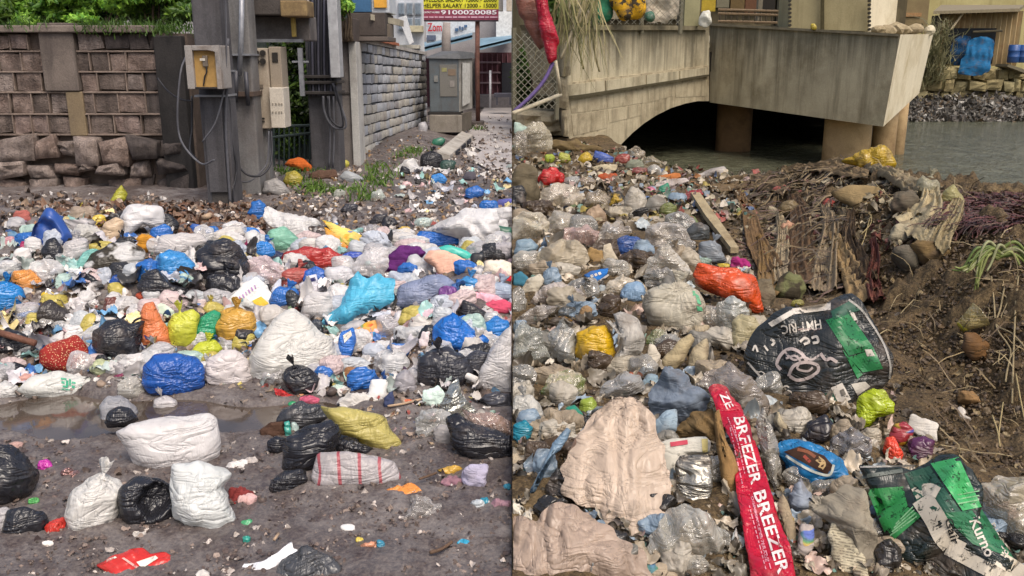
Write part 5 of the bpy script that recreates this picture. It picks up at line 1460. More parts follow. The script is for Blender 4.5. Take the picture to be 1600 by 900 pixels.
# rubbish band at the far water line
def band(n, R):
    V = []; F = []; C = []
    for i in range(n):
        t = R.uniform(0, 1); px = 1422 + R.uniform(0, 1) * 190; py = 192 - (t ** .8) * R.uniform(10, 48) * (1 if px > 1455 else .9)
        Yq = 35.9 + (192 - py) / 45 * 2.6
        c = P(px, py, Yq); s = R.uniform(.03, .11)
        d = R.normal(size=(4, 3)) * s; b = len(V)
        V += [c + d[0], c + d[1], c + d[2], c + d[3]]; F += [(b, b + 1, b + 2), (b, b + 2, b + 3), (b, b + 3, b + 1), (b + 1, b + 3, b + 2)]
        C += [np.array(lin(R.choice(['4a4a48', '5d5a54', '75726a', '9a978f', '3a3834', '4f4c44', '64543f', '2e2c2a', '6b6860', '332f28']))) * R.uniform(.7, 1.1)] * 4
    return kind(mk('debris', V, F, tint_mat('debris_tint'), None, None, False, np.array(C)), 'stuff')
band(5200, R)
# trash floating in the dark under the bridge
R = np.random.default_rng(61)
def fibre(name, spots, n, L, r, cols, R, drop=.6, mat='fibre_tint'):
    """hair-thin roots, straws and threads, bent over the ground"""
    H = fast_hits([spots[int(R.integers(len(spots)))] for _ in range(n)]) + R.normal(size=(n, 3)) * np.array([.05, .05, .01])
    V = []; F = []; C = []
    for i in range(n):
        d = R.normal(size=3); d[2] = abs(d[2]) * .4; d /= np.linalg.norm(d); l = L * R.uniform(.4, 1.4); p = H[i].copy() + [0, 0, .02]; d[2] *= 0 if drop > 1.3 else 1
        s_ = np.cross(d, [0, 0, 1]); s_ /= np.linalg.norm(s_) + 1e-6; b = len(V); w = r * R.uniform(.5, 1.4)
        for k in range(6):
            V += [p - s_ * w, p + s_ * w + [0, 0, w]]
            p = p + d * l / 5; d = d + R.normal(size=3) * .28; d[2] -= drop * .25; d /= np.linalg.norm(d)
            gz = float(g_right(p[0], p[1])) if p[0] > 0 else float(g_left(p[0], p[1])); p[2] = max(p[2], gz + .012)
        F += [(b + 2 * k, b + 2 * k + 1, b + 2 * k + 3, b + 2 * k + 2) for k in range(5)]
        C += [np.array(lin(cols[int(R.integers(len(cols)))])) * R.uniform(.7, 1.2)] * 12
    return kind(mk(name, V, F, tint_mat(mat), None, None, False, np.array(C)), 'stuff')
mp_ = []
while len(mp_) < 900:
    a, b = R.uniform(1080, 1600), 250 + 500 * R.uniform() ** 2.2
    if in_poly(a, b, MOUND): mp_.append((a, b))
fibre('root_debris', mp_, 420, .22, .0022, ['6f5f42', '5b4930', '83724f', '3f3222', '94845f'], R)
mp2 = [(R.uniform(1180, 1330), R.uniform(255, 450)) for _ in range(300)]
fibre('root_debris', mp2, 1000, .40, .006, ['54442e', '3c301f', '6a593c', '2e2417', '7d6d4e', '5f4a40'], R, 1.6)
fibre('root_debris', [(R.uniform(1485, 1600), 308 + R.uniform(0, 50)) for _ in range(200)], 3000, .20, .004, ['42201f', '52282a', '361a1a', '5c3430', '2a1613', '4a3626'], R, 1.5)

# ---- STREET SIDE: rubbish, thing by thing
BK = 'p#26262b'
items([
 # bare mud in front
 ('sack', 'big stuffed white sack lying on its side on the bare mud', 'sack', 'w#dcd8d6', [(183, 676), (200, 662), (240, 655), (290, 648), (326, 645), (338, 655), (345, 690), (343, 715), (328, 730), (280, 739), (235, 738), (212, 728), (198, 700)], 22, {'cr': .035, 'lump': .07, 'sub': 6}),
 ('plastic_bag', 'upright white bag with a twisted peak, next to the open black bag on the mud', 'bag', 'w#dedbd5', [(101, 805), (108, 778), (138, 748), (155, 738), (168, 742), (186, 752), (195, 765), (189, 785), (181, 812), (160, 830), (110, 834)], 15, {'knot': (161, 742), 'cr': .06, 'sub': 5}),
 ('garbage_bag', 'black bag gaping open toward the viewer between two white bags', 'bag', BK, (182, 745, 280, 826), 15, {'dent': (243, 776, 29, .9), 'sub': 5, 'cr': .06, 'fold': (241, 778)}),
 ('plastic_bag', 'slack white bag lying open beside the gaping black bag, pinkish at its foot', 'bag', 'w#dcdedb', [(270, 730), (300, 723), (336, 725), (362, 743), (348, 762), (366, 800), (375, 820), (358, 832), (332, 840), (298, 825), (275, 805), (264, 780), (266, 750)], 30, {'T': .09, 'cr': .08, 'sub': 5}),
 ('garbage_bag', 'large black bag cut by the picture border above the smaller grey-necked black bag', 'bag', BK, [(-30, 695), (15, 692), (45, 712), (62, 738), (52, 772), (20, 792), (-30, 798)], 15, {'sub': 5, 'cr': .07, 'fold': (30, 730)}),
 ('garbage_bag', 'small black bag with a grey neck lying by the crumpled red packet', 'bag', BK, [(8, 798), (40, 791), (68, 798), (76, 815), (68, 834), (30, 838), (5, 836)], 25, {'sub': 5, 'cr': .08}),
 ('plastic_bag', 'whitish bag end poking out under the small black bag at the picture border', 'bag', 'w#b8b4b4', [(-10, 796), (12, 792), (22, 800), (10, 835), (-10, 838)], 20),
 ('food_wrapper', 'small crumpled red packet beside the small grey-necked black bag', 'packet', 'p#c23a30', [(70, 824), (84, 812), (100, 808), (102, 820), (94, 834), (74, 838)], 55, {'T': .02}),
 ('paper_scrap', 'white paper sheets lying beside the grey crinkled bag at the picture foot', 'paper', 'k#e0e0e2', [(384, 882), (420, 876), (452, 853), (464, 862), (440, 888), (410, 902), (384, 896)], 65, {'T': .015}),
 ('garbage_bag', 'grey black crinkled bag cut off at the foot of the picture', 'bag', 'p#47484b', [(420, 905), (440, 876), (478, 850), (515, 868), (540, 885), (546, 912), (480, 930)], 25, {'sub': 5, 'fold': (478, 860), 'cr': .07}),
 ('garbage_bag', 'shiny black bag tied beside the yellow bag, behind the striped bag', 'bag', BK, [(440, 705), (448, 682), (478, 664), (515, 658), (533, 672), (525, 700), (500, 730), (470, 742), (443, 738)], 20, {'sub': 5, 'fold': (530, 678)}),
 ('garbage_bag', 'dull black bag top heaped over the brown brush with the turquoise band', 'bag', 'p#3a3b3f', [(428, 665), (440, 640), (470, 627), (500, 632), (512, 652), (490, 664), (455, 676)], 20, {'sub': 5}),
 ('garbage_bag', 'small black bag lump under the brown brush', 'bag', BK, [(417, 690), (430, 680), (446, 684), (450, 706), (436, 712), (420, 706)], 15),
 ('garbage_bag', 'flattened black bag tail lying at the corner of the striped bag', 'bag', BK, [(420, 752), (440, 738), (478, 734), (480, 752), (450, 770), (424, 773)], 45, {'T': .04, 'cr': .1}),
 ('garbage_bag', 'black torn film bunched between the tied black bag and the yellow bag', 'bag', BK, [(520, 692), (545, 684), (582, 700), (575, 712), (530, 710)], 30, {'T': .05, 'cr': .12}),
 ('plastic_bag', 'translucent yellow bag lying half full beside the shiny black bag', 'bag', 'w#c2b56a', [(500, 634), (520, 640), (560, 638), (595, 648), (612, 672), (628, 692), (612, 709), (590, 706), (560, 688), (528, 680), (515, 655)], 25, {'sub': 5, 'cr': .08}),
 ('brush', 'brown bristly brush with a turquoise band sticking out of the black bags', 'brush', 'k#4a352a', [(408, 672), (420, 660), (444, 658), (446, 680), (425, 686), (410, 684)], 15, {'cr': .12}),
 ('plastic_scrap', 'turquoise band wrapped round the brown brush end', 'band', 'p#3f9c8e', [(443, 660), (452, 657), (456, 680), (446, 684)], 15),
 ('plastic_scrap', 'pale inner end of the turquoise band beside the black bag', 'scrap', 'w#b8cac4', (454, 659, 466, 680), 15),
 ('plastic_scrap', 'green plastic bit above the dull black bag', 'scrap', 'p#2e8a5a', (450, 627, 465, 641), 35),
 ('food_wrapper', 'red torn wrapper lying under the knotted black bag', 'wrapper', 'p#b02c2a', [(428, 606), (445, 612), (466, 622), (458, 628), (432, 618)], 55, {'T': .015}),
 ('food_wrapper', 'pink wrapper on the mud between the knotted bag and the yellow bag', 'wrapper', 'p#c05a72', (468, 619, 497, 633), 50, {'T': .02}),
 ('sack', 'woven white sack with thin red stripes lying flat beside the black bag', 'sack', 'w#b4aeaestripes', [(496, 706), (545, 704), (590, 714), (616, 722), (630, 754), (600, 762), (495, 763), (482, 750)], 32, {'T': .05, 'cr': .05, 'sub': 5}),
 ('food_wrapper', 'flat orange packet lying on the mud below the striped sack', 'packet', 'p#d98a40', [(600, 768), (622, 760), (642, 757), (658, 768), (626, 779), (615, 772)], 72, {'T': .008}),
 ('plastic_scrap', 'grey torn plastic film lying on the mud below the orange packet', 'film', 'c#98928c', [(630, 812), (645, 790), (640, 778), (668, 778), (688, 792), (680, 806), (650, 818)], 60, {'T': .03, 'cr': .12}),
 ('garbage_bag', 'black bag resting under the clear brownish bag at the seam of the two places', 'bag', BK, [(697, 655), (715, 645), (735, 660), (790, 680), (815, 690), (810, 715), (770, 723), (730, 718), (705, 695)], 15, {'sub': 5, 'fold': (720, 660)}),
 ('clear_bag', 'clear bag of brown food waste lying on the black bag', 'bag', 'c#9c8478', [(726, 640), (740, 648), (775, 645), (800, 660), (803, 682), (775, 686), (745, 680), (730, 662)], 15, {'sub': 5, 'Y': 3.62}),
 ('clear_bag', 'crumpled clear silvery film heaped on the mud beside the clear brown bag', 'film', 'c#a4a29c', [(650, 660), (660, 642), (690, 640), (706, 650), (698, 680), (665, 688), (652, 676)], 25, {'cr': .14}),
 ('plastic_bag', 'white bag bottom shaded grey, tucked before the black bag and clear film', 'bag', 'w#b4aeaa', (676, 664, 712, 696), 20),
 ('plastic_sheet', 'torn silver foil sheet standing up beside the large black bag pair', 'foil', 'f#b0b0a8', [(688, 640), (700, 605), (716, 590), (722, 620), (742, 640), (735, 668), (705, 670)], 20, {'T': .05, 'cr': .16}),
 ('paper_scrap', 'mint and white paper bits leaning on the silver foil', 'paper', 'k#c4d6cc', [(660, 610), (686, 604), (698, 618), (690, 640), (664, 632)], 30, {'T': .02, 'cr': .12}),
 ('paper_scrap', 'crumpled lilac and white paper lying on the open mud', 'paper', 'k#a9a4b8', (722, 725, 762, 764), 35, {'cr': .16}),
 ('fruit_peel', 'yellow fruit peel on the mud beside the lilac paper', 'peel', 'p#c99f45', [(682, 734), (700, 730), (722, 730), (718, 744), (700, 746)], 55, {'T': .02, 'cr': .14}),
 ('food_wrapper', 'pinkish torn wrapper beneath the lilac paper on the mud', 'wrapper', 'k#8d6a74', (690, 746, 726, 762), 60, {'T': .015, 'cr': .14}),
 ('food_wrapper', 'white and teal wrapper lying on the mud near the seam', 'wrapper', 'p#c6ccce', [(732, 788), (745, 781), (765, 783), (762, 794), (742, 799)], 60, {'T': .02, 'cr': .14}),
 ('plastic_scrap', 'teal scrap on top of the white and teal wrapper', 'scrap', 'p#2f7f95', (749, 778, 765, 792), 45),
 ('food_wrapper', 'maroon and white wrapper trailing from the teal scrap', 'wrapper', 'k#90707a', (766, 782, 799, 796), 60, {'T': .015, 'cr': .14}),
 ('plastic_scrap', 'bright cyan sliver on the mud close to the seam', 'scrap', 'p#3f8fa8', (786, 757, 799, 766), 65, {'T': .01}),
 ('plastic_scrap', 'pale oval lid lying on dark mud above the orange and blue wrapper', 'lid', 'x#d4d2ce', (532, 819, 556, 830), 70, {'T': .008}),
 ('food_wrapper', 'pale orange stub with a blue twist end on the mud', 'wrapper', 'p#cf9070', [(563, 851), (588, 846), (592, 858), (564, 862)], 55, {'T': .02}),
 ('plastic_scrap', 'blue twist of film at the end of the pale orange stub', 'scrap', 'p#3a7f98', (588, 843, 601, 859), 40),
 ('plastic_scrap', 'tiny yellow scrap just above the pale orange stub', 'scrap', 'p#c0ac48', (556, 840, 568, 850), 55),
 ('plastic_scrap', 'small bright blue scrap alone on the mud far from the wrappers', 'scrap', 'p#3390b0', (714, 843, 733, 857), 55),
 ('plastic_cup', 'crushed magenta cup lying beside the large border black bag', 'cup', 'p#b8359a', (59, 718, 81, 736), 40, {'cr': .14}),
 ('food_wrapper', 'crumpled pink and white foil on the mud above the peaked white bag', 'wrapper', 'f#b08c86', (95, 735, 127, 748), 60, {'T': .02, 'cr': .2}),
 ('cloth', 'dark red rag half trodden into the mud beside the slack white bag', 'rag', 'k#7c3432', [(358, 770), (378, 762), (398, 766), (392, 780), (372, 792), (362, 786)], 70, {'T': .02, 'cr': .2}),
 ('paper_scrap', 'pink and white paper curls by the dark red rag', 'paper', 'k#c9a6a2', (372, 772, 400, 792), 55, {'T': .02, 'cr': .2}),
 ('paper_scrap', 'white paper scrap on the mud to one side of the big white sack', 'paper', 'k#cfcac6', [(352, 728), (366, 722), (386, 720), (384, 734), (362, 736)], 70, {'T': .012, 'cr': .15}),
 ('paper_scrap', 'dirty white paper scrap further along from the big white sack', 'paper', 'k#bdb4ae', (384, 714, 402, 726), 70, {'T': .012, 'cr': .15}),
 ('plastic_scrap', 'green scrap on the mud just off the slack white bag', 'scrap', 'p#4a9c6a', (376, 813, 399, 825), 65, {'T': .012}),
 ('plastic_scrap', 'small teal bottle cap on the mud below the slack white bag', 'cap', 'p#3a9a8a', (379, 838, 392, 849), 60, {'T': .015, 'cr': .02}),
 ('plastic_scrap', 'green and yellow scrap peeping from under the large border black bag', 'scrap', 'p#4f9a52', (44, 778, 62, 791), 45),
 ('paper_scrap', 'white sliver of paper on the mud below the red packet', 'paper', 'k#d2ccc6', (66, 846, 84, 853), 75, {'T': .006}),
 ('paper_scrap', 'small grey white scrap beneath the gaping black bag', 'paper', 'k#b5afa8', (208, 832, 230, 842), 75, {'T': .008, 'cr': .2}),
 ('paper_scrap', 'white scrap near the picture foot, well apart from the red milk packet', 'paper', 'k#cbc6c0', (305, 893, 330, 905), 70, {'T': .01, 'cr': .15}),
 ('wood_scrap', 'grey splintered wood lying at the puddle edge', 'wood', 'k#8a7a6e', [(62, 692), (90, 682), (114, 680), (112, 690), (80, 697)], 60, {'T': .03, 'cr': .14}),
 ('paper_scrap', 'pinkish scrap on mud by the splintered wood', 'paper', 'k#b09088', (16, 690, 36, 702), 60, {'T': .015}),
 # puddle edge
 ('garbage_bag', 'grey translucent bag with black contents standing in the puddle', 'bag', 'w#9a9a9e', [(154, 660), (156, 636), (170, 620), (190, 618), (212, 632), (221, 650), (216, 664), (180, 669), (160, 668)], 10, {'sub': 5}),
 ('garbage_bag', 'black bag belly showing inside the grey translucent bag in the puddle', 'bag', BK, [(163, 660), (170, 642), (190, 634), (208, 642), (217, 655), (200, 667), (170, 668)], 25, {'Y': 3.66, 'T': .06, 'cr': .08}),
 ('plastic_bag', 'small white bag capped upright in the puddle behind the big white sack', 'bag', 'w#c4c0c0', [(239, 650), (240, 624), (258, 616), (276, 624), (281, 646), (262, 652)], 8),
 ('plastic_bag', 'long white carry bag with green lettering floating along the puddle edge', 'bag', 'w#dcdcd6', [(22, 612), (50, 586), (95, 580), (135, 588), (168, 598), (182, 612), (165, 622), (120, 626), (80, 624), (40, 622)], 22, {'sub': 5, 'cr': .06}),
 ('plastic_sheet', 'flat white sheet lying in the puddle by the picture border', 'sheet', 'w#dcdad6', [(-12, 604), (10, 596), (30, 606), (28, 622), (0, 626), (-12, 622)], 35, {'T': .05}),
 ('plastic_bag', 'pinkish limp bag folded behind the green lettered carry bag', 'bag', 'w#cfa094', [(16, 596), (40, 584), (62, 584), (50, 600), (22, 604)], 35, {'T': .04}),
 ('clear_bag', 'clear crumpled bag squeezed between the green lettered bag and the blue bag', 'bag', 'c#b4b0a6', (185, 590, 224, 627), 12, {'cr': .12}),
 ('plastic_bag', 'round royal blue bag tied in a starburst at the puddle edge', 'bag', 'p#1f53a2', [(221, 600), (222, 572), (240, 555), (275, 551), (308, 558), (323, 578), (322, 604), (300, 618), (262, 622), (232, 616)], 8, {'fold': (275, 592), 'sub': 6, 'cr': .04, 'lump': .05}),
 ('plastic_bag', 'white bag with a pinkish bulge between the blue starburst bag and the big peaked sack', 'bag', 'w#d6cecc', [(318, 580), (326, 562), (345, 546), (368, 548), (388, 562), (400, 590), (390, 606), (350, 608), (325, 600)], 10, {'sub': 5}),
 ('sack', 'large peaked white woven sack slumped behind the knotted black bag', 'sack', 'w#dedbd4', [(385, 560), (398, 530), (428, 500), (458, 484), (480, 498), (495, 520), (518, 528), (527, 560), (515, 592), (470, 602), (430, 592), (408, 602), (388, 582)], 20, {'sub': 6, 'cr': .06, 'lump': .09}),
 ('garbage_bag', 'knotted black bag with a long ear in front of the peaked white sack', 'bag', BK, [(441, 590), (448, 576), (462, 570), (482, 574), (500, 590), (502, 608), (488, 621), (462, 619), (446, 606)], 8, {'knot': (459, 570), 'sub': 5}),
 ('clear_bag', 'crinkled clear bag beside the knotted black bag ear', 'bag', 'c#b0acaa', (410, 572, 450, 604), 15, {'cr': .12}),
 ('bundle', 'red floral cloth bundle lying on the heap edge above the lettered carry bag', 'bundle', 'k#8f2c28floral', [(57, 568), (66, 548), (90, 530), (118, 527), (145, 548), (157, 566), (140, 580), (110, 586), (72, 582)], 15, {'sub': 5, 'cr': .07}),
 ('garbage_bag', 'black carry bag with a looped handle over the orange bag', 'bag', BK, [(146, 545), (148, 515), (165, 500), (190, 498), (206, 505), (226, 500), (222, 520), (215, 545), (226, 562), (205, 571), (180, 572), (158, 560)], 12, {'sub': 5}),
 ('plastic_bag', 'flat orange bag with navy print between the black handle bag and yellow bag', 'bag', 'p#d47a4c', [(214, 515), (226, 476), (240, 470), (252, 492), (264, 522), (272, 550), (245, 556), (222, 545)], 15, {'T': .06}),
 ('paper_scrap', 'folded pale mint sheet resting on the orange and yellow bags', 'paper', 'k#c3d0bc', [(240, 476), (252, 475), (274, 486), (272, 502), (262, 505), (242, 486)], 25, {'T': .015}),
 ('plastic_bag', 'translucent lemon yellow bag standing above the blue starburst bag', 'bag', 'w#cfd24a', [(258, 510), (268, 490), (300, 482), (312, 492), (308, 530), (292, 550), (270, 550), (258, 530)], 10, {'sub': 5}),
 ('plastic_bag', 'emerald green bag squeezed between the lemon and golden bags', 'bag', 'p#2c8f66', [(302, 535), (312, 496), (335, 484), (346, 490), (338, 530), (318, 545)], 10),
 ('plastic_bag', 'lime yellow bag with a knot lying below the emerald green bag', 'bag', 'w#c8d040', [(297, 550), (312, 534), (335, 530), (348, 545), (335, 562), (310, 568)], 12, {'knot': (325, 534)}),
 ('plastic_bag', 'golden translucent bag full of scraps beside the peaked white sack', 'bag', 'p#c09440', [(334, 510), (345, 486), (372, 478), (396, 488), (404, 515), (392, 542), (362, 547), (342, 538)], 10, {'sub': 5}),
 ('plastic_bag', 'white printed bag with purple and yellow graphics leaning up on the heap', 'bag', 'k#d8d8d4', [(350, 472), (384, 442), (400, 433), (418, 448), (442, 476), (446, 490), (412, 500), (394, 482)], 25, {'T': .03, 'cr': .04, 'sub': 5}),
 ('garbage_bag', 'huge black bag piled at the middle of the heap', 'bag', BK, [(303, 420), (306, 392), (326, 376), (352, 373), (376, 385), (390, 412), (388, 440), (360, 452), (325, 448)], 10, {'sub': 5, 'fold': (350, 405)}),
 ('garbage_bag', 'rounded black bag drooping below the huge black bag', 'bag', BK, [(318, 452), (324, 430), (350, 422), (376, 434), (380, 458), (360, 474), (332, 472)], 8, {'sub': 5}),
 ('plastic_bag', 'sky blue tied bag on top of the heap beside the huge black bag', 'bag', 'p#3a86c4', [(243, 420), (250, 396), (265, 388), (290, 396), (307, 412), (304, 440), (286, 448), (266, 438)], 10, {'fold': (262, 392), 'sub': 5}),
 ('garbage_bag', 'flattened black bag below the sky blue bag', 'bag', BK, [(212, 450), (222, 428), (246, 419), (268, 440), (300, 452), (290, 470), (255, 472), (225, 464)], 15, {'sub': 5}),
 ('plastic_bag', 'white bag with a sooty grey belly in the upper heap next to the aqua cloth', 'bag', 'w#d4d2d0dark', [(126, 420), (140, 396), (170, 380), (200, 376), (224, 392), (226, 415), (205, 428), (180, 436), (150, 436), (130, 432)], 12, {'sub': 5}),
 ('cloth', 'aqua gauze cloth hanging off the sooty white bag', 'cloth', 'w#7fbdb4', [(112, 428), (126, 396), (150, 386), (160, 392), (140, 412), (128, 430), (116, 432)], 15, {'T': .04, 'cr': .12}),
 ('plastic_bag', 'small cobalt blue ball of a bag under the sooty white bag', 'bag', 'p#2450a0', (170, 430, 197, 453), 8),
 ('plastic_bag', 'white arched bag forming the peak of the heap below the stone wall', 'bag', 'w#dad8d8', [(184, 372), (188, 336), (205, 322), (228, 317), (252, 326), (261, 350), (250, 358), (225, 352), (210, 362), (196, 376)], 10, {'sub': 5, 'cr': .09}),
 ('cloth', 'golden orange cloth in the hollow under the arched white bag', 'cloth', 'k#b8802c', (212, 367, 246, 394), 12, {'cr': .12}),
 ('plastic_bag', 'white slack bag spread between the arched bag and the huge black bag', 'bag', 'w#cfcac8', [(240, 395), (252, 370), (280, 362), (312, 366), (325, 378), (310, 392), (285, 402), (262, 404)], 20, {'sub': 5}),
 ('tub', 'broken royal blue drum half buried at the top of the heap', 'tub', 'x#2a4c92', [(44, 385), (52, 352), (72, 326), (82, 326), (100, 345), (113, 368), (112, 384), (92, 392), (60, 394)], 15, {'cr': .05, 'dent': (66, 365, 26, .9), 'sub': 5}),
 ('clear_bag', 'dusty clear liner stuffed in the mouth of the broken blue drum', 'film', 'c#a8b0c0', [(50, 385), (56, 360), (72, 338), (82, 348), (74, 376), (60, 390)], 18, {'T': .05}),
 ('garbage_bag', 'black bag hanging down in front of the broken blue drum', 'bag', BK, [(63, 395), (72, 375), (86, 372), (98, 390), (100, 415), (88, 420), (72, 408)], 10),
 ('plastic_bag', 'white bag speckled grey behind the aqua gauze cloth', 'bag', 'w#cac6c6', (97, 373, 142, 412), 10, {'sub': 5}),
 ('clear_bag', 'clear tied bag below the dangling black bag', 'bag', 'c#c8c4c0', (50, 405, 98, 448), 10, {'sub': 5}),
 ('plastic_bag', 'white bag at the picture border above the orange bag', 'bag', 'w#dad6d4', (-5, 406, 24, 436), 10),
 ('paper_scrap', 'white papery bag between the border white bag and the clear tied bag', 'paper', 'k#d2cecb', (20, 388, 50, 420), 15, {'cr': .12}),
 ('plastic_bag', 'pink bag scrap at the border of the upper heap', 'scrap', 'w#c9929a', (0, 370, 28, 388), 20),
 ('plastic_bag', 'magenta scrap beside the foot of the broken blue drum', 'scrap', 'p#a02c5c', (30, 378, 46, 398), 20),
 ('plastic_bag', 'orange brown bag under the papery white bag near the border', 'bag', 'p#cf8a44', [(15, 444), (20, 424), (45, 420), (62, 434), (70, 452), (48, 460), (28, 456)], 12),
 ('plastic_bag', 'bright blue rounded bag cut by the border below the orange brown bag', 'bag', 'p#2178bc', [(-20, 470), (-15, 442), (10, 438), (34, 448), (42, 464), (34, 484), (8, 489), (-15, 486)], 8, {'sub': 5, 'lump': .05, 'cr': .04}),
 ('garbage_bag', 'dusty black bag among brown litter below the orange brown bag', 'bag', 'p#3b3634', [(54, 500), (60, 476), (80, 468), (104, 482), (112, 500), (95, 518), (66, 516)], 12),
 ('plastic_bag', 'grey white bag beside the bright blue border bag', 'bag', 'w#b8b2b4', (22, 470, 62, 500), 15),
 ('garbage_bag', 'black film heaped at the border above the brown pipe', 'bag', BK, [(-8, 530), (10, 510), (40, 522), (62, 538), (58, 556), (20, 560), (-8, 552)], 15),
 ('garbage_bag', 'black film lying under the brown pipe at the border', 'bag', BK, [(-8, 580), (20, 566), (54, 574), (56, 592), (20, 600), (-8, 596)], 20),
 ('food_wrapper', 'yellow wrapper poking out below the orange brown bag', 'wrapper', 'p#d0b030', (63, 456, 88, 470), 30),
 ('cardboard', 'grey brown cardboard flap among the dark litter of the heap', 'cardboard', 'k#8a7866', [(88, 460), (108, 450), (124, 466), (112, 482), (94, 478)], 35, {'T': .015, 'cr': .04}),
 ('plastic_bag', 'clear grey bag tucked above the floral bundle', 'bag', 'c#9a9690', (62, 498, 88, 528), 12),
 ('food_wrapper', 'red and yellow packet scrap above the floral bundle', 'wrapper', 'p#b04a3aprint', (56, 514, 78, 530), 30),
 ('food_wrapper', 'maroon striped wrapper beside the blue starburst bag', 'wrapper', 'p#7c2c4c', [(172, 590), (200, 580), (220, 574), (220, 582), (190, 592), (176, 596)], 45, {'T': .02}),
 ('food_wrapper', 'pale green crumpled wrapper at the end of the floral bundle', 'wrapper', 'p#aab08a', (140, 563, 180, 590), 25, {'cr': .12}),
 ('plastic_scrap', 'blue crumpled scrap between the floral bundle and the black handle bag', 'scrap', 'p#2f6db4', (128, 522, 146, 538), 25),
 ('food_wrapper', 'glossy dark red wrapper under the flattened black bag', 'wrapper', 'p#6a4038', [(155, 492), (165, 466), (185, 462), (190, 480), (172, 500)], 25, {'cr': .14}),
 ('paper_scrap', 'crumpled lilac white paper above the black handle bag', 'paper', 'k#cdc2c6', [(190, 502), (205, 488), (222, 478), (222, 494), (206, 508)], 25, {'T': .02}),
 ('food_wrapper', 'printed white packet lying below the rounded black bag', 'packet', 'k#bfb0b0print', [(277, 468), (300, 466), (322, 470), (318, 482), (280, 482)], 45, {'T': .02}),
 ('cloth', 'orange red cloth scrap under the flattened black bag', 'cloth', 'k#b0503a', (214, 454, 240, 470), 25),
 # upper heap toward the wall
 ('plastic_bag', 'yellow green bag standing alone against the foot of the stone wall', 'bag', 'p#a8a63a', [(170, 318), (180, 300), (190, 288), (199, 304), (198, 312), (182, 320)], 10),
 ('plastic_bag', 'small yellow bag peak near the beige knotted bag', 'bag', 'p#b0a03c', [(123, 326), (130, 313), (136, 325), (130, 328)], 8),
 ('plastic_bag', 'beige knotted bags mounded below the collapsed wall hole', 'bag', 'w#a89684', (106, 322, 152, 352), 15, {'cr': .12}),
 ('food_wrapper', 'yellow crisp packet next to the beige knotted bags', 'packet', 'p#cfb44a', (142, 336, 166, 354), 25),
 ('plastic_bag', 'cream bag with peach contents against the arched white bag', 'bag', 'w#d8bfa0', [(158, 378), (162, 350), (180, 338), (194, 344), (190, 368), (176, 384)], 12),
 ('plastic_sheet', 'torn white sheets behind the sooty white bag', 'sheet', 'w#c9c6c0', [(110, 376), (116, 352), (140, 350), (160, 362), (158, 382), (130, 386)], 20, {'T': .05, 'cr': .12}),
 ('food_wrapper', 'dusty red and white wrapper near the stone wall foot', 'wrapper', 'k#9c5a52', (20, 330, 50, 352), 35, {'cr': .12}),
 ('plastic_bag', 'blue bag bits on the brown soil behind the sky blue bag', 'bag', 'p#2a549c', (296, 350, 318, 366), 20),
 ('plastic_bag', 'second blue bag bit on brown soil, nearer the concrete pole', 'bag', 'p#2c66ac', (318, 354, 342, 368), 20),
 ('plastic_bag', 'white bag row on the soil between sky blue and small blue bags', 'bag', 'w#d2cdc8', [(310, 385), (325, 366), (352, 356), (376, 354), (384, 366), (362, 378), (335, 386)], 20),
 ('plastic_bag', 'small bright blue bag behind the huge black bag', 'bag', 'p#2f74c0', (368, 354, 406, 380), 10),
 ('cloth', 'maroon rag tucked behind the huge black bag', 'rag', 'k#7a2c4e', (364, 372, 388, 394), 20, {'cr': .14}),
 ('plastic_bag', 'blue bag by the maroon rag over the heap crest', 'bag', 'p#3179c2', (386, 378, 430, 406), 12),
 ('plastic_bag', 'upright blue bag leaning on the foot of the slab pole', 'bag', 'p#2c68b0', [(387, 335), (392, 316), (405, 312), (417, 322), (416, 344), (398, 346)], 8),
 ('plastic_sheet', 'long white plastic sheet trailing from the slab pole across the mud', 'sheet', 'w#dcdad8', [(410, 345), (418, 324), (450, 332), (490, 342), (506, 350), (480, 358), (480, 378), (452, 366), (428, 356)], 35, {'T': .06, 'cr': .10, 'sub': 5}),
 ('plastic_bag', 'mint green soft bag on the heap crest beside the white trailing sheet', 'bag', 'w#8cc4ac', [(414, 372), (424, 358), (445, 355), (466, 372), (468, 388), (445, 396), (422, 390)], 12, {'sub': 5}),
 ('garbage_bag', 'navy black film under the mint green bag', 'bag', 'p#2c3350', (418, 392, 446, 412), 20),
 ('net_bag', 'red mesh onion bag over the middle of the heap', 'net bag', 'p#a4322e', [(440, 412), (446, 394), (475, 385), (510, 388), (536, 402), (538, 416), (510, 420), (470, 424), (448, 424)], 15, {'sub': 5, 'cr': .12}),
 ('clear_bag', 'green vegetable scraps in a clear bag on the red mesh bag', 'bag', 'c#b0c090veg', (464, 394, 506, 422), 12),
 ('plastic_bag', 'faded red bag sagging under the red mesh bag', 'bag', 'w#b85a52', [(436, 452), (440, 426), (460, 416), (484, 422), (478, 440), (456, 454)], 12),
 ('clear_bag', 'clear pinkish bag beside the huge black bag', 'bag', 'c#c8b4b4', [(386, 430), (392, 408), (415, 400), (438, 414), (448, 436), (440, 454), (415, 450)], 10, {'sub': 5}),
 ('cardboard', 'yellow and red printed card panel jutting from the heap crest', 'cardboard', 'k#d8c06aprint', [(503, 344), (514, 346), (552, 362), (584, 378), (588, 388), (560, 394), (545, 388), (522, 366)], 28, {'T': .02, 'cr': .03}),
 ('cardboard', 'orange printed card folded under the yellow panel', 'cardboard', 'k#d09a50print', [(505, 352), (530, 370), (550, 392), (528, 396), (512, 376)], 18, {'T': .02, 'cr': .03}),
 ('plastic_bag', 'white bag below the mint green bag and yellow panel', 'bag', 'w#d6d2cc', (468, 372, 522, 398), 20),
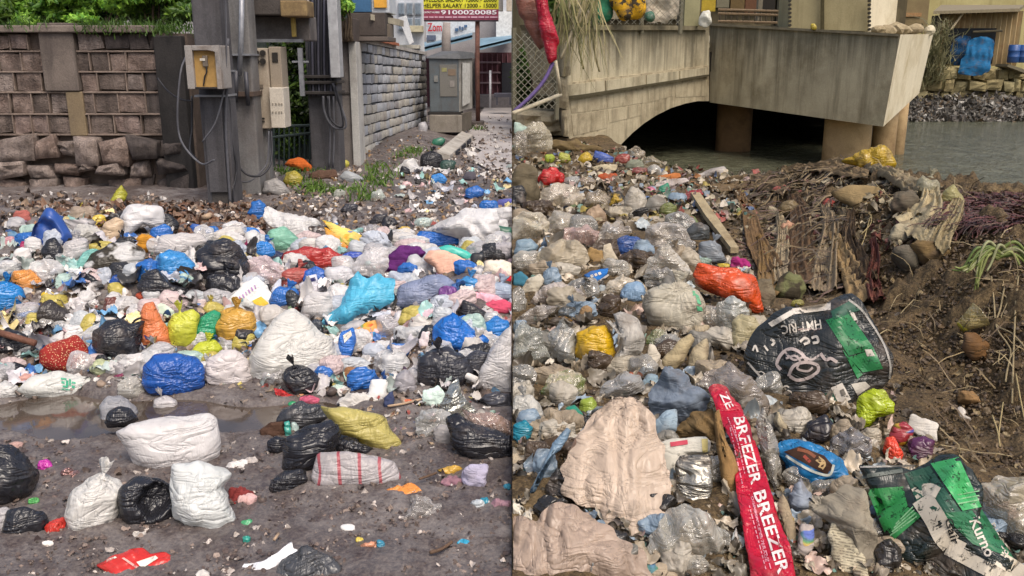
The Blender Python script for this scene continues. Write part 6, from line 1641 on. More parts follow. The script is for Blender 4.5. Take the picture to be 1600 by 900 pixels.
 ('plastic_bag', 'indigo bag tucked under the yellow printed panel', 'bag', 'p#3d54a8', (532, 394, 572, 412), 15),
 ('garbage_bag', 'grey black bag under the indigo bag', 'bag', 'p#46464c', (540, 402, 572, 426), 15),
 ('clear_bag', 'clear ribbed bag draped down beside the purple cloth', 'bag', 'c#c4c0be', [(548, 430), (560, 400), (585, 384), (606, 388), (604, 420), (595, 438), (565, 442)], 18, {'sub': 5, 'fold': (585, 384)}),
 ('cloth', 'deep purple crumpled cloth on the heap', 'cloth', 'k#5a2764', [(600, 425), (606, 400), (625, 386), (655, 384), (668, 394), (650, 410), (632, 428), (612, 430)], 15, {'cr': .12, 'sub': 5}),
 ('plastic_bag', 'white bag between the purple cloth and the peach cloth', 'bag', 'w#d0d0d2', [(630, 424), (638, 402), (650, 396), (678, 414), (676, 430), (650, 434)], 15),
 ('cloth', 'peach coloured cloth spread over the heap beside the turquoise bottle', 'cloth', 'k#dcae98', [(658, 405), (670, 390), (700, 394), (735, 412), (740, 428), (715, 436), (690, 430), (672, 416)], 25, {'T': .06, 'cr': .10, 'sub': 5}),
 ('bottle', 'turquoise bottle with a black cap lying across the heap', 'bottle', 'x#3fae9e', [(678, 388), (700, 382), (730, 392), (740, 400), (736, 412), (712, 404), (684, 396)], 20, {'cr': .02, 'lump': .03}),
 ('plastic_cap', 'black cap end of the turquoise bottle with dark straps', 'cap', 'x#2a2a2c', (735, 394, 757, 420), 12, {'cr': .05}),
 ('plastic_bag', 'royal blue twin tied bag under the big white sheet', 'bag', 'p#1f5fae', [(648, 372), (655, 360), (680, 362), (700, 362), (715, 368), (717, 382), (700, 388), (668, 387), (652, 382)], 10, {'fold': (700, 370), 'sub': 5}),
 ('plastic_sheet', 'big white sheet heaped like a tent at the top of the heap', 'sheet', 'w#dedcdb', [(664, 362), (690, 346), (725, 330), (752, 326), (774, 332), (778, 360), (770, 385), (745, 396), (720, 372), (690, 366)], 18, {'T': .18, 'cr': .09, 'sub': 5}),
 ('plastic_bag', 'white bag behind the royal blue twin bag', 'bag', 'w#d8d4d0', (600, 364, 652, 386), 20),
 ('plastic_scrap', 'yellow scrap beside the white bag on the heap crest', 'scrap', 'p#c8a84a', (622, 354, 642, 366), 25),
 ('plastic_bag', 'pale mint clear bag on the mud above the white crest bag', 'bag', 'c#b4c4bc', (648, 340, 674, 358), 15),
 ('box', 'dark green crate corner beside the white tent sheet', 'crate', 'x#2c5c48', [(776, 352), (800, 356), (803, 384), (778, 378)], 15, {'cr': .01, 'lump': .02}),
 ('plastic_bag', 'grey white bag below the dark green crate corner', 'bag', 'w#bcb8bc', (764, 376, 803, 408), 12),
 ('plastic_bag', 'blue bag on the mud behind the tent sheet', 'bag', 'p#2e6cb8', (748, 313, 780, 332), 10),
 ('cloth', 'lilac blue cloth roll beside the blue bag at the seam', 'cloth', 'k#5a5c9a', (776, 310, 803, 326), 15),
 ('plastic_bag', 'white bag under the lilac cloth roll at the seam', 'bag', 'w#d6d4d4', (766, 322, 803, 348), 14),
 ('cloth', 'cream cloth pile beside the turquoise bottle cap', 'cloth', 'k#d8ccbc', [(750, 430), (758, 410), (785, 404), (803, 412), (803, 436), (775, 442)], 18, {'cr': .1}),
 ('cloth', 'bright red cloth corner below the cream cloth pile', 'cloth', 'k#b32832', (770, 428, 803, 443), 30),
 ('plastic_bag', 'blue and white printed bag in the middle of the heap', 'bag', 'p#2e62b4', [(472, 440), (476, 424), (492, 416), (512, 424), (514, 446), (490, 452)], 12),
 ('plastic_bag', 'white bag with purple print beside the blue printed bag', 'bag', 'w#d6d2d8', (466, 440, 512, 462), 18),
 ('plastic_bag', 'soft white bag between the blue printed bag and the cyan bag', 'bag', 'w#d8d6d8', (508, 414, 550, 452), 12, {'sub': 5}),
 ('plastic_sheet', 'large torn cyan bag spread over the heap centre', 'bag', 'w#5cbcdc', [(502, 512), (512, 490), (535, 478), (548, 440), (560, 426), (572, 438), (590, 428), (612, 438), (612, 470), (590, 486), (560, 490), (545, 506), (520, 526)], 22, {'T': .07, 'cr': .12, 'sub': 5}),
 ('clear_bag', 'clear grey bag nested in the torn cyan bag', 'bag', 'c#8c949c', (558, 452, 592, 486), 10),
 ('plastic_bag', 'white bag with grey contents beside the torn cyan bag', 'bag', 'w#d2cecc', [(468, 496), (472, 468), (490, 454), (515, 456), (526, 478), (510, 500), (488, 506)], 12, {'sub': 5}),
 ('garbage_bag', 'grey bag belly showing in the white bag by the cyan bag', 'bag', 'c#70727c', (492, 466, 522, 492), 12, {'Y': 4.95}),
 ('garbage_bag', 'small black bag beside the faded red bag', 'bag', 'p#33363a', (446, 454, 468, 486), 12),
 ('garbage_bag', 'black bag edge beneath the white bag and the peaked sack', 'bag', 'p#3a4048', (484, 500, 506, 530), 12),
 ('plastic_bag', 'large greyish blue translucent bag on the heap beside the cyan bag', 'bag', 'w#8e98b4', [(612, 480), (622, 448), (650, 434), (690, 428), (712, 440), (708, 462), (680, 480), (645, 486)], 15, {'sub': 5}),
 ('plastic_bag', 'blue film bag next to the greyish blue bag', 'bag', 'p#3f84bc', (714, 432, 752, 464), 12),
 ('net_bag', 'purple mesh bag between the greyish blue bag and the blue film bag', 'net bag', 'p#7a4a88', (682, 448, 718, 480), 14, {'cr': .14}),
 ('plastic_bag', 'pale blue grey bag below the red cloth corner', 'bag', 'w#a6b4c6', [(748, 456), (760, 442), (785, 440), (803, 446), (803, 468), (775, 474)], 14),
 ('cloth', 'rose pink cloth twisted below the pale blue grey bag', 'cloth', 'k#d0a0ac', [(726, 468), (745, 454), (775, 462), (792, 472), (770, 480), (740, 478)], 25, {'cr': .12}),
 ('cloth', 'crimson pink cloth under the rose pink cloth', 'cloth', 'k#c04c64', (744, 470, 803, 492), 28, {'T': .05, 'cr': .1}),
 ('garbage_bag', 'black bag with glossy folds above the big blue bag', 'bag', 'p#302e30', [(715, 488), (724, 468), (742, 474), (766, 492), (766, 508), (745, 510), (725, 502)], 15),
 ('plastic_bag', 'big bright blue bag slumped on the black bag pair', 'bag', 'p#1d66b8', [(672, 540), (675, 510), (690, 494), (708, 487), (722, 500), (748, 518), (764, 530), (758, 550), (730, 552), (695, 548)], 12, {'sub': 5, 'fold': (708, 490)}),
 ('plastic_bag', 'small bright blue bag beside the big bright blue one at the seam', 'bag', 'p#2f78c0', [(752, 530), (757, 504), (775, 494), (796, 500), (792, 524), (775, 540)], 10, {'fold': (765, 535)}),
 ('garbage_bag', 'big black bag under the big bright blue bag', 'bag', 'p#303036', [(650, 595), (652, 560), (668, 545), (700, 543), (725, 552), (740, 580), (730, 600), (700, 608), (670, 612)], 10, {'sub': 5}),
 ('garbage_bag', 'black bag shoulder between the big black bag and the white seam sack', 'bag', 'p#3c3c42', [(722, 590), (722, 558), (745, 548), (766, 552), (755, 580), (745, 602)], 12, {'sub': 4}),
 ('sack', 'tall grimy white sack standing at the seam of the two places', 'sack', 'w#d0ccca', [(742, 605), (750, 575), (768, 545), (785, 520), (803, 505), (803, 625), (775, 618)], 12, {'sub': 5, 'cr': .04}),
 ('garbage_bag', 'grey black film strewn below the grimy white sack', 'film', 'p#44444a', [(745, 625), (770, 616), (803, 618), (803, 640), (770, 640)], 40, {'T': .05, 'cr': .14}),
 ('food_wrapper', 'blue and white detergent packet stood in the food scraps', 'packet', 'p#2a6cc0', [(528, 530), (534, 518), (552, 510), (556, 530), (548, 562), (530, 570)], 18, {'T': .03}),
 ('box', 'orange and blue carton torn open among the food scraps', 'carton', 'k#cf9a5aprint', [(545, 518), (572, 504), (594, 500), (598, 516), (588, 536), (560, 530)], 25, {'T': .04}),
 ('food_wrapper', 'blue wrapper under the torn orange carton', 'wrapper', 'p#2f86b8', (562, 514, 592, 538), 25),
 ('clear_bag', 'clear grey bag over the food scraps', 'bag', 'c#b4b0b2', [(584, 520), (590, 496), (605, 490), (622, 505), (618, 528), (600, 534)], 15),
 ('food_wrapper', 'orange red fruit scraps in the middle of the food waste', 'food scraps', 'k#c46030', (574, 536, 602, 554), 25, {'cr': .2}),
 ('plastic_bag', 'blue printed film among the food waste', 'film', 'p#4a72b0print2', (600, 536, 642, 564), 18, {'cr': .12}),
 ('bowl', 'brown bowl shaped leaf plate holding bright scraps', 'plate', 'k#8c6444', [(534, 590), (540, 576), (570, 574), (582, 584), (568, 596), (545, 598)], 35, {'T': .05}),
 ('plate', 'pale mint paper plate on the wet mud below the food waste', 'plate', 'k#b9ccc0', [(512, 610), (525, 600), (542, 604), (536, 616), (518, 618)], 60, {'T': .012}),
 ('container', 'square white foam container among wet papers', 'container', 'x#d8d6d2', [(574, 620), (580, 592), (606, 594), (602, 624), (586, 628)], 30, {'T': .04, 'cr': .02}),
 ('plastic_bag', 'soft grey bag beside the white foam container', 'bag', 'w#a8a4a8', [(612, 612), (620, 585), (634, 576), (650, 592), (652, 612), (635, 620)], 14),
 ('paper_scrap', 'pale papers spread at the mud edge under the food waste', 'paper', 'k#c2beb8', [(524, 628), (545, 616), (575, 618), (588, 630), (560, 637), (535, 637)], 55, {'T': .02, 'cr': .15}),
 ('cloth', 'navy twisted cloth strip at the mud edge by the grey bag', 'cloth', 'k#3a4260', [(598, 640), (602, 618), (614, 610), (616, 630), (606, 642)], 25, {'cr': .14}),
 ('plastic_scrap', 'bright orange ball scrap on the mud edge', 'scrap', 'p#d8693a', (627, 623, 645, 634), 25),
 ('paper_scrap', 'pinkish white papers beside the big blue bag', 'paper', 'k#cfc2c2', [(652, 540), (660, 520), (672, 515), (674, 540), (662, 550)], 20, {'T': .02, 'cr': .14}),
 ('cloth', 'pale pink shirt crumpled above the food waste', 'cloth', 'k#cbb0b8', [(640, 498), (660, 484), (690, 480), (706, 484), (690, 496), (660, 508)], 30, {'T': .05, 'cr': .14}),
 ('food_wrapper', 'tan food crust lying at the rim of the cyan bag', 'food scraps', 'k#c09a64', (596, 472, 616, 486), 35),
 # street beyond the heap
 ('garbage_bag', 'small black bag lying on the muddy street behind the yellow panel', 'bag', 'p#33333a', [(530, 330), (540, 318), (558, 320), (558, 330), (545, 336)], 12),
 ('garbage_bag', 'flat black bag on the muddy street, beside the other black one', 'bag', 'p#38363a', [(576, 346), (590, 334), (605, 334), (602, 350), (584, 352)], 18),
 ('garbage_bag', 'black tied bag on the muddy street beside the white crest bag', 'bag', BK, [(592, 356), (600, 338), (615, 340), (622, 350), (612, 358)], 12),
 ('plastic_bag', 'grey film on the street under the two black bags', 'film', 'c#9c9898', (562, 352, 594, 368), 45, {'T': .04}),
 ('plastic_bag', 'blue bag standing on the road edge far up the street', 'bag', 'p#2f66b0', [(725, 310), (728, 296), (745, 289), (758, 296), (755, 306), (738, 312)], 10),
 ('plastic_bag', 'light blue bag on white film up the street', 'bag', 'p#3f86cc', [(671, 288), (674, 274), (690, 270), (700, 280), (694, 290)], 10),
 ('garbage_bag', 'tall black bag standing against the fallen concrete beam', 'bag', BK, [(656, 264), (658, 242), (672, 235), (690, 240), (694, 256), (684, 267)], 8),
 ('garbage_bag', 'small black bag on white film up the street', 'bag', BK, [(623, 272), (628, 258), (640, 264), (642, 272), (632, 274)], 10),
 ('garbage_bag', 'dark green bag against the end of the fallen beam', 'bag', 'p#2f4a42', (686, 250, 712, 268), 12),
 ('plastic_sheet', 'white film spread under the bags up the street', 'film', 'w#d8d6d4', [(616, 268), (640, 252), (655, 258), (680, 266), (706, 262), (702, 274), (670, 276), (640, 282)], 50, {'T': .05, 'cr': .14}),
 ('garbage_bag', 'grey cloth wrapped bag alone on the street mud', 'bag', 'k#55525a', [(722, 280), (728, 268), (742, 268), (744, 280), (734, 284)], 14),
 ('garbage_bag', 'little dark bag below the light blue bag up the street', 'bag', 'p#33302f', (648, 280, 668, 290), 20),
 ('plastic_bag', 'dirty white bag lying near the road edge up the street', 'bag', 'w#d6d2ce', (728, 237, 746, 246), 45),
 ('basin', 'upturned green basin beside the transformer plinth', 'basin', 'x#2f6a54', [(673, 226), (676, 218), (690, 214), (697, 218), (692, 228), (680, 230)], 15, {'cr': .03}),
 ('plastic_bag', 'white crumpled bag stack between whitewashed wall and plinth', 'bag', 'w#b9b8bc', (654, 190, 668, 210), 8, {'Y': 18.6}),
 ('plastic_bag', 'orange cloth bag slumped at the foot of the cable pole', 'bag', 'k#c4642c', [(444, 258), (450, 249), (468, 246), (485, 256), (496, 268), (480, 271), (460, 262)], 15),
 ('plastic_bag', 'mustard yellow bag in the grass below the orange cloth bag', 'bag', 'p#a89a38', [(441, 284), (446, 270), (460, 266), (474, 276), (470, 290), (452, 293)], 12),
 ('plastic_bag', 'grey white bag slumped beside the slab pole foot in the weeds', 'bag', 'w#aaa6a2', [(410, 300), (412, 284), (430, 276), (446, 288), (456, 304), (438, 308)], 14),
 ('log', 'brown log lying in front of the cable pole', 'log', 'k#5c463a', [(482, 272), (500, 266), (526, 264), (528, 278), (500, 282), (486, 282)], 15, {'cr': .08}),
 ('plastic_bag', 'white and blue bag in the weeds past the brown log', 'bag', 'w#b0b4b6', [(530, 276), (538, 266), (555, 270), (570, 280), (556, 288), (540, 286)], 15),
 ('plastic_bag', 'yellow looped bag on the weeds beside the concrete column foot', 'bag', 'p#b8b048', (528, 250, 545, 264), 10),
 ('plastic_bag', 'clear grey bag on the trodden litter in mid street', 'bag', 'c#a8aca4', [(578, 314), (582, 300), (595, 296), (602, 308), (598, 318)], 12),
 ('plastic_bag', 'dusty grey bag near the weeds in mid street', 'bag', 'w#a8aaa0', (520, 296, 540, 310), 15),
])
def attach(c, p, name):
    c, p = by_label(c), by_label(p); off = WL[c.name] - WL[p.name]; c.name = name; WL[c.name] = WL[p.name]
    for k in ('label', 'category', 'group'): del c[k]
    c.parent = p; c.location = off
def by_label(s): return next(x for x in bpy.data.objects if x.get('label') == s)
attach('black cap end of the turquoise bottle with dark straps', 'turquoise bottle with a black cap lying across the heap', 'cap')
attach('turquoise band wrapped round the brown brush end', 'brown bristly brush with a turquoise band sticking out of the black bags', 'band')
attach('pale inner end of the turquoise band beside the black bag', 'brown bristly brush with a turquoise band sticking out of the black bags', 'core')
attach('blue twist of film at the end of the pale orange stub', 'pale orange stub with a blue twist end on the mud', 'twist')
# milk packet in front
mp = item('milk_packet', 'torn red and white milk packet lying flat at the picture foot', 'packet', 'p#c4302a', [(150, 882), (175, 870), (200, 862), (224, 857), (240, 866), (258, 862), (275, 880), (244, 890), (205, 902), (180, 905)], 68, T=.018, cr=.05, sub=5)
bv = bvh_of(mp); WHP = FM('print_white', lin('d8d2c4'), .5)
pts, F = grid_poly([(213, 878), (243, 868), (247, 872), (222, 888)], 6, 5); lay(mp, pts, F, WHP, 'white_patch', mp, bv=bv)
pts, F = grid_poly([(190, 872), (194, 871), (225, 892), (221, 894)], 2, 8); lay(mp, pts, F, FM('print_pale_red', lin('d8a098'), .5), 'fold_line', mp, bv=bv)
pts, F = grid_poly([(153, 880), (180, 869), (183, 871), (156, 883)], 8, 1); lay(mp, pts, F, WHP, 'seal_edge', mp, bv=bv)
# green lettering on the floating carry bag
cb_ = by_label('long white carry bag with green lettering floating along the puddle edge')
bv = bvh_of(cb_); GI = FM('print_green', lin('3a9a78'), .5)
for k, (x, y, w, h) in enumerate([(95, 590, 9, 3), (96, 595, 5, 4), (103, 594, 4, 9), (98, 602, 8, 3), (108, 592, 3, 10), (112, 596, 6, 3), (112, 602, 5, 4), (96, 607, 14, 2)]):
    pts, F = grid_poly([(x, y), (x + w, y + 1), (x + w, y + h + 1), (x, y + h)], 3, 3); lay(cb_, pts, F, GI, 'printed_letter', cb_, bv=bv)
# purple/yellow poster bag graphics
pb_ = by_label('white printed bag with purple and yellow graphics leaning up on the heap'); bv = bvh_of(pb_)
for q, h in (([(394, 470), (408, 463), (420, 474), (404, 484)], 'd8b83a'), ([(410, 492), (424, 482), (432, 486), (420, 496)], '9a3c74'), ([(406, 494), (414, 488), (420, 494), (412, 498)], 'c8743a'), ([(432, 480), (440, 474), (445, 482), (438, 487)], '7a8a50'),
             ([(362, 468), (380, 466), (380, 471), (364, 473)], '7a9aa0'), ([(424, 466), (434, 472), (430, 475), (418, 470)], '9ab8c4')):
    pts, F = grid_poly(q, 5, 5); lay(pb_, pts, F, FM('print_' + h, lin(h), .5), 'printed_patch', pb_, bv=bv)
for k in range(6):
    a = np.array([373 + k * 4.6, 464 - k * 3.6]); pts, F = grid_poly([a, a + [2, -1.5], a + [5, 4], a + [3, 5.5]], 2, 3)
    lay(pb_, pts, F, FM('print_lilac', lin('a882b4' if k < 4 else 'c08a98'), .5), 'printed_letter', pb_, bv=bv)
# navy marks on the orange bag
ob_ = by_label('flat orange bag with navy print between the black handle bag and yellow bag'); bv = bvh_of(ob_)
for q in ([(224, 523), (236, 528), (240, 533), (228, 530)], [(218, 538), (232, 540), (242, 548), (226, 548)]):
    pts, F = grid_poly(q, 4, 3); lay(ob_, pts, F, FM('print_navy', lin('2c2a60'), .5), 'printed_mark', ob_, bv=bv)
# face-like prints on the blue printed bag: a white and navy label
pr_ = by_label('blue and white printed bag in the middle of the heap'); bv = bvh_of(pr_)
for q, h in (([(478, 432), (494, 428), (498, 444), (482, 448)], 'd8d8e4'), ([(482, 436), (492, 433), (494, 438), (484, 441)], '2a2a60')):
    pts, F = grid_poly(q, 5, 5); lay(pr_, pts, F, FM('print_' + h, lin(h), .5), 'printed_patch', pr_, bv=bv, lift=.004 if h[0] == 'd' else .007)
dp = by_label('blue and white detergent packet stood in the food scraps'); bv = bvh_of(dp)
pts, F = grid_poly([(536, 524), (548, 516), (550, 524), (538, 536)], 5, 5); lay(dp, pts, F, FM('print_white', lin('d8d2c4'), .5), 'printed_patch', dp, bv=bv)
# handle loops, sticks, pipes
WOODB = RM('wet_wood', lin('4a3a2e'), lin('6a5444'), 8, .5, .01, .8)
stick('pipe', 'rusty brown pipe lying across the black film at the picture border', 'pipe', RM('rust_pipe', lin('5a3c30'), lin('7a5444'), 8, .4, .01, .7), [(-10, 550), (60, 571)], .018, None, .12)
stick('stick', 'pale thin stick on the wet mud by the orange ball scrap', 'stick', FM('stick_pale', lin('a89078'), .8), [(606, 641), (630, 637), (662, 629)], .006)
stick('stick', 'white stick leaning among the foil by the big black bag', 'stick', FM('stick_white', lin('cfcac4'), .6), [(703, 588), (720, 600), (745, 612)], .018, None, .06)
stick('twig', 'bent dark twig on the mud beside the small bright blue scrap', 'twig', WOODB, [(672, 872), (690, 866), (706, 855)], .006)
stick('twig', 'thin twig lying by the striped sack toward the fruit peel', 'twig', WOODB, [(655, 756), (672, 750), (682, 746)], .005)
stick('twig', 'pale splinter on the mud to one side of the blue scrap', 'twig', FM('stick_pale', lin('a89078'), .8), [(429, 852), (436, 842)], .005)
stick('stick', 'pale stick on brown soil near the concrete pole', 'stick', FM('stick_pale', lin('a89078'), .8), [(316, 346), (330, 340), (345, 333)], .02)
stick('stick', 'dark branch lying on the weeds beside the brown log', 'branch', WOODB, [(460, 268), (490, 262), (520, 266)], .03)
bh = by_label('black carry bag with a looped handle over the orange bag')
q = [P(*p, 4.55) for p in [(205, 508), (212, 500), (222, 497), (228, 502), (222, 510), (212, 524)]]
MB().tube(curve(q, 6), .006, 6).build('handle', M(BK), bh, smooth=True)

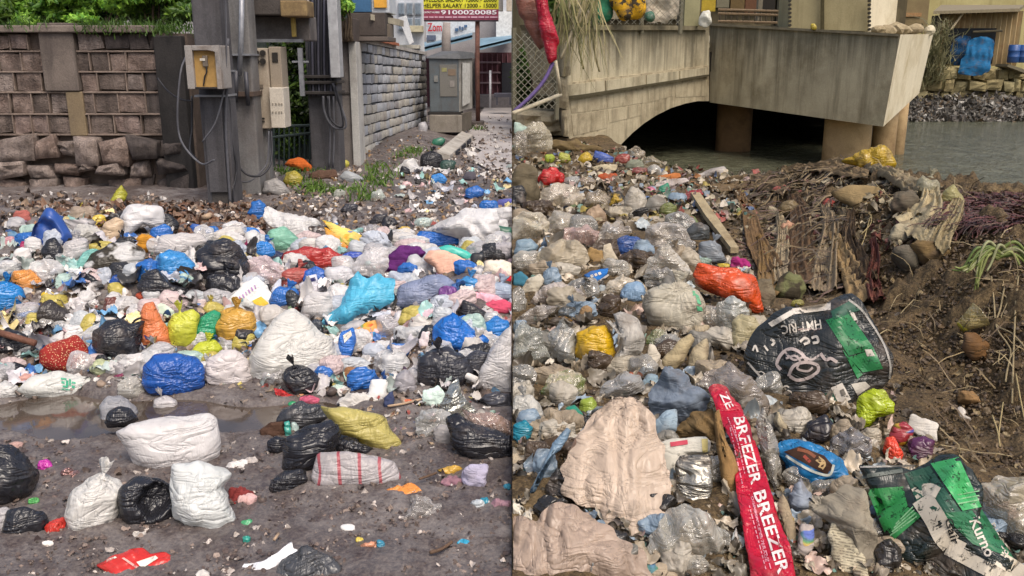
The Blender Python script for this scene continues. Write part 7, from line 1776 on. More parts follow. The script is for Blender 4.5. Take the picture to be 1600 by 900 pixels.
# ---- CANAL SIDE: rubbish, thing by thing
items([
 # hanging and upper rubbish
 ('net_bag', 'bright red mesh bag hanging down the chain link fence', 'net bag', 'p#b01830', [(834, -20), (852, -20), (862, 30), (873, 65), (870, 94), (858, 102), (850, 80), (842, 40)], 4, {'Y': 14.6, 'T': .14, 'cr': .08, 'sub': 5}),
 ('net_bag', 'faded pinkish mesh bag hanging behind the bright red one', 'net bag', 'w#94604f', [(803, -20), (838, -20), (846, 30), (852, 70), (842, 78), (826, 50), (812, 20)], 4, {'Y': 14.9, 'T': .10, 'cr': .08}),
 ('clear_bag', 'dull clear bag mounded below the broken bridge buttress', 'bag', 'c#a49a80', [(812, 232), (816, 208), (830, 193), (848, 194), (862, 212), (864, 234), (840, 238)], 8, {'sub': 5, 'Y': 13.2}),
 ('paper_scrap', 'mint and white carton flap at the seam under the white pole', 'carton', 'k#a8bcb0', [(803, 190), (812, 192), (826, 200), (822, 206), (803, 209)], 20, {'Y': 13.4, 'T': .04}),
 ('clear_bag', 'grey clear bags at the seam below the mint carton flap', 'bag', 'c#8d8474', (802, 206, 824, 244), 10, {'Y': 13.0}),
 ('bundle', 'flattened bundle of brown reeds lying before the bridge foot', 'reeds', 'k#6a5a3c', [(862, 218), (900, 222), (940, 232), (936, 240), (890, 238), (862, 232)], 25, {'cr': .14}),
 ('plastic_cup', 'lime green cup on the rubbish crest nearest the seam of pictures', 'cup', 'p#98a83a', (851, 240, 866, 256), 10),
 ('plastic_bag', 'lime yellow bag beside the lime cup on the rubbish crest', 'bag', 'p#a2a440', (872, 239, 892, 256), 12),
 ('plastic_bag', 'yellow bag beside the cornflower blue bag on the rubbish crest', 'bag', 'p#b89a2c', [(900, 254), (908, 240), (920, 235), (926, 250), (918, 258)], 12),
 ('plastic_bag', 'cornflower blue bag on the rubbish crest under the arch', 'bag', 'p#4a5fa0', [(925, 246), (930, 235), (945, 240), (960, 246), (956, 258), (936, 258)], 14),
 ('plastic_bag', 'rusty red scrap beyond the cornflower blue bag', 'scrap', 'p#8a3c30', (962, 240, 986, 258), 16),
 ('clear_bag', 'domed clear bag at the crest edge against the black arch', 'bag', 'c#94866e', [(980, 250), (982, 236), (994, 228), (1006, 236), (1010, 250), (996, 254)], 6),
 ('plastic_bag', 'pale blue scrap in front of the domed clear bag', 'scrap', 'w#8aa4ae', (972, 236, 992, 250), 12),
 ('clear_bag', 'brownish domed bag beside the white tray on the crest edge', 'bag', 'c#84785a', [(1002, 262), (1006, 248), (1020, 243), (1034, 254), (1036, 266), (1015, 268)], 8),
 ('plastic_bag', 'grey green bag between the two domed bags', 'bag', 'w#8a8d78', (976, 250, 1008, 268), 14),
 ('food_wrapper', 'dark red wrapper under the brownish domed bag', 'wrapper', 'p#7c3a34', (984, 262, 1014, 274), 25),
 ('plate', 'broken white plate with a red orange slice on top of the rubbish', 'plate', 'x#b8a888', [(932, 268), (950, 272), (968, 282), (962, 290), (945, 284), (934, 276)], 50, {'T': .03, 'cr': .03}),
 ('food_wrapper', 'orange red slice lying on the broken white plate', 'food scraps', 'k#a8502f', (938, 270, 964, 284), 45, {'T': .03, 'cr': .06}),
 ('paper_scrap', 'cream curled paper above the broken white plate', 'paper', 'k#b0a488', [(922, 262), (945, 256), (964, 258), (962, 270), (936, 270)], 30, {'T': .03, 'cr': .12}),
 ('plastic_bag', 'bright red bag crumpled like a flower on the upper rubbish', 'bag', 'p#b82420', [(840, 280), (848, 264), (866, 262), (880, 272), (882, 286), (862, 295), (846, 294)], 12, {'fold': (860, 278), 'cr': .12}),
 ('cloth', 'grey dirty cloth pile at the seam beside the bright red bag', 'cloth', 'k#5f5644', [(802, 326), (802, 262), (822, 256), (840, 270), (844, 300), (836, 324)], 15, {'cr': .14, 'sub': 5}),
 ('clear_bag', 'clear bag of dirty tissue below the bright red bag', 'bag', 'c#b4a894', [(840, 318), (848, 298), (872, 286), (900, 294), (913, 316), (900, 330), (862, 330)], 12, {'sub': 5, 'cr': .1}),
 ('clear_bag', 'grey clear bag scrap behind the bag of dirty tissue', 'bag', 'c#94928a', (880, 276, 906, 294), 14),
 ('clear_bag', 'brownish clear bag filled with scraps beside the dirty tissue bag', 'bag', 'c#93846a', [(912, 325), (918, 304), (935, 296), (952, 308), (954, 326), (932, 332)], 12),
 ('clear_bag', 'round brown bag behind the brownish clear bag', 'bag', 'c#857358', (902, 278, 932, 298), 12),
 ('food_wrapper', 'yellow patterned wrapper behind the small white tied bag', 'wrapper', 'p#b09030dark', (952, 300, 976, 326), 18),
 ('plastic_bag', 'small white tied bag standing upright on the rubbish', 'bag', 'w#c4bcac', [(972, 338), (976, 308), (986, 290), (998, 292), (1012, 312), (1016, 330), (1000, 344), (982, 345)], 10, {'sub': 5, 'fold': (988, 292)}),
 ('plastic_sheet', 'flat white sheet scrap lying below the small white tied bag', 'sheet', 'w#b4a896', [(968, 348), (990, 342), (1030, 341), (1038, 347), (1010, 354), (980, 354)], 50, {'T': .04}),
 ('plastic_cup', 'green crumpled cup among the bright wrappers', 'cup', 'p#2c8a6a', [(1026, 306), (1030, 290), (1044, 286), (1048, 298), (1036, 308)], 15),
 ('food_wrapper', 'pink wrapper beside the green crumpled cup', 'wrapper', 'p#b4627c', (1006, 292, 1024, 306), 18),
 ('food_wrapper', 'white wrapper with a red spot lying across the upper rubbish', 'wrapper', 'k#b4aaa4', [(1016, 290), (1040, 282), (1072, 278), (1078, 284), (1050, 292), (1022, 296)], 40, {'T': .03}),
 ('plastic_scrap', 'orange red spot scrap on the white wrapper', 'scrap', 'p#b8402c', (1052, 280, 1067, 292), 25),
 ('food_wrapper', 'golden brown food tray behind the white wrapper', 'tray', 'k#a8683a', [(1018, 284), (1030, 274), (1062, 270), (1064, 278), (1036, 286)], 40, {'T': .03}),
 ('plastic_sheet', 'white film lying on the crest toward the water', 'film', 'w#bab2aa', [(1084, 276), (1100, 268), (1130, 260), (1136, 266), (1124, 276), (1098, 280)], 30, {'T': .06, 'cr': .12}),
 ('clear_bag', 'clear bag on the crest behind the golden brown tray', 'bag', 'c#a6a298', (1012, 258, 1034, 276), 12),
 ('plastic_scrap', 'dark red film strip across the plank head', 'film', 'p#8a2a2e', [(1060, 318), (1068, 304), (1095, 296), (1100, 304), (1080, 314), (1066, 322)], 30, {'T': .05, 'cr': .14}),
 ('food_wrapper', 'olive green wrapper beneath the dark red film strip', 'wrapper', 'p#6a7038', (1030, 318, 1058, 342), 22),
 ('food_wrapper', 'brown printed wrapper between the white tied bag and the olive wrapper', 'wrapper', 'p#7a5a3aprint', (1012, 312, 1042, 336), 25),
 ('plastic_bag', 'white cap bag over the brown printed wrapper', 'bag', 'w#b8b0a0', (1016, 304, 1042, 318), 20),
 ('plastic_scrap', 'magenta red scrap below the grey cloth pile', 'scrap', 'p#94283e', (830, 318, 852, 332), 20),
 # middle
 ('clear_bag', 'pale clear sheet bag at the seam below the grey cloth pile', 'bag', 'c#b0a690', [(802, 345), (820, 330), (845, 338), (862, 350), (850, 372), (815, 378), (802, 376)], 25, {'T': .1, 'sub': 5, 'cr': .1}),
 ('clear_bag', 'clear grey bag sloping beside the pale sheet bag', 'bag', 'c#a39a88', [(850, 350), (868, 328), (900, 338), (905, 360), (880, 372), (856, 370)], 25, {'T': .1, 'sub': 5, 'cr': .1}),
 ('plastic_bag', 'cream crumpled bag with peach folds in the middle rubbish', 'bag', 'w#bfa486', [(915, 348), (920, 326), (935, 318), (944, 330), (948, 348), (930, 354)], 18, {'cr': .1}),
 ('clear_bag', 'pinkish clear bag spread below the cream crumpled bag', 'bag', 'c#b09488', [(872, 378), (885, 358), (915, 352), (940, 362), (930, 382), (895, 390)], 30, {'T': .1, 'sub': 5, 'cr': .1}),
 ('clear_bag', 'grey film drawn between the pinkish bag and the navy bag', 'film', 'c#a69c8e', [(925, 372), (945, 350), (970, 346), (985, 362), (965, 376), (940, 388)], 30, {'T': .08, 'cr': .1}),
 ('plastic_bag', 'pale blue bag at the seam beside the beige sheet', 'bag', 'w#8fa6b4', [(802, 395), (808, 376), (830, 372), (842, 384), (832, 402), (810, 406)], 20),
 ('plastic_bag', 'ice blue film scrap above the beige sheet', 'film', 'w#9fb4c6', [(844, 384), (852, 370), (872, 370), (880, 382), (860, 388)], 25, {'T': .06}),
 ('plastic_sheet', 'large beige crumpled sheet spread over the middle rubbish', 'sheet', 'w#b3a68e', [(830, 418), (845, 392), (870, 378), (895, 378), (915, 392), (918, 412), (900, 428), (868, 430), (845, 432)], 35, {'T': .09, 'sub': 5, 'cr': .09}),
 ('cardboard', 'brown torn cardboard beside the beige sheet', 'cardboard', 'k#8a7048', [(914, 400), (922, 386), (942, 392), (944, 408), (924, 414)], 35, {'T': .02, 'cr': .12}),
 ('cardboard', 'stiff white card standing beside the navy bag', 'card', 'k#b8ac96', [(942, 412), (942, 382), (954, 380), (960, 396), (968, 408), (956, 416)], 22, {'T': .02, 'cr': .03}),
 ('booklet', 'blue booklet with a white corner lying among the bags', 'booklet', 'k#2a6ab0', [(911, 430), (925, 424), (952, 418), (948, 430), (930, 443)], 45, {'T': .02, 'cr': .03}),
 ('plastic_bag', 'navy blue tied bag lying in the middle rubbish', 'bag', 'p#33518c', [(958, 388), (962, 374), (980, 368), (1002, 372), (1016, 386), (1006, 402), (984, 407), (966, 400)], 14, {'sub': 5, 'fold': (985, 385)}),
 ('clear_bag', 'large clear crinkled bag beside the navy tied bag', 'bag', 'c#a49c90', [(1004, 384), (1012, 358), (1036, 348), (1064, 354), (1080, 374), (1076, 392), (1045, 398), (1018, 396)], 20, {'sub': 5, 'cr': .1}),
 ('clear_bag', 'tied clear carry bag with loose handles above the white big bag', 'bag', 'c#b0a898', [(1008, 438), (1012, 408), (1028, 386), (1044, 384), (1066, 404), (1082, 428), (1066, 444), (1030, 446)], 15, {'sub': 5, 'fold': (1036, 388), 'cr': .1}),
 ('plastic_bag', 'slate grey bag with a dark strap near the plank foot', 'bag', 'w#8d949a', [(1088, 405), (1092, 380), (1110, 374), (1128, 386), (1134, 408), (1115, 414)], 14),
 ('garbage_bag', 'dark grey bag behind the slate grey strap bag', 'bag', 'p#4f5252', (1072, 348, 1110, 380), 14),
 ('plastic_scrap', 'mint film edge beneath the slate grey strap bag', 'film', 'w#9cb4a4', (1074, 402, 1110, 416), 25),
 ('food_wrapper', 'teal and white packet edge at the seam below the pale blue bag', 'packet', 'k#3e7488', [(802, 428), (815, 424), (832, 442), (818, 450), (802, 446)], 40, {'T': .02}),
 ('paper_scrap', 'white torn paper beside the teal packet edge', 'paper', 'k#b6ae9c', [(810, 460), (822, 440), (842, 428), (850, 440), (838, 460)], 35, {'T': .03, 'cr': .12}),
 ('clear_bag', 'long pale bag with pink print stretched toward the seam', 'bag', 'c#bcb0a4', [(828, 474), (850, 448), (880, 438), (902, 450), (912, 464), (880, 478), (850, 486)], 30, {'T': .1, 'sub': 5, 'cr': .1}),
 ('plastic_sheet', 'grey ribbed film strips fanning out at the seam', 'film', 'c#9c948a', [(802, 505), (820, 488), (850, 476), (872, 480), (850, 498), (815, 512)], 40, {'T': .06, 'cr': .12}),
 ('plastic_bag', 'orange carry bag shining beside the plank foot', 'bag', 'p#cc4f22', [(1077, 430), (1090, 412), (1120, 414), (1150, 418), (1175, 428), (1186, 452), (1192, 485), (1176, 490), (1150, 470), (1115, 458), (1092, 446)], 18, {'sub': 6, 'cr': .09}),
 ('flower', 'magenta flower heads scattered at the plank foot', 'flowers', 'k#9c2a6a', (1140, 404, 1172, 424), 22, {'cr': .25}),
 ('plastic_scrap', 'yellow scrap peeping behind the orange carry bag', 'scrap', 'p#c2a834', (1120, 411, 1140, 420), 20),
 ('plastic_bag', 'powder blue knotted bag beside the big white bag', 'bag', 'w#8eabc6', [(970, 466), (976, 444), (996, 438), (1008, 450), (1008, 472), (990, 476)], 16, {'cr': .1}),
 ('clear_bag', 'cream clear bag between the blue booklet and powder blue bag', 'bag', 'c#bdb19a', [(944, 462), (950, 440), (972, 430), (990, 438), (976, 458), (958, 468)], 20),
 ('plastic_bag', 'big rounded white bag with a green print in the middle rubbish', 'bag', 'w#c4bca8', [(1002, 480), (1010, 455), (1035, 440), (1070, 440), (1096, 456), (1106, 484), (1098, 510), (1070, 524), (1035, 520), (1012, 506)], 14, {'sub': 6, 'cr': .05, 'lump': .07}),
 ('cardboard', 'orange brown card strip above the yellow bag', 'cardboard', 'k#a5623c', [(928, 468), (945, 462), (966, 464), (964, 471), (940, 474)], 55, {'T': .015, 'cr': .03}),
 ('food_wrapper', 'magenta ring scrap on the powder blue bag', 'scrap', 'p#8a3a5a', (974, 462, 994, 472), 25, {'cr': .2}),
 ('food_wrapper', 'orange striped snack wrapper near the yellow bag', 'wrapper', 'p#8a6420dark', [(854, 508), (862, 496), (885, 494), (896, 502), (880, 512)], 35, {'T': .03}),
 ('coconut', 'tan coconut half standing in dark litter', 'coconut', 'k#9a7e5c', (905, 478, 926, 502), 14, {'cr': .08}),
 ('garbage_bag', 'brown grey film above the orange striped wrapper', 'film', 'c#6e6450', [(850, 492), (870, 476), (900, 478), (905, 492), (880, 500)], 30, {'T': .06, 'cr': .12}),
 ('plastic_bag', 'bright yellow tied bag with a rusty stain', 'bag', 'p#c8a018', [(896, 540), (900, 518), (920, 507), (945, 510), (958, 528), (960, 552), (950, 576), (935, 580), (915, 566), (900, 558)], 12, {'sub': 5, 'cr': .08}),
 ('pouch', 'white curved pouch hooked round the yellow bag', 'pouch', 'w#cbc6bc', [(942, 496), (970, 489), (996, 498), (1008, 525), (1004, 550), (985, 562), (974, 585), (955, 588), (950, 570), (968, 548), (972, 520), (958, 508)], 16, {'sub': 5, 'cr': .05, 'T': .09}),
 ('clear_bag', 'foggy clear bag at the seam beside the yellow bag', 'bag', 'c#98988c', [(804, 560), (804, 520), (820, 505), (845, 520), (858, 555), (850, 580), (820, 580)], 16, {'sub': 5, 'cr': .1}),
 ('clear_bag', 'second foggy clear bag hugging the yellow bag', 'bag', 'c#a3a29a', [(854, 560), (858, 520), (876, 500), (896, 520), (898, 556), (885, 574), (866, 576)], 16, {'sub': 5, 'cr': .1}),
 ('plastic_bag', 'pale blue film at the seam over the foggy clear bag', 'film', 'c#94a8b8', [(802, 512), (806, 500), (822, 502), (820, 518), (804, 524)], 20, {'T': .05}),
 ('leaf', 'brown maize husk lying below the big white bag', 'husk', 'k#a39474', [(1032, 578), (1040, 556), (1062, 530), (1080, 520), (1086, 530), (1074, 552), (1056, 580), (1040, 588)], 28, {'T': .04, 'cr': .08, 'sub': 5}),
 ('leaf', 'second paler husk beside the brown maize husk', 'husk', 'k#ab9d80', [(1074, 580), (1082, 545), (1104, 528), (1108, 540), (1104, 575), (1090, 588)], 25, {'T': .04, 'cr': .08}),
 ('plastic_bag', 'open cream wrapper mouth above the two husks', 'wrapper', 'w#b8a88a', [(1072, 520), (1084, 508), (1108, 508), (1112, 518), (1100, 530), (1084, 530)], 25, {'T': .05}),
 ('cardboard', 'white torn card standing between pouch and husk', 'card', 'k#bdb4a4', [(1010, 574), (1014, 536), (1024, 540), (1032, 556), (1026, 582)], 22, {'T': .015, 'cr': .04}),
 ('plastic_bag', 'white and green leaf bag above the torn card', 'bag', 'c#a8a88cveg', (1012, 516, 1040, 548), 18),
 ('clear_bag', 'upright clear white bag between the orange bag and the cream wrap', 'bag', 'c#a6a69c', [(1119, 500), (1122, 474), (1142, 465), (1162, 470), (1170, 492), (1152, 512), (1128, 522)], 12, {'sub': 5}),
 ('plastic_bag', 'cream wrap with a yellow lining below the clear white bag', 'wrapper', 'w#bfb38c', [(1143, 545), (1144, 502), (1160, 490), (1180, 494), (1190, 515), (1178, 532), (1160, 552)], 18, {'T': .07, 'cr': .06, 'sub': 5}),
 ('fruit', 'bruised yellow fruit beside the cream wrap', 'fruit', 'k#b88a28', [(1124, 540), (1128, 526), (1142, 520), (1146, 534), (1136, 543)], 15, {'cr': .04}),
 ('clear_bag', 'clear bag of green leaves and peel below the yellow bag', 'bag', 'c#b4a88cveg', [(846, 612), (860, 588), (890, 578), (915, 592), (908, 618), (880, 634), (858, 636)], 20, {'sub': 5, 'cr': .1}),
 ('clear_bag', 'grey film with a red glimpse between the yellow bag and the jeans', 'film', 'c#97948e', [(935, 625), (945, 600), (975, 582), (1000, 586), (1006, 606), (980, 622), (950, 632)], 28, {'T': .07, 'sub': 5, 'cr': .1}),
 ('plastic_scrap', 'orange scrap under the grey film with the red glimpse', 'scrap', 'p#b4582c', (982, 580, 1004, 594), 25),
 ('jeans', 'grey blue denim shorts crumpled above the beige bag', 'shorts', 'k#6a7480', [(1012, 640), (1018, 606), (1040, 584), (1064, 580), (1080, 600), (1104, 620), (1108, 638), (1080, 650), (1050, 676), (1030, 690), (1020, 668)], 32, {'film': 1, 'T': .07, 'sub': 6, 'cr': .07}),
 ('cloth', 'pale denim leg scrap hanging over the beige bag edge', 'cloth', 'k#8a9ba6', [(1018, 668), (1036, 646), (1056, 640), (1058, 668), (1038, 698), (1022, 690)], 30, {'film': 1, 'T': .04, 'cr': .08}),
 ('cloth', 'pale blue knotted cloth strap joining film and shorts', 'cloth', 'k#8298a4', [(1000, 600), (1012, 584), (1028, 586), (1028, 602), (1010, 612)], 25, {'cr': .1}),
 ('clear_bag', 'long grey cling film trailing from the cream wrap over the red wrapper', 'film', 'c#857a6e', [(1090, 604), (1100, 580), (1138, 568), (1168, 590), (1200, 628), (1218, 655), (1190, 668), (1150, 640), (1120, 618)], 30, {'T': .06, 'sub': 5, 'cr': .12}),
 ('plastic_bag', 'white ball of a bag at the seam above the teal bag', 'bag', 'w#c9c6bd', [(800, 640), (806, 620), (825, 616), (845, 632), (850, 650), (830, 662), (806, 660)], 12, {'sub': 5}),
 ('plastic_bag', 'teal bag at the seam under the white ball', 'bag', 'p#1f7f94', [(800, 685), (802, 662), (820, 656), (834, 668), (828, 688), (808, 694)], 15),
 ('box', 'green plastic block beside the lime cup', 'box', 'x#238066', [(878, 672), (884, 636), (898, 632), (912, 648), (904, 676), (890, 682)], 22, {'T': .05, 'cr': .02, 'lump': .03}),
 ('plastic_cup', 'lime green crushed cup above the beige bag', 'cup', 'p#8fa03a', [(904, 640), (908, 624), (926, 620), (934, 632), (930, 652), (912, 652)], 20),
 ('plastic_bag', 'limp ice blue strap bag looping round dark scraps', 'bag', 'w#7d97ac', [(818, 800), (830, 760), (862, 715), (885, 690), (893, 672), (886, 668), (868, 688), (848, 728), (824, 776)], 35, {'T': .02, 'cr': .05}),
 ('cloth', 'torn dark scrap heap inside the ice blue strap loop', 'scraps', 'k#4a3c2e', [(842, 725), (850, 690), (872, 680), (880, 700), (866, 730), (852, 740)], 30, {'cr': .16}),
 ('sack', 'heavy beige cloth folds lying under the draped film bag', 'cloth', 'w#b8a290', [(800, 915), (800, 820), (815, 812), (845, 822), (862, 800), (890, 796), (925, 812), (960, 846), (1000, 860), (1010, 915), (900, 925)], 50, {'sub': 6, 'cr': -.035, 'T': .06, 'film': 1, 'pleat': .35, 'dz': .05}),
 ('plastic_bag', 'large sheer pinkish beige film bag draped down the lower rubbish', 'bag', 'w#d2bda8', [(888, 765), (886, 715), (905, 688), (936, 645), (962, 628), (996, 630), (1022, 660), (1036, 700), (1046, 760), (1050, 830), (1040, 890), (1000, 900), (968, 860), (940, 800), (905, 792)], 52, {'sub': 6, 'cr': -.035, 'T': .05, 'film': 1, 'pleat': .30, 'fold': (968, 622), 'dz': .10}),
 ('plastic_bag', 'beige side fold hanging off the draped film bag', 'fold', 'w#b8957c', [(884, 755), (886, 710), (900, 682), (912, 690), (902, 730), (894, 760)], 28, {'T': .04}),
 ('carton', 'white carton with a small red label beside the beige bag', 'carton', 'k#c9c5b8', [(1030, 692), (1050, 686), (1102, 682), (1112, 690), (1110, 708), (1072, 712), (1056, 740), (1038, 760)], 40, {'T': .03, 'cr': .02, 'lump': .03}),
 ('food_wrapper', 'silver foil sachet standing in front of the white carton', 'sachet', 'f#98948a', [(1058, 790), (1056, 720), (1062, 710), (1110, 712), (1114, 722), (1108, 780), (1090, 792)], 32, {'T': .02, 'cr': .06, 'sub': 5}),
 ('clear_bag', 'shiny clear crinkled film heaped below the silver sachet', 'film', 'c#a8a498', [(1006, 880), (1020, 840), (1044, 800), (1072, 790), (1110, 806), (1136, 840), (1132, 868), (1096, 872), (1060, 880), (1030, 892)], 30, {'sub': 6, 'cr': .13, 'T': .07}),
 ('food_wrapper', 'printed scraps under the shiny crinkled film', 'wrapper', 'k#a0917cprint', [(990, 905), (1010, 880), (1050, 880), (1062, 905), (1030, 915)], 40, {'T': .03}),
 ('cloth', 'brown paper sacking beside the denim shorts', 'paper', 'k#6c583a', [(1058, 690), (1062, 664), (1085, 642), (1112, 640), (1124, 668), (1118, 700), (1090, 690)], 32, {'film': 1, 'T': .05, 'cr': .12}),
 ('leaf', 'long curled brown husk beside the red ice cream style wrapper', 'husk', 'k#8a6c44', [(1114, 650), (1124, 640), (1134, 690), (1150, 730), (1156, 790), (1142, 800), (1128, 750), (1120, 700)], 32, {'T': .04, 'cr': .08, 'sub': 5}),
 ('plastic_scrap', 'amber cap below the white carton', 'cap', 'x#a8702c', (1040, 748, 1056, 768), 30, {'cr': .03}),
 ('plastic_scrap', 'white spoon shard standing beside the shiny film', 'shard', 'x#b8b0a8', [(1146, 840), (1150, 820), (1156, 860), (1156, 870), (1148, 866)], 35, {'T': .01, 'cr': .02}),
 ('clear_bag', 'grey clear film beside the red wrapper toward the blue pouch', 'film', 'c#8e887c', [(1180, 665), (1192, 640), (1214, 690), (1222, 745), (1214, 770), (1200, 740)], 32, {'T': .04, 'cr': .14}),
 ('leaf', 'pale split husk between the red wrapper and the blue pouch', 'husk', 'k#a0947a', [(1208, 655), (1216, 642), (1230, 668), (1236, 690), (1222, 688)], 32, {'T': .03, 'cr': .08}),
 ('food_wrapper', 'multicolour torn film along the lower edge of the red wrapper', 'wrapper', 'k#94846cprint', [(1214, 790), (1222, 768), (1238, 800), (1246, 850), (1234, 862)], 38, {'T': .02}),
 ('garbage_bag', 'glossy black film below the black rice sack', 'film', 'p#28262a', [(1250, 690), (1262, 660), (1290, 648), (1308, 668), (1296, 694), (1266, 700)], 28, {'T': .06, 'cr': .14}),
 ('clear_bag', 'smoky clear bag behind the blue pouch', 'bag', 'c#6f6a66', [(1294, 712), (1300, 682), (1330, 668), (1356, 682), (1360, 708), (1330, 724)], 22, {'sub': 5, 'cr': .11}),
 ('food_wrapper', 'lime green twisted packet under the black rice sack', 'packet', 'p#a4b41e', [(1334, 660), (1342, 622), (1364, 606), (1386, 608), (1402, 630), (1398, 646), (1370, 652), (1352, 676), (1338, 672)], 26, {'sub': 5, 'cr': .12, 'T': .04}),
 ('paper_scrap', 'clean white paper corner poking up beside the soil', 'paper', 'k#c4beb4', [(1416, 668), (1424, 646), (1466, 662), (1464, 690), (1440, 684)], 32, {'T': .012, 'cr': .04}),
 ('food_wrapper', 'purple crisp packet under the white paper corner', 'packet', 'p#55284c', [(1418, 712), (1420, 686), (1444, 680), (1462, 690), (1456, 714), (1434, 722)], 32, {'T': .03}),
 ('food_wrapper', 'red printed packet beside the purple crisp packet', 'packet', 'p#983438print', [(1386, 690), (1394, 664), (1414, 658), (1428, 672), (1420, 694), (1400, 700)], 32, {'T': .03}),
 ('food_wrapper', 'glowing orange red packet in front of the red printed packet', 'packet', 'p#d8452c', [(1378, 706), (1384, 684), (1396, 682), (1412, 706), (1408, 724), (1392, 722)], 32, {'T': .03}),
 ('cloth', 'grey limp cloth under the blue pouch', 'cloth', 'k#8a8272', [(1276, 800), (1296, 775), (1325, 760), (1350, 772), (1366, 830), (1372, 880), (1350, 905), (1330, 850), (1300, 820)], 34, {'film': 1, 'T': .06, 'sub': 5, 'cr': .08}),
 ('newspaper', 'folded newspaper sheet with columns of print at the picture foot', 'newspaper', 'k#b8ae94news', [(1292, 836), (1300, 812), (1322, 806), (1336, 830), (1352, 880), (1360, 912), (1316, 920), (1304, 880)], 40, {'T': .02, 'cr': .05, 'sub': 5}),
 ('glove', 'pale blue glove lying beside the newspaper', 'glove', 'p#6a86b4', [(1345, 870), (1352, 842), (1364, 835), (1369, 850), (1360, 872), (1350, 884)], 36, {'T': .02}),
 ('paper_scrap', 'small cream tag at the picture foot beside the green sack', 'tag', 'k#b09c78', [(1376, 905), (1382, 884), (1392, 872), (1402, 890), (1404, 910)], 36, {'T': .015, 'cr': .05}),
 ('paper_scrap', 'crumpled blue grey tissue below the blue pouch', 'tissue', 'k#858c96', [(1234, 800), (1236, 770), (1250, 750), (1268, 775), (1276, 798), (1256, 816)], 32, {'cr': .14, 'T': .05}),
 ('box', 'small crushed pink and white box by the newspaper', 'carton', 'k#b0a49cprint', [(1244, 870), (1250, 818), (1272, 822), (1270, 858), (1262, 878)], 36, {'T': .025, 'cr': .05}),
 ('clear_bag', 'clear stiff bag with pale folds at the border beside the green sack', 'bag', 'c#a39a86', [(1530, 790), (1534, 760), (1560, 748), (1600, 750), (1625, 780), (1625, 860), (1590, 868), (1552, 830)], 32, {'sub': 6, 'cr': .12, 'T': .08}),
 ('clear_bag', 'dark film strewn at the foot between the newspaper and green sack', 'film', 'p#2e2a26', [(1360, 900), (1370, 850), (1390, 840), (1410, 860), (1400, 905)], 36, {'T': .04, 'cr': .12}),
 # bank of soil and cloth
 ('sack', 'yellow woven sack snagged on the bank below the bridge pile', 'sack', 'p#a88a1c', [(1314, 252), (1330, 244), (1356, 232), (1374, 226), (1390, 236), (1396, 256), (1388, 272), (1366, 266), (1340, 264)], 14, {'sub': 5, 'cr': .12}),
 ('stone_slab', 'flat brown stone slab bedded on top of the soil bank', 'slab', 'k#857250', [(1296, 300), (1330, 293), (1376, 294), (1388, 304), (1350, 332), (1336, 326), (1310, 310)], 55, {'T': .07, 'cr': .04, 'lump': .05}),
 ('stone', 'dark grey squared stone jutting from the soil bank', 'stone', 'k#5c564a', [(1391, 400), (1396, 388), (1420, 384), (1440, 402), (1436, 430), (1414, 428)], 30, {'T': .12, 'cr': .03, 'lump': .05}),
 ('stone', 'brown soil covered stone above the dark grey squared stone', 'stone', 'k#6e5a3a', [(1416, 388), (1430, 380), (1466, 386), (1488, 402), (1470, 416), (1440, 412)], 45, {'T': .10, 'cr': .06}),
 ('plastic_bag', 'dirty white bag with a peak on the bank crest by the water', 'bag', 'w#a09a80', [(1430, 300), (1434, 280), (1442, 272), (1452, 282), (1466, 280), (1470, 302), (1455, 312), (1438, 310)], 12),
 ('plastic_bag', 'yellowish white bag on the bank crest beside the peaked one', 'bag', 'w#a59c68', [(1468, 318), (1474, 300), (1490, 288), (1502, 304), (1508, 318), (1490, 326)], 14),
 ('cloth', 'grey cloth wad in the fold beside the flat stone slab', 'cloth', 'k#5e5648', [(1392, 330), (1398, 300), (1424, 296), (1440, 314), (1430, 340), (1406, 336)], 30, {'T': .07, 'cr': .12}),
 ('cloth', 'off white rag tangled lower on the bank', 'rag', 'k#9a9078', [(1386, 378), (1394, 356), (1420, 348), (1432, 362), (1440, 372), (1416, 378)], 40, {'T': .04, 'cr': .16}),
 ('cloth', 'bulging clear brown bag caught in the bank roots', 'bag', 'w#857350', [(1216, 330), (1222, 316), (1240, 312), (1252, 324), (1248, 338), (1228, 340)], 18),
 ('cloth', 'peach and white food scrap stuck in the bank', 'scrap', 'k#a8826a', (1218, 348, 1246, 366), 28, {'cr': .2}),
 ('cloth', 'small red rag in the upper bank near the stone slab', 'rag', 'k#9a4a44', [(1286, 318), (1292, 308), (1304, 316), (1302, 326), (1290, 328)], 35, {'cr': .2, 'T': .03}),
 ('cloth', 'pink red scrap at the top of the bank above the brown bag', 'scrap', 'k#9a5a52', (1208, 290, 1232, 304), 30, {'cr': .2}),
 ('cloth', 'dull green woven cloth wad at the foot of the bank', 'cloth', 'k#6a6b48dark', [(1208, 460), (1214, 438), (1232, 424), (1252, 430), (1260, 452), (1248, 472), (1224, 474)], 20, {'sub': 5, 'cr': .07}),
 ('cloth', 'grey slippery rag beside the dull green cloth', 'rag', 'k#6a604e', [(1172, 470), (1180, 440), (1204, 436), (1212, 462), (1200, 486), (1180, 484)], 25, {'T': .06, 'cr': .12}),
 ('plastic_scrap', 'olive yellow scrap at the top edge of the rice sack', 'scrap', 'p#8a8440', (1236, 468, 1256, 480), 25),
 ('stone', 'orange brown clod sticking out under the plastic cup', 'clod', 'k#6c4e2e', [(1502, 545), (1506, 522), (1524, 518), (1544, 540), (1540, 564), (1520, 568)], 25, {'T': .07, 'cr': .08}),
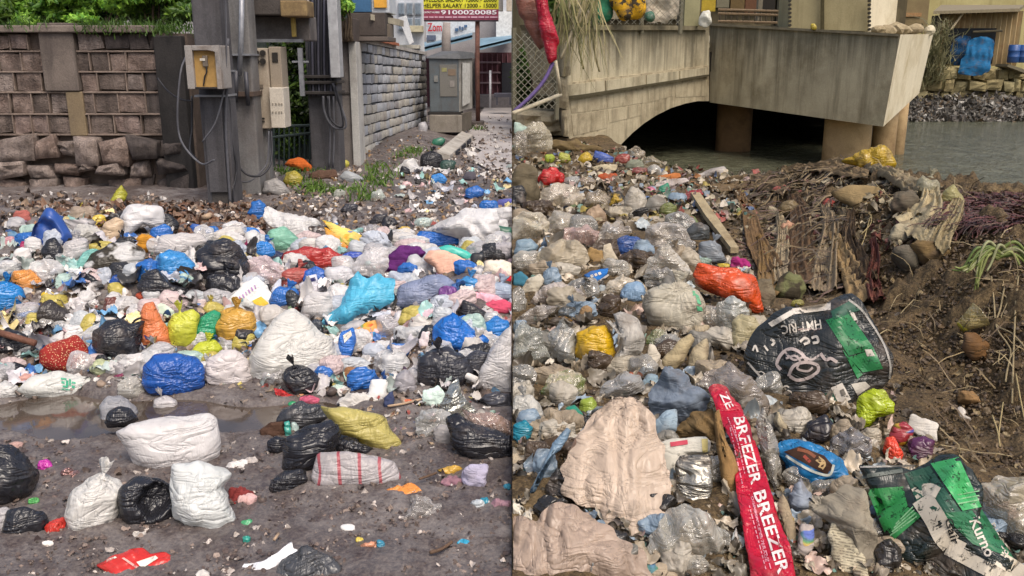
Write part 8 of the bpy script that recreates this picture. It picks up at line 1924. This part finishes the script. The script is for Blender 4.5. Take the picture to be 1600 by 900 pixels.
 ('stone', 'tan clod lower on the soil with a white strip under it', 'clod', 'k#8a6c48', [(1496, 630), (1500, 612), (1520, 612), (1534, 630), (1520, 636)], 30, {'T': .06, 'cr': .08}),
 ('plastic_scrap', 'white bent strip under the tan clod', 'strip', 'x#b4aca0', [(1495, 640), (1498, 634), (1504, 648), (1518, 654), (1516, 658), (1500, 652)], 40, {'T': .01, 'cr': .02}),
])

# ---- the red long wrapper with lettering
def ribbon(name, label, cat, mat, left, right, tilt=78, thick=.015, nu=16, per=10, wob=.012, seed=4, group=None, dz=.10, pleat=0):
    """long film lying on the rubbish between two photo lines"""
    R = np.random.default_rng(seed); Lp = [np.array([*p, 0.]) for p in left]; Rp = [np.array([*p, 0.]) for p in right]
    L_, R_ = curve(Lp, per), curve(Rp, per); n = len(L_)
    V = []; H = hit(*(L_[n // 2][:2] / 2 + R_[n // 2][:2] / 2)) + np.array([0, 0, dz])
    hv = np.array([-H[0], -H[1], 0]); hv /= np.linalg.norm(hv); t = math.radians(tilt or 50); nn = math.cos(t) * hv + math.sin(t) * np.array([0, 0, 1.])
    org = np.array([0, 0, CAMZ]); uv = []
    for side in (1, -1):
        for i in range(n):
            for k in range(nu + 1):
                u = k / nu; p = L_[i][:2] * (1 - u) + R_[i][:2] * u
                d = ray(*p); w = org + d * (((H - org) @ nn) / (d @ nn))
                b = thick * math.sin(math.pi * u) ** .7 * side + 0.0015 * side
                V.append(w + nn * b); uv.append((u, i / (n - 1)))
    V = np.array(V)
    if tilt is None:                                      # draped: every point lies on the slope
        m = n * (nu + 1); G = fast_hits([L_[i][:2] * (1 - k / nu) + R_[i][:2] * k / nu for i in range(n) for k in range(nu + 1)], True)
        V = np.concatenate([G + nn * (dz + .01), G + nn * dz]); nn = np.array([-.1, -.5, .86])
    q = V * 9
    dd = wob * (fbm(q, 3, 3) + .8 * crumple(V * 5, R, 8, .8, 4)) + pleat * 2 * np.abs(pn(np.stack([np.array(uv)[:, 0] * 5, np.array(uv)[:, 1] * 1.5, V[:, 0] * 0 + seed], 1)))
    V += nn * dd[:, None]
    V[:, 0] = np.maximum(V[:, 0], .004)
    m = n * (nu + 1); F = []
    for s in (0, 1):
        for i in range(n - 1):
            for k in range(nu):
                a = s * m + i * (nu + 1) + k; f = (a, a + nu + 1, a + nu + 2, a + 1); F.append(f if s == 0 else f[::-1])
    for i in range(n - 1):
        for k in (0, nu):
            a = i * (nu + 1) + k; f = (a, a + m, a + m + nu + 1, a + nu + 1); F.append(f if k == 0 else f[::-1])
    o = mk(name, V, np.array(F), M(mat, 1), loc=H, uv=np.array(uv))
    return tag(o, label, cat, group)
rw_ = ribbon('drink_wrapper', 'long red wrapper printed BREEZER in white running down between beige bag and blue pouch', 'wrapper', 'p#b81430',
             [(1106, 612), (1128, 660), (1146, 700), (1149, 745), (1154, 790), (1166, 850), (1176, 920)], [(1138, 606), (1168, 655), (1184, 700), (1201, 758), (1220, 818), (1236, 866), (1246, 920)], thick=.010, wob=.022)
bv = bvh_of(rw_)
LW = FM('letter_white', lin('ddd0cc'), .5)
lay_text(rw_, 'BREEZER', (1146, 652), (1174, 758), 17, LW, rw_, bv=bv)
lay_text(rw_, 'BREEZER', (1177, 770), (1216, 898), 19, LW, rw_, bv=bv)
lay_text(rw_, 'ZE', (1124, 616), (1136, 640), 12, LW, rw_, bv=bv)
PK = FM('letter_pink', lin('d08a98'), .5)
for k, (a, b) in enumerate([((1140, 668), (1160, 760)), ((1146, 664), (1163, 740)), ((1136, 652), (1152, 690)), ((1170, 790), (1196, 890)), ((1176, 786), (1204, 890))]):
    a, b = np.array(a, float), np.array(b, float); t = 0
    R = np.random.default_rng(k)
    while t < 1:
        l = R.uniform(.03, .09); p0, p1 = a + (b - a) * t, a + (b - a) * min(1, t + l); pts, F = grid_poly([p0, p1, p1 + [1.6, -.3], p0 + [1.6, -.3]], 2, 1)
        lay(rw_, pts, F, PK, 'small_print', rw_, bv=bv); t += l + .025
lay_text(rw_, 'DISPOSABLE BEVERAGE', (1173, 776), (1196, 878), 4, PK, rw_, bv=bv)

for k, (lab, h_, cl_, w_) in enumerate([
 ('brown cloth strip trailing from the bank top beside the plank head', '6a543a', [(1150, 300), (1168, 335), (1180, 380), (1205, 430)], 30),
 ('dark brown ribbed cloth hanging down the middle of the bank', '5a4632', [(1238, 310), (1250, 350), (1252, 400), (1262, 455)], 44),
 ('grey brown rag strip hanging beside the dark ribbed cloth', '8d7d64', [(1288, 325), (1296, 365), (1290, 410), (1284, 462)], 34),
 ('tan cloth strip slanting down to the rice sack', '8a7452', [(1300, 370), (1318, 410), (1334, 440), (1350, 476)], 38),
 ('pale grey rag strip under the bulging brown bag', '988a70', [(1216, 340), (1222, 375), (1220, 420), (1226, 450)], 26),
 ('twisted dark cloth curling round the grey brown rag strip', '463828', [(1330, 335), (1326, 375), (1340, 415), (1352, 450)], 30),
 ('pale pleated cloth draped from the bank crest toward the dark stone', 'a69878', [(1452, 300), (1452, 330), (1438, 355), (1420, 378)], 52),
 ('second pleated cloth fanning out beside the pale pleated one', '8f8264', [(1498, 318), (1488, 345), (1468, 372), (1456, 400)], 40),
 ('brown cloth band lying along the bank top behind the stone slab', '76644a', [(1220, 272), (1260, 268), (1310, 268), (1356, 278)], 22),
 ('grey cloth band knotted along the bank crest', '877a60', [(1350, 264), (1385, 280), (1412, 292), (1436, 306)], 22),
 ('ochre brown cloth strip low on the bank over the grey rag', '7a623e', [(1188, 375), (1194, 410), (1196, 440), (1204, 470)], 28),
 ('muddy cloth strip at the top of the bank by the red film', '665640', [(1110, 300), (1150, 294), (1190, 290), (1226, 300)], 24),
 ('wine red rag strip beside the twisted dark cloth', '5e362e', [(1362, 380), (1366, 415), (1362, 445), (1368, 480)], 22)]):
    q = [np.array(p, float) for p in cl_]; Lq, Rq = [], []
    for i, p in enumerate(q):
        d = q[min(i + 1, 3)] - q[max(i - 1, 0)]; d /= np.linalg.norm(d); nq = np.array([d[1], -d[0]]); ww = w_ * (.35 + .25 * i) * .5 * 1.2
        Lq.append(tuple(p - nq * ww)); Rq.append(tuple(p + nq * ww))
    if q[3][1] - q[0][1] > 40: Lq, Rq = Rq, Lq
    ribbon('cloth_strip', lab, 'cloth', 'k#' + h_, Rq, Lq, None, .006, 24, 14, .03, k + 30, 'cloth strips hanging on the soil bank', .045, .07)

# ---- black rice sack
rs = item('rice_sack', 'black and green printed rice sack with upside down white lettering', 'sack', 'p#2c2e2c',
          [(1163, 560), (1168, 535), (1182, 512), (1205, 495), (1232, 480), (1290, 472), (1326, 465), (1345, 475), (1370, 505), (1390, 548), (1394, 585), (1384, 605), (1340, 622), (1330, 642), (1255, 646), (1205, 612), (1175, 585)], 34, T=.07, cr=.12, lump=.20, sub=6)
bv = bvh_of(rs)
GR, GRL = FM('print_green_deep', lin('1f6a3a'), .35, .5), FM('print_green_mid', lin('2f7a48'), .35, .5)
SW = FM('print_sack_white', lin('c4bcb0'), .5)
DP = FM('print_dusty_pink', lin('8f7d78'), .5)
def patch(t_, q, m_, nm='printed_patch', nu=8, nv=8, lift=.004):
    pts, F = grid_poly(q, nu, nv); return lay(t_, pts, F, m_, nm, rs if t_ is rs else t_, lift, bv)
patch(rs, [(1290, 500), (1326, 488), (1366, 545), (1326, 556)], GR)
patch(rs, [(1326, 558), (1366, 546), (1380, 576), (1348, 582)], GRL)
patch(rs, [(1316, 545), (1328, 560), (1348, 585), (1340, 592)], GRL)
patch(rs, [(1298, 486), (1328, 470), (1346, 484), (1302, 499)], FM('print_green_dark', lin('2c5040'), .4))
patch(rs, [(1262, 622), (1300, 612), (1310, 630), (1272, 638)], FM('print_green_dark', lin('2c5040'), .4))
patch(rs, [(1298, 606), (1316, 598), (1330, 624), (1311, 632)], SW, 'white_label', lift=.006)
patch(rs, [(1312, 610), (1318, 607), (1322, 616), (1316, 619)], FM('label_print', lin('6a645c'), .6), 'label_mark', 3, 3, lift=.009)
patch(rs, [(1351, 546), (1362, 546), (1367, 556), (1355, 557)], SW, 'white_label', 4, 4, lift=.006)
patch(rs, [(1200, 505), (1238, 483), (1240, 491), (1206, 511)], SW, 'white_hem', 8, 3)
patch(rs, [(1238, 482), (1298, 473), (1298, 484), (1240, 491)], SW, 'white_hem', 10, 3)
patch(rs, [(1327, 486), (1332, 484), (1340, 500), (1334, 501)], SW, 'white_mark', 3, 3)
lay_text(rs, 'HMT RIC', (1282, 499), (1220, 508), 15, SW, rs, bv=bv)
for x0, w in ((1247, 9), (1258, 12), (1272, 10)): patch(rs, [(x0, 514), (x0 + w, 512), (x0 + w, 514.5), (x0, 516.5)], DP, 'small_print', 3, 1)
# looped emblem in the middle of the sack
def stroke(t_, pts_px, w, m_, nm, b_=None, lift=.005):
    q = [np.array([*p, 0.]) for p in pts_px]; c = curve(q, 6); V = []
    for i, p in enumerate(c):
        d = (c[min(i + 1, len(c) - 1)] - c[max(i - 1, 0)])[:2]; d = d / (np.linalg.norm(d) + 1e-6); nrm_ = np.array([-d[1], d[0]])
        V += [p[:2] - nrm_ * w / 2, p[:2] + nrm_ * w / 2]
    F = [(2 * i, 2 * i + 1, 2 * i + 3, 2 * i + 2) for i in range(len(c) - 1)]
    return lay(t_, V, F, m_, nm, t_, lift, b_ or bv)
EM = FM('emblem_pale', lin('b0a29c'), .5)
stroke(rs, [(1262, 566), (1252, 552), (1236, 545), (1222, 552), (1214, 568), (1220, 578)], 5, EM, 'emblem')
stroke(rs, [(1232, 588), (1240, 572), (1258, 566), (1276, 570), (1278, 580), (1264, 590), (1246, 594), (1234, 588)], 5, EM, 'emblem')
stroke(rs, [(1228, 560), (1242, 556), (1250, 564), (1246, 576), (1262, 580), (1270, 574)], 3.5, EM, 'emblem')
stroke(rs, [(1224, 548), (1240, 562), (1256, 558), (1268, 562), (1280, 555)], 3.5, EM, 'emblem')
stroke(rs, [(1250, 534), (1258, 528), (1264, 534), (1256, 538)], 4, SW, 'emblem_mark'); stroke(rs, [(1268, 528), (1276, 526), (1278, 534), (1270, 536)], 4, SW, 'emblem_mark')
stroke(rs, [(1282, 552), (1290, 562), (1298, 560), (1308, 566)], 5, EM, 'emblem_mark')
stroke(rs, [(1204, 530), (1210, 534), (1206, 540)], 4, SW, 'emblem_mark'); stroke(rs, [(1176, 548), (1180, 540), (1184, 550)], 3, SW, 'emblem_mark'); stroke(rs, [(1194, 540), (1200, 548)], 3, SW, 'emblem_mark')
R = np.random.default_rng(5)
for k in range(14):
    a = np.array([1182 + k * 5.4, 578 + k * 3.6 + R.uniform(-3, 3)]); stroke(rs, [a, a + [R.uniform(2, 5), R.uniform(-1, 4)], a + [R.uniform(4, 8), R.uniform(0, 5)]], R.uniform(1.2, 2.4), SW, 'painted_glint')  # white strokes painted as glints along the creases
stroke(rs, [(1326, 468), (1346, 484), (1366, 512), (1382, 540), (1391, 570), (1390, 592)], 3.2, FM('seam_silver', lin('9a968e'), .4), 'hem_seam')
stroke(rs, [(1168, 566), (1190, 590), (1215, 610), (1222, 612)], 3, SW, 'hem_seam')
patch(rs, [(1330, 600), (1352, 596), (1360, 604), (1340, 618)], FM('torn_white', lin('a8a296'), .6), 'torn_edge', 5, 5)

# ---- green and black rice sack at the bottom
gs_ = item('rice_sack', 'green and black printed rice sack with a white bone shaped stripe at the picture foot', 'sack', 'p#222a26',
           [(1340, 726), (1362, 724), (1420, 728), (1448, 722), (1468, 712), (1498, 714), (1512, 736), (1534, 790), (1552, 822), (1590, 872), (1604, 915), (1500, 930), (1430, 900), (1400, 860), (1372, 810), (1348, 764)], 36, T=.07, cr=.12, lump=.18, sub=6)
bv = bvh_of(gs_)
GB = FM('print_green_bright', lin('3c9a58'), .35, .5); GD = FM('print_green_shade', lin('2a7a3c'), .35, .5)
patch(gs_, [(1454, 724), (1498, 714), (1534, 792), (1504, 798)], GB, 'green_panel', 10, 10)
patch(gs_, [(1354, 764), (1411, 760), (1418, 790), (1382, 832)], GD, 'green_panel', 10, 10)
patch(gs_, [(1384, 826), (1418, 792), (1440, 806), (1398, 842)], GD, 'green_panel', 8, 8)
patch(gs_, [(1346, 742), (1410, 732), (1411, 738), (1347, 748)], FM('print_grey_line', lin('5c625c'), .5), 'grey_line', 8, 2)
patch(gs_, [(1344, 728), (1430, 726), (1430, 729), (1344, 731)], FM('seam_silver', lin('9a968e'), .4), 'hem_seam', 10, 1)
for k in range(4): patch(gs_, [(1390 + k * 3, 836 - k * 6), (1432 - k * 2, 806 - k * 5), (1433 - k * 2, 807.5 - k * 5), (1391 + k * 3, 838 - k * 6)], FM('print_pale_green', lin('7aa87c'), .5), 'thin_line', 8, 1, .006)
for k in range(3): patch(gs_, [(1496, 772 + k * 7), (1530, 766 + k * 7), (1530, 768 + k * 7), (1497, 774 + k * 7)], FM('print_pale_green', lin('7aa87c'), .5), 'thin_line', 8, 1, .006)
GK = FM('print_green_dark', lin('2c5040'), .4)
patch(gs_, [(1413, 740), (1452, 728), (1502, 800), (1440, 802)], GK, 'green_panel', lift=.003)
patch(gs_, [(1470, 802), (1534, 796), (1584, 872), (1520, 850)], FM('print_green_low', lin('2f6a48'), .4), 'green_panel', lift=.003)
BONE = FM('print_bone', lin('c4baa8'), .5)
stroke(gs_, [(1440, 778), (1448, 790), (1462, 812), (1474, 836), (1486, 850)], 34, BONE, 'bone_stripe', lift=.005)
stroke(gs_, [(1428, 772), (1440, 766), (1454, 764), (1466, 770)], 18, BONE, 'bone_stripe', lift=.0055)
stroke(gs_, [(1470, 842), (1494, 852), (1506, 858)], 20, BONE, 'bone_stripe', lift=.0052)
stroke(gs_, [(1480, 856), (1510, 872), (1548, 892), (1590, 912)], 22, BONE, 'bone_stripe', lift=.0058)
stroke(gs_, [(1560, 872), (1580, 884), (1604, 900)], 24, BONE, 'bone_stripe', lift=.0062)
IK = FM('print_black', lin('1c1c1c'), .5)
def lt(txt, a, b, h, m_, lift=.009):
    uv, F = text_mesh(txt, 2); b0, b1 = np.array(a, float), np.array(b, float); d = b1 - b0; n_ = np.array([d[1], -d[0]]); n_ /= np.linalg.norm(n_)
    return lay(gs_, [b0 + d * u + n_ * (h * v) for u, v in uv], F, m_, 'lettering', gs_, lift, bv)
lt('Gair', (1475, 812), (1488, 852), 13, IK)
lt('Rice', (1536, 880), (1556, 889), 8, IK)
lt('Kurno', (1514, 814), (1540, 872), 18, SW, .006)
lt('Rice So', (1546, 820), (1572, 868), 9, SW, .006)
stroke(gs_, [(1434, 884), (1442, 880), (1446, 890), (1440, 900)], 4, SW, 'emblem_mark')

# ---- blue open pouch
bp = item('pouch', 'blue film pouch torn open showing brown leftovers inside', 'pouch', 'p#2273a8',
          [(1206, 702), (1222, 690), (1246, 684), (1278, 692), (1306, 712), (1326, 734), (1334, 752), (1318, 764), (1284, 770), (1250, 752), (1226, 728)], 34, T=.07, cr=.10, sub=5)
bv = bvh_of(bp)
patch(bp, [(1224, 706), (1250, 697), (1288, 712), (1262, 726)], FM('pouch_inside', lin('3a2418'), .8), 'opening', 8, 8)
patch(bp, [(1262, 726), (1288, 712), (1302, 728), (1292, 742)], FM('pouch_inside', lin('3a2418'), .8), 'opening', 8, 8)
stroke(bp, [(1228, 712), (1250, 726), (1274, 738), (1296, 742), (1303, 726)], 4, FM('pouch_lining', lin('b4b8ae'), .5), 'lining')
stroke(bp, [(1246, 702), (1262, 706), (1274, 714)], 5, FM('leftover_brown', lin('7a4a34'), .8), 'leftover'); stroke(bp, [(1277, 716), (1286, 724), (1282, 732)], 9, FM('leftover_tan', lin('b09468'), .8), 'leftover')
stroke(bp, [(1256, 712), (1266, 722)], 5, FM('leftover_red', lin('8a3c30'), .8), 'leftover')

# small prints
o_ = by_label('white carton with a small red label beside the beige bag'); bv = bvh_of(o_)
pts, F = grid_poly([(1047, 691), (1074, 687), (1075, 694), (1048, 698)], 6, 2); lay(o_, pts, F, FM('label_red', lin('b44050'), .5), 'red_label', o_, bv=bv)
pts, F = grid_poly([(1096, 686), (1106, 685), (1106, 706), (1098, 708)], 4, 6); lay(o_, pts, F, FM('carton_yellow', lin('c8b878'), .5), 'yellow_edge', o_, bv=bv)
o_ = by_label('blue booklet with a white corner lying among the bags'); bv = bvh_of(o_)
for q in ([(913, 432), (931, 443), (929, 446), (911, 435)], [(930, 442), (950, 428), (952, 430), (931, 446)]):
    pts, F = grid_poly(q, 5, 2); lay(o_, pts, F, SW, 'page_edge', o_, bv=bv)
for k in range(3):
    pts, F = grid_poly([(922 + k * 6, 430 - k * 2), (926 + k * 6, 428.5 - k * 2), (928 + k * 6, 432 - k * 2), (924 + k * 6, 434 - k * 2)], 2, 2); lay(o_, pts, F, SW, 'printed_letter', o_, bv=bv)
o_ = by_label('big rounded white bag with a green print in the middle rubbish'); bv = bvh_of(o_)
for q in ([(1086, 458), (1092, 462), (1096, 476), (1090, 474)], [(1088, 478), (1097, 480), (1098, 486), (1090, 486)], [(1082, 454), (1086, 455), (1086, 462), (1083, 462)]):
    pts, F = grid_poly(q, 3, 3); lay(o_, pts, F, FM('print_green_soft', lin('5aa078'), .5), 'printed_mark', o_, bv=bv)
o_ = by_label('long pale bag with pink print stretched toward the seam'); bv = bvh_of(o_)
stroke(o_, [(856, 462), (860, 460), (862, 465), (857, 468), (855, 463)], 2.4, FM('print_pink', lin('b04a6a'), .5), 'printed_ring', bv)

# ---- plank, poles, rope, cup, plants
PLK = RM('grey_plank', lin('8a7c60'), lin('ab9c7c'), 8, .5, .01, .85, lin('5a4a34'), 3, .55)
a0, a1 = hit(1086, 318) + np.array([0, 0, .12]), hit(1146, 404) + np.array([0, 0, .10])
d_ = a1 - a0; sd_ = np.cross(d_, [0, 0, 1]); sd_ /= np.linalg.norm(sd_)
pl_ = MB().prism([a0 - sd_ * .045, a0 + sd_ * .05, a0 * .55 + a1 * .45 + sd_ * .06, a1 + sd_ * .03, a1 - sd_ * .04], (0, 0, -.05)).build('plank', PLK, None, a0)
tag(pl_, 'weathered grey plank lying down the rubbish to the orange bag', 'plank')
def pole3(name, label, cat, mat, pts, r, group=None):
    q = [P(*p) for p in pts]; o = MB().tube(curve(q, 6) if len(q) > 2 else q, r, 7).build(name, mat, None, q[0], True); return tag(o, label, cat, group)
PW = FM('pole_white', lin('b5ab92'), .6)
pole3('pole', 'thin white pole slanting from the seam up to the buttress', 'pole', PW, [(801.5, 177, 14.2), (876, 148, 15.2)], .035)
pole3('pole', 'thin white pole standing under the red mesh bag', 'pole', PW, [(868, 95, 14.8), (876, 146, 14.9)], .03)
pole3('rope', 'purple rope sagging from the red mesh bag down to the seam', 'rope', FM('rope_purple', lin('5a4a78'), .7), [(864, 98, 14.6), (850, 126, 14.5), (828, 152, 14.4), (803, 174, 14.3)], .03)
pole3('reed_stem', 'long pale reed stalk hanging over the bridge parapet', 'reed', FM('reed_pale', lin('8f8460'), .7), [(922, -15, 17.6), (926, 40, 17.5), (930, 85, 17.4), (937, 112, 17.3)], .02, 'reeds hanging over the parapet')
pole3('reed_stem', 'bent reed stalk beside the long pale one on the parapet', 'reed', FM('reed_olive', lin('6f6a40'), .7), [(898, -15, 17.4), (902, 30, 17.2), (905, 75, 17.0), (912, 108, 16.9)], .018, 'reeds hanging over the parapet')
pole3('reed_stem', 'grey reed stalk slanting down past the parapet end', 'reed', FM('reed_grey', lin('857c64'), .7), [(904, 20, 17.3), (890, 60, 16.9), (876, 92, 16.8)], .03, 'reeds hanging over the parapet')
R = np.random.default_rng(71)
rd = [P(R.uniform(868, 935), R.uniform(-25, 30), R.uniform(16.9, 17.6)) for _ in range(40)]
def reeds(n):
    V = []; F = []; C = []
    for i in range(n):
        p = P(R.choice([R.uniform(868, 900), R.uniform(910, 932)]), R.uniform(-30, 10), R.uniform(16.8, 17.6)); dx = R.normal() * .12; L = R.uniform(.5, 1.6); b = len(V)
        for k in range(7):
            t = k / 6; q = p + np.array([dx * t * 2 + .05 * math.sin(5 * t + i), -.15 * t, -L * t]); w = .013 * (1 - .8 * t)
            V += [q - [w, 0, 0], q + [w, .01, 0]]
        F += [(b + 2 * k, b + 2 * k + 1, b + 2 * k + 3, b + 2 * k + 2) for k in range(6)]
        C += [np.array(lin(R.choice(['6a6a3a', '8a8258', '5a6034', '9a9068']))) * R.uniform(.7, 1.2)] * 14
    return kind(mk('reed_grass', V, F, tint_mat('reed_tint', .7), None, None, False, np.array(C)), 'stuff')
reeds(110)
# dark scrub behind the chain link at the seam
R = np.random.default_rng(72)
sc_ = thing('shrub', 'dry dark scrub behind the sagging chain link fence by the bridge end', 'shrub', (0.5, 19.6, 0))
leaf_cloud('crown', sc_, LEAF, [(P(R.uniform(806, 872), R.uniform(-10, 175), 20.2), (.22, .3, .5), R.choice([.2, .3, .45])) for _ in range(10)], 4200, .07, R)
MB().tube([P(830, 190, 20), P(836, 90, 20), P(828, -10, 20)], [.06, .05, .03], 7).tube([P(832, 140, 20), P(850, 80, 20), P(858, 10, 20)], [.04, .03, .02], 6).build('trunk', BARK, sc_, smooth=True)
rb = thing('retaining_wall', 'dark stained wall closing the view behind the chain link fence', 'wall', (0.6, 22, 0))
MB().box(.012, 1.05, 21.5, 22, -1, 4.2).build('wall_face', RM('retaining_dark', lin('4a4534'), lin('5f5944'), 1.5, .5, .01, .9, lin('2a261c'), 1, .5, True), rb)
# plastic cup stuck in the soil
Hc = hit(1512, 505); dc = Hc[1] - .10
cpo = cup('plastic_cup', 'clear plastic cup with a yellow base stuck in the soil bank', 'c#a89a6a', (1501, 510), (1531, 492), 9, 20, dc, None)
A, B = P(1500, 511, dc), P(1507, 507, dc)
MB().tube([A, B], [.030, .036], 18).build('base', M('x#b0a838'), cpo, smooth=True)
# spring onions and roots
so_ = thing('spring_onion', 'bunch of withered spring onions flopped over the soil bank', 'vegetable', hit(1560, 410))
R = np.random.default_rng(90)
GO = [FM('onion_' + h, lin(h), .5) for h in ('6a763c', '858c54', '8a8c66', '566632')]
H0 = hit(1562, 408); dY = H0[1]
for k in range(22):
    a = R.uniform(-2.6, .4); l = R.uniform(35, 85); st = np.array([1562 + R.uniform(-8, 14), 398 + R.uniform(-8, 8)])
    sgn = -1 if R.uniform() < .55 else 1; bend = R.uniform(10, 70)
    pts_ = [st, st + [sgn * l * .35, -R.uniform(2, 14)], st + [sgn * l * .65, R.uniform(0, 20)], st + [sgn * l * .85, bend]]
    q = [P(min(p[0], 1640), p[1], dY - .12 - .02 * i) for i, p in enumerate(pts_)]
    MB().tube(curve(q, 5), np.linspace(.012, .005, 16), 5).build('leaf', GO[k % 4], so_, smooth=True)
for k, (lab, pts_) in enumerate([('long pale root hanging from the spring onions down the soil', [(1548, 440), (1552, 480), (1556, 520), (1572, 545), (1578, 560), (1572, 590), (1570, 606)]),
                    ('second root forking off beside the long pale one', [(1568, 458), (1562, 490), (1556, 516), (1580, 530), (1600, 552)]),
                    ('thin root loop lower on the soil bank', [(1590, 440), (1586, 480), (1584, 520), (1582, 570), (1580, 640)]),
                    ('short pale root with a white tip below the onions', [(1528, 440), (1520, 425), (1532, 415), (1545, 408)])]):
    stick('root', lab, 'root', FM('root_pale', lin('8a7c5e'), .8), pts_, .0045, 'roots trailing down the soil bank', .03, 6)
for k, (lab, pts_) in enumerate([('long straw arching across the bank face to the stone slab', [(1270, 392), (1300, 395), (1340, 400), (1360, 345)]), ('straight straw slanting below the brown twisted cloth', [(1256, 428), (1280, 402), (1310, 388)]),
                    ('thin wire loop on the bank near the cloth fold', [(1280, 330), (1320, 334), (1355, 342), (1360, 358), (1345, 376)]), ('pale stalk crossing the stone slab', [(1364, 292), (1378, 308), (1396, 324)]),
                    ('dry stalk standing in the soil near the green sack', [(1548, 665), (1556, 690), (1560, 715)]), ('thick dry stalk in the lower soil bank', [(1565, 645), (1560, 680), (1558, 700)]),
                    ('pale twig lying at the picture border in the soil', [(1585, 600), (1592, 640), (1600, 680)])]):
    stick('straw', lab, 'stalk', FM('straw_pale', lin('9c8c64'), .8), pts_, .0035, 'dry stalks on the soil bank', .05, 5)

# ---- smaller bags wedged in between, each next to something already told apart
HB = []
for o in bpy.data.objects:
    if o.parent is None and o.get('group') and o.type == 'MESH' and o.name.split('.')[0] in ('plastic_bag', 'garbage_bag', 'clear_bag', 'cloth', 'sack', 'pouch', 'plastic_sheet', 'bundle', 'net_bag', 'jeans'):
        c = WL[o.name] + np.array([0, 0, o.dimensions.z / 2]); d = c - [0, 0, CAMZ]
        z = d[1] * CP - d[2] * SP; HB.append((800 + FOC * d[0] / z, 450 - FOC * (d[1] * SP + d[2] * CP) / z, o['label']))
STOP = {'lying', 'standing', 'in', 'on', 'at', 'beside', 'between', 'under', 'behind', 'below', 'above', 'with', 'of', 'to', 'over', 'against', 'next', 'tucked', 'squeezed', 'cut', 'hanging', 'resting', 'spread', 'and', 'by', 'among', 'poking', 'heaped', 'piled', 'drooping', 'slumped', 'sagging', 'leaning', 'from', 'gaping', 'stuffed', 'jutting', 'trailing', 'caught', 'draped', 'nested', 'hooked'}
def brief(l):
    w = l.split(); k = next((i for i, x in enumerate(w) if i > 1 and x in STOP), len(w)); return ' '.join(w[:k])
cnt = {}
for h in HB: cnt[brief(h[2])] = cnt.get(brief(h[2]), 0) + 1
HB = [h for h in HB if cnt[brief(h[2])] == 1 and len(brief(h[2]).split()) < 9]
used = set(); R = np.random.default_rng(404)
def wedge(poly, n, cols, s0, s1, side):
    k = 0; tries = 0
    while k < n and tries < 4000:
        tries += 1
        x, y = R.uniform(min(p[0] for p in poly), max(p[0] for p in poly)), R.uniform(min(p[1] for p in poly), max(p[1] for p in poly))
        if not in_poly(x, y, poly): continue
        hb = min((h for h in HB if (h[0] < 800) == (side < 0)), key=lambda h: (h[0] - x) ** 2 + (h[1] - y) ** 2)
        dx, dy = x - hb[0], y - hb[1]
        if math.hypot(dx, dy) < 14 or math.hypot(dx, dy) > 75: continue
        cn, sp = cols[int(R.integers(len(cols)))]
        rel = ('above' if dy < 0 else 'below') if abs(dy) > abs(dx) * .7 else 'beside'
        lab = 'small %s bag wedged %s the %s' % (cn, rel, brief(hb[2]))
        if lab in used: continue
        used.add(lab); k += 1; q = .5 + .5 * (y - 330) / 570; w, h = R.uniform(s0, s1) * (.6 + .8 * q), R.uniform(s0, s1) * (.5 + .6 * q)
        item('clear_bag' if sp[0] == 'c' else 'plastic_bag', lab, 'bag', sp, (x - w / 2, y - h / 2, x + w / 2, y + h / 2), R.uniform(8, 35), sub=4 + (w > 44), cr=R.uniform(.05, .10), film=R.uniform() < (.35 if side < 0 else .65), group='small bags wedged in the rubbish' + (' on the street' if side < 0 else ' on the canal bank'))
wedge([(0, 350), (200, 345), (420, 365), (799, 350), (799, 600), (520, 600), (330, 580), (0, 590)], 190, [('white', 'w#d8d5d3'), ('pale grey', 'w#b8b6b8'), ('off white', 'w#cfc9c2'), ('bright white', 'w#e2e0de'), ('bluish white', 'w#c2c8d2'), ('black', 'p#2a2a2d'), ('blue', 'p#2c66b0'), ('clear', 'c#b8b6b4'), ('pale pink', 'w#d4c0be'), ('mint', 'w#b4ccc2'), ('milky', 'w#d0d0d0'), ('silvery white', 'w#c8cccf'), ('yellow', 'w#c8b860'), ('cloudy clear', 'c#c4c2c0')], 26, 46, -1)
wedge([(803, 300), (1060, 290), (1100, 400), (1180, 500), (1300, 660), (1450, 720), (1560, 800), (1590, 890), (803, 890)], 110, [('cream', 'w#b8ad98'), ('clear', 'c#a8a294'), ('smoky clear', 'c#8a867c'), ('beige', 'w#a89880'), ('pale blue', 'w#8fa2b2'), ('off white', 'w#c0b8a8'), ('dark brown', 'p#4a3c2c'), ('greyish', 'w#8c887e'), ('yellowish clear', 'c#a89c74'), ('black', 'p#2a2826')], 28, 52, 1)
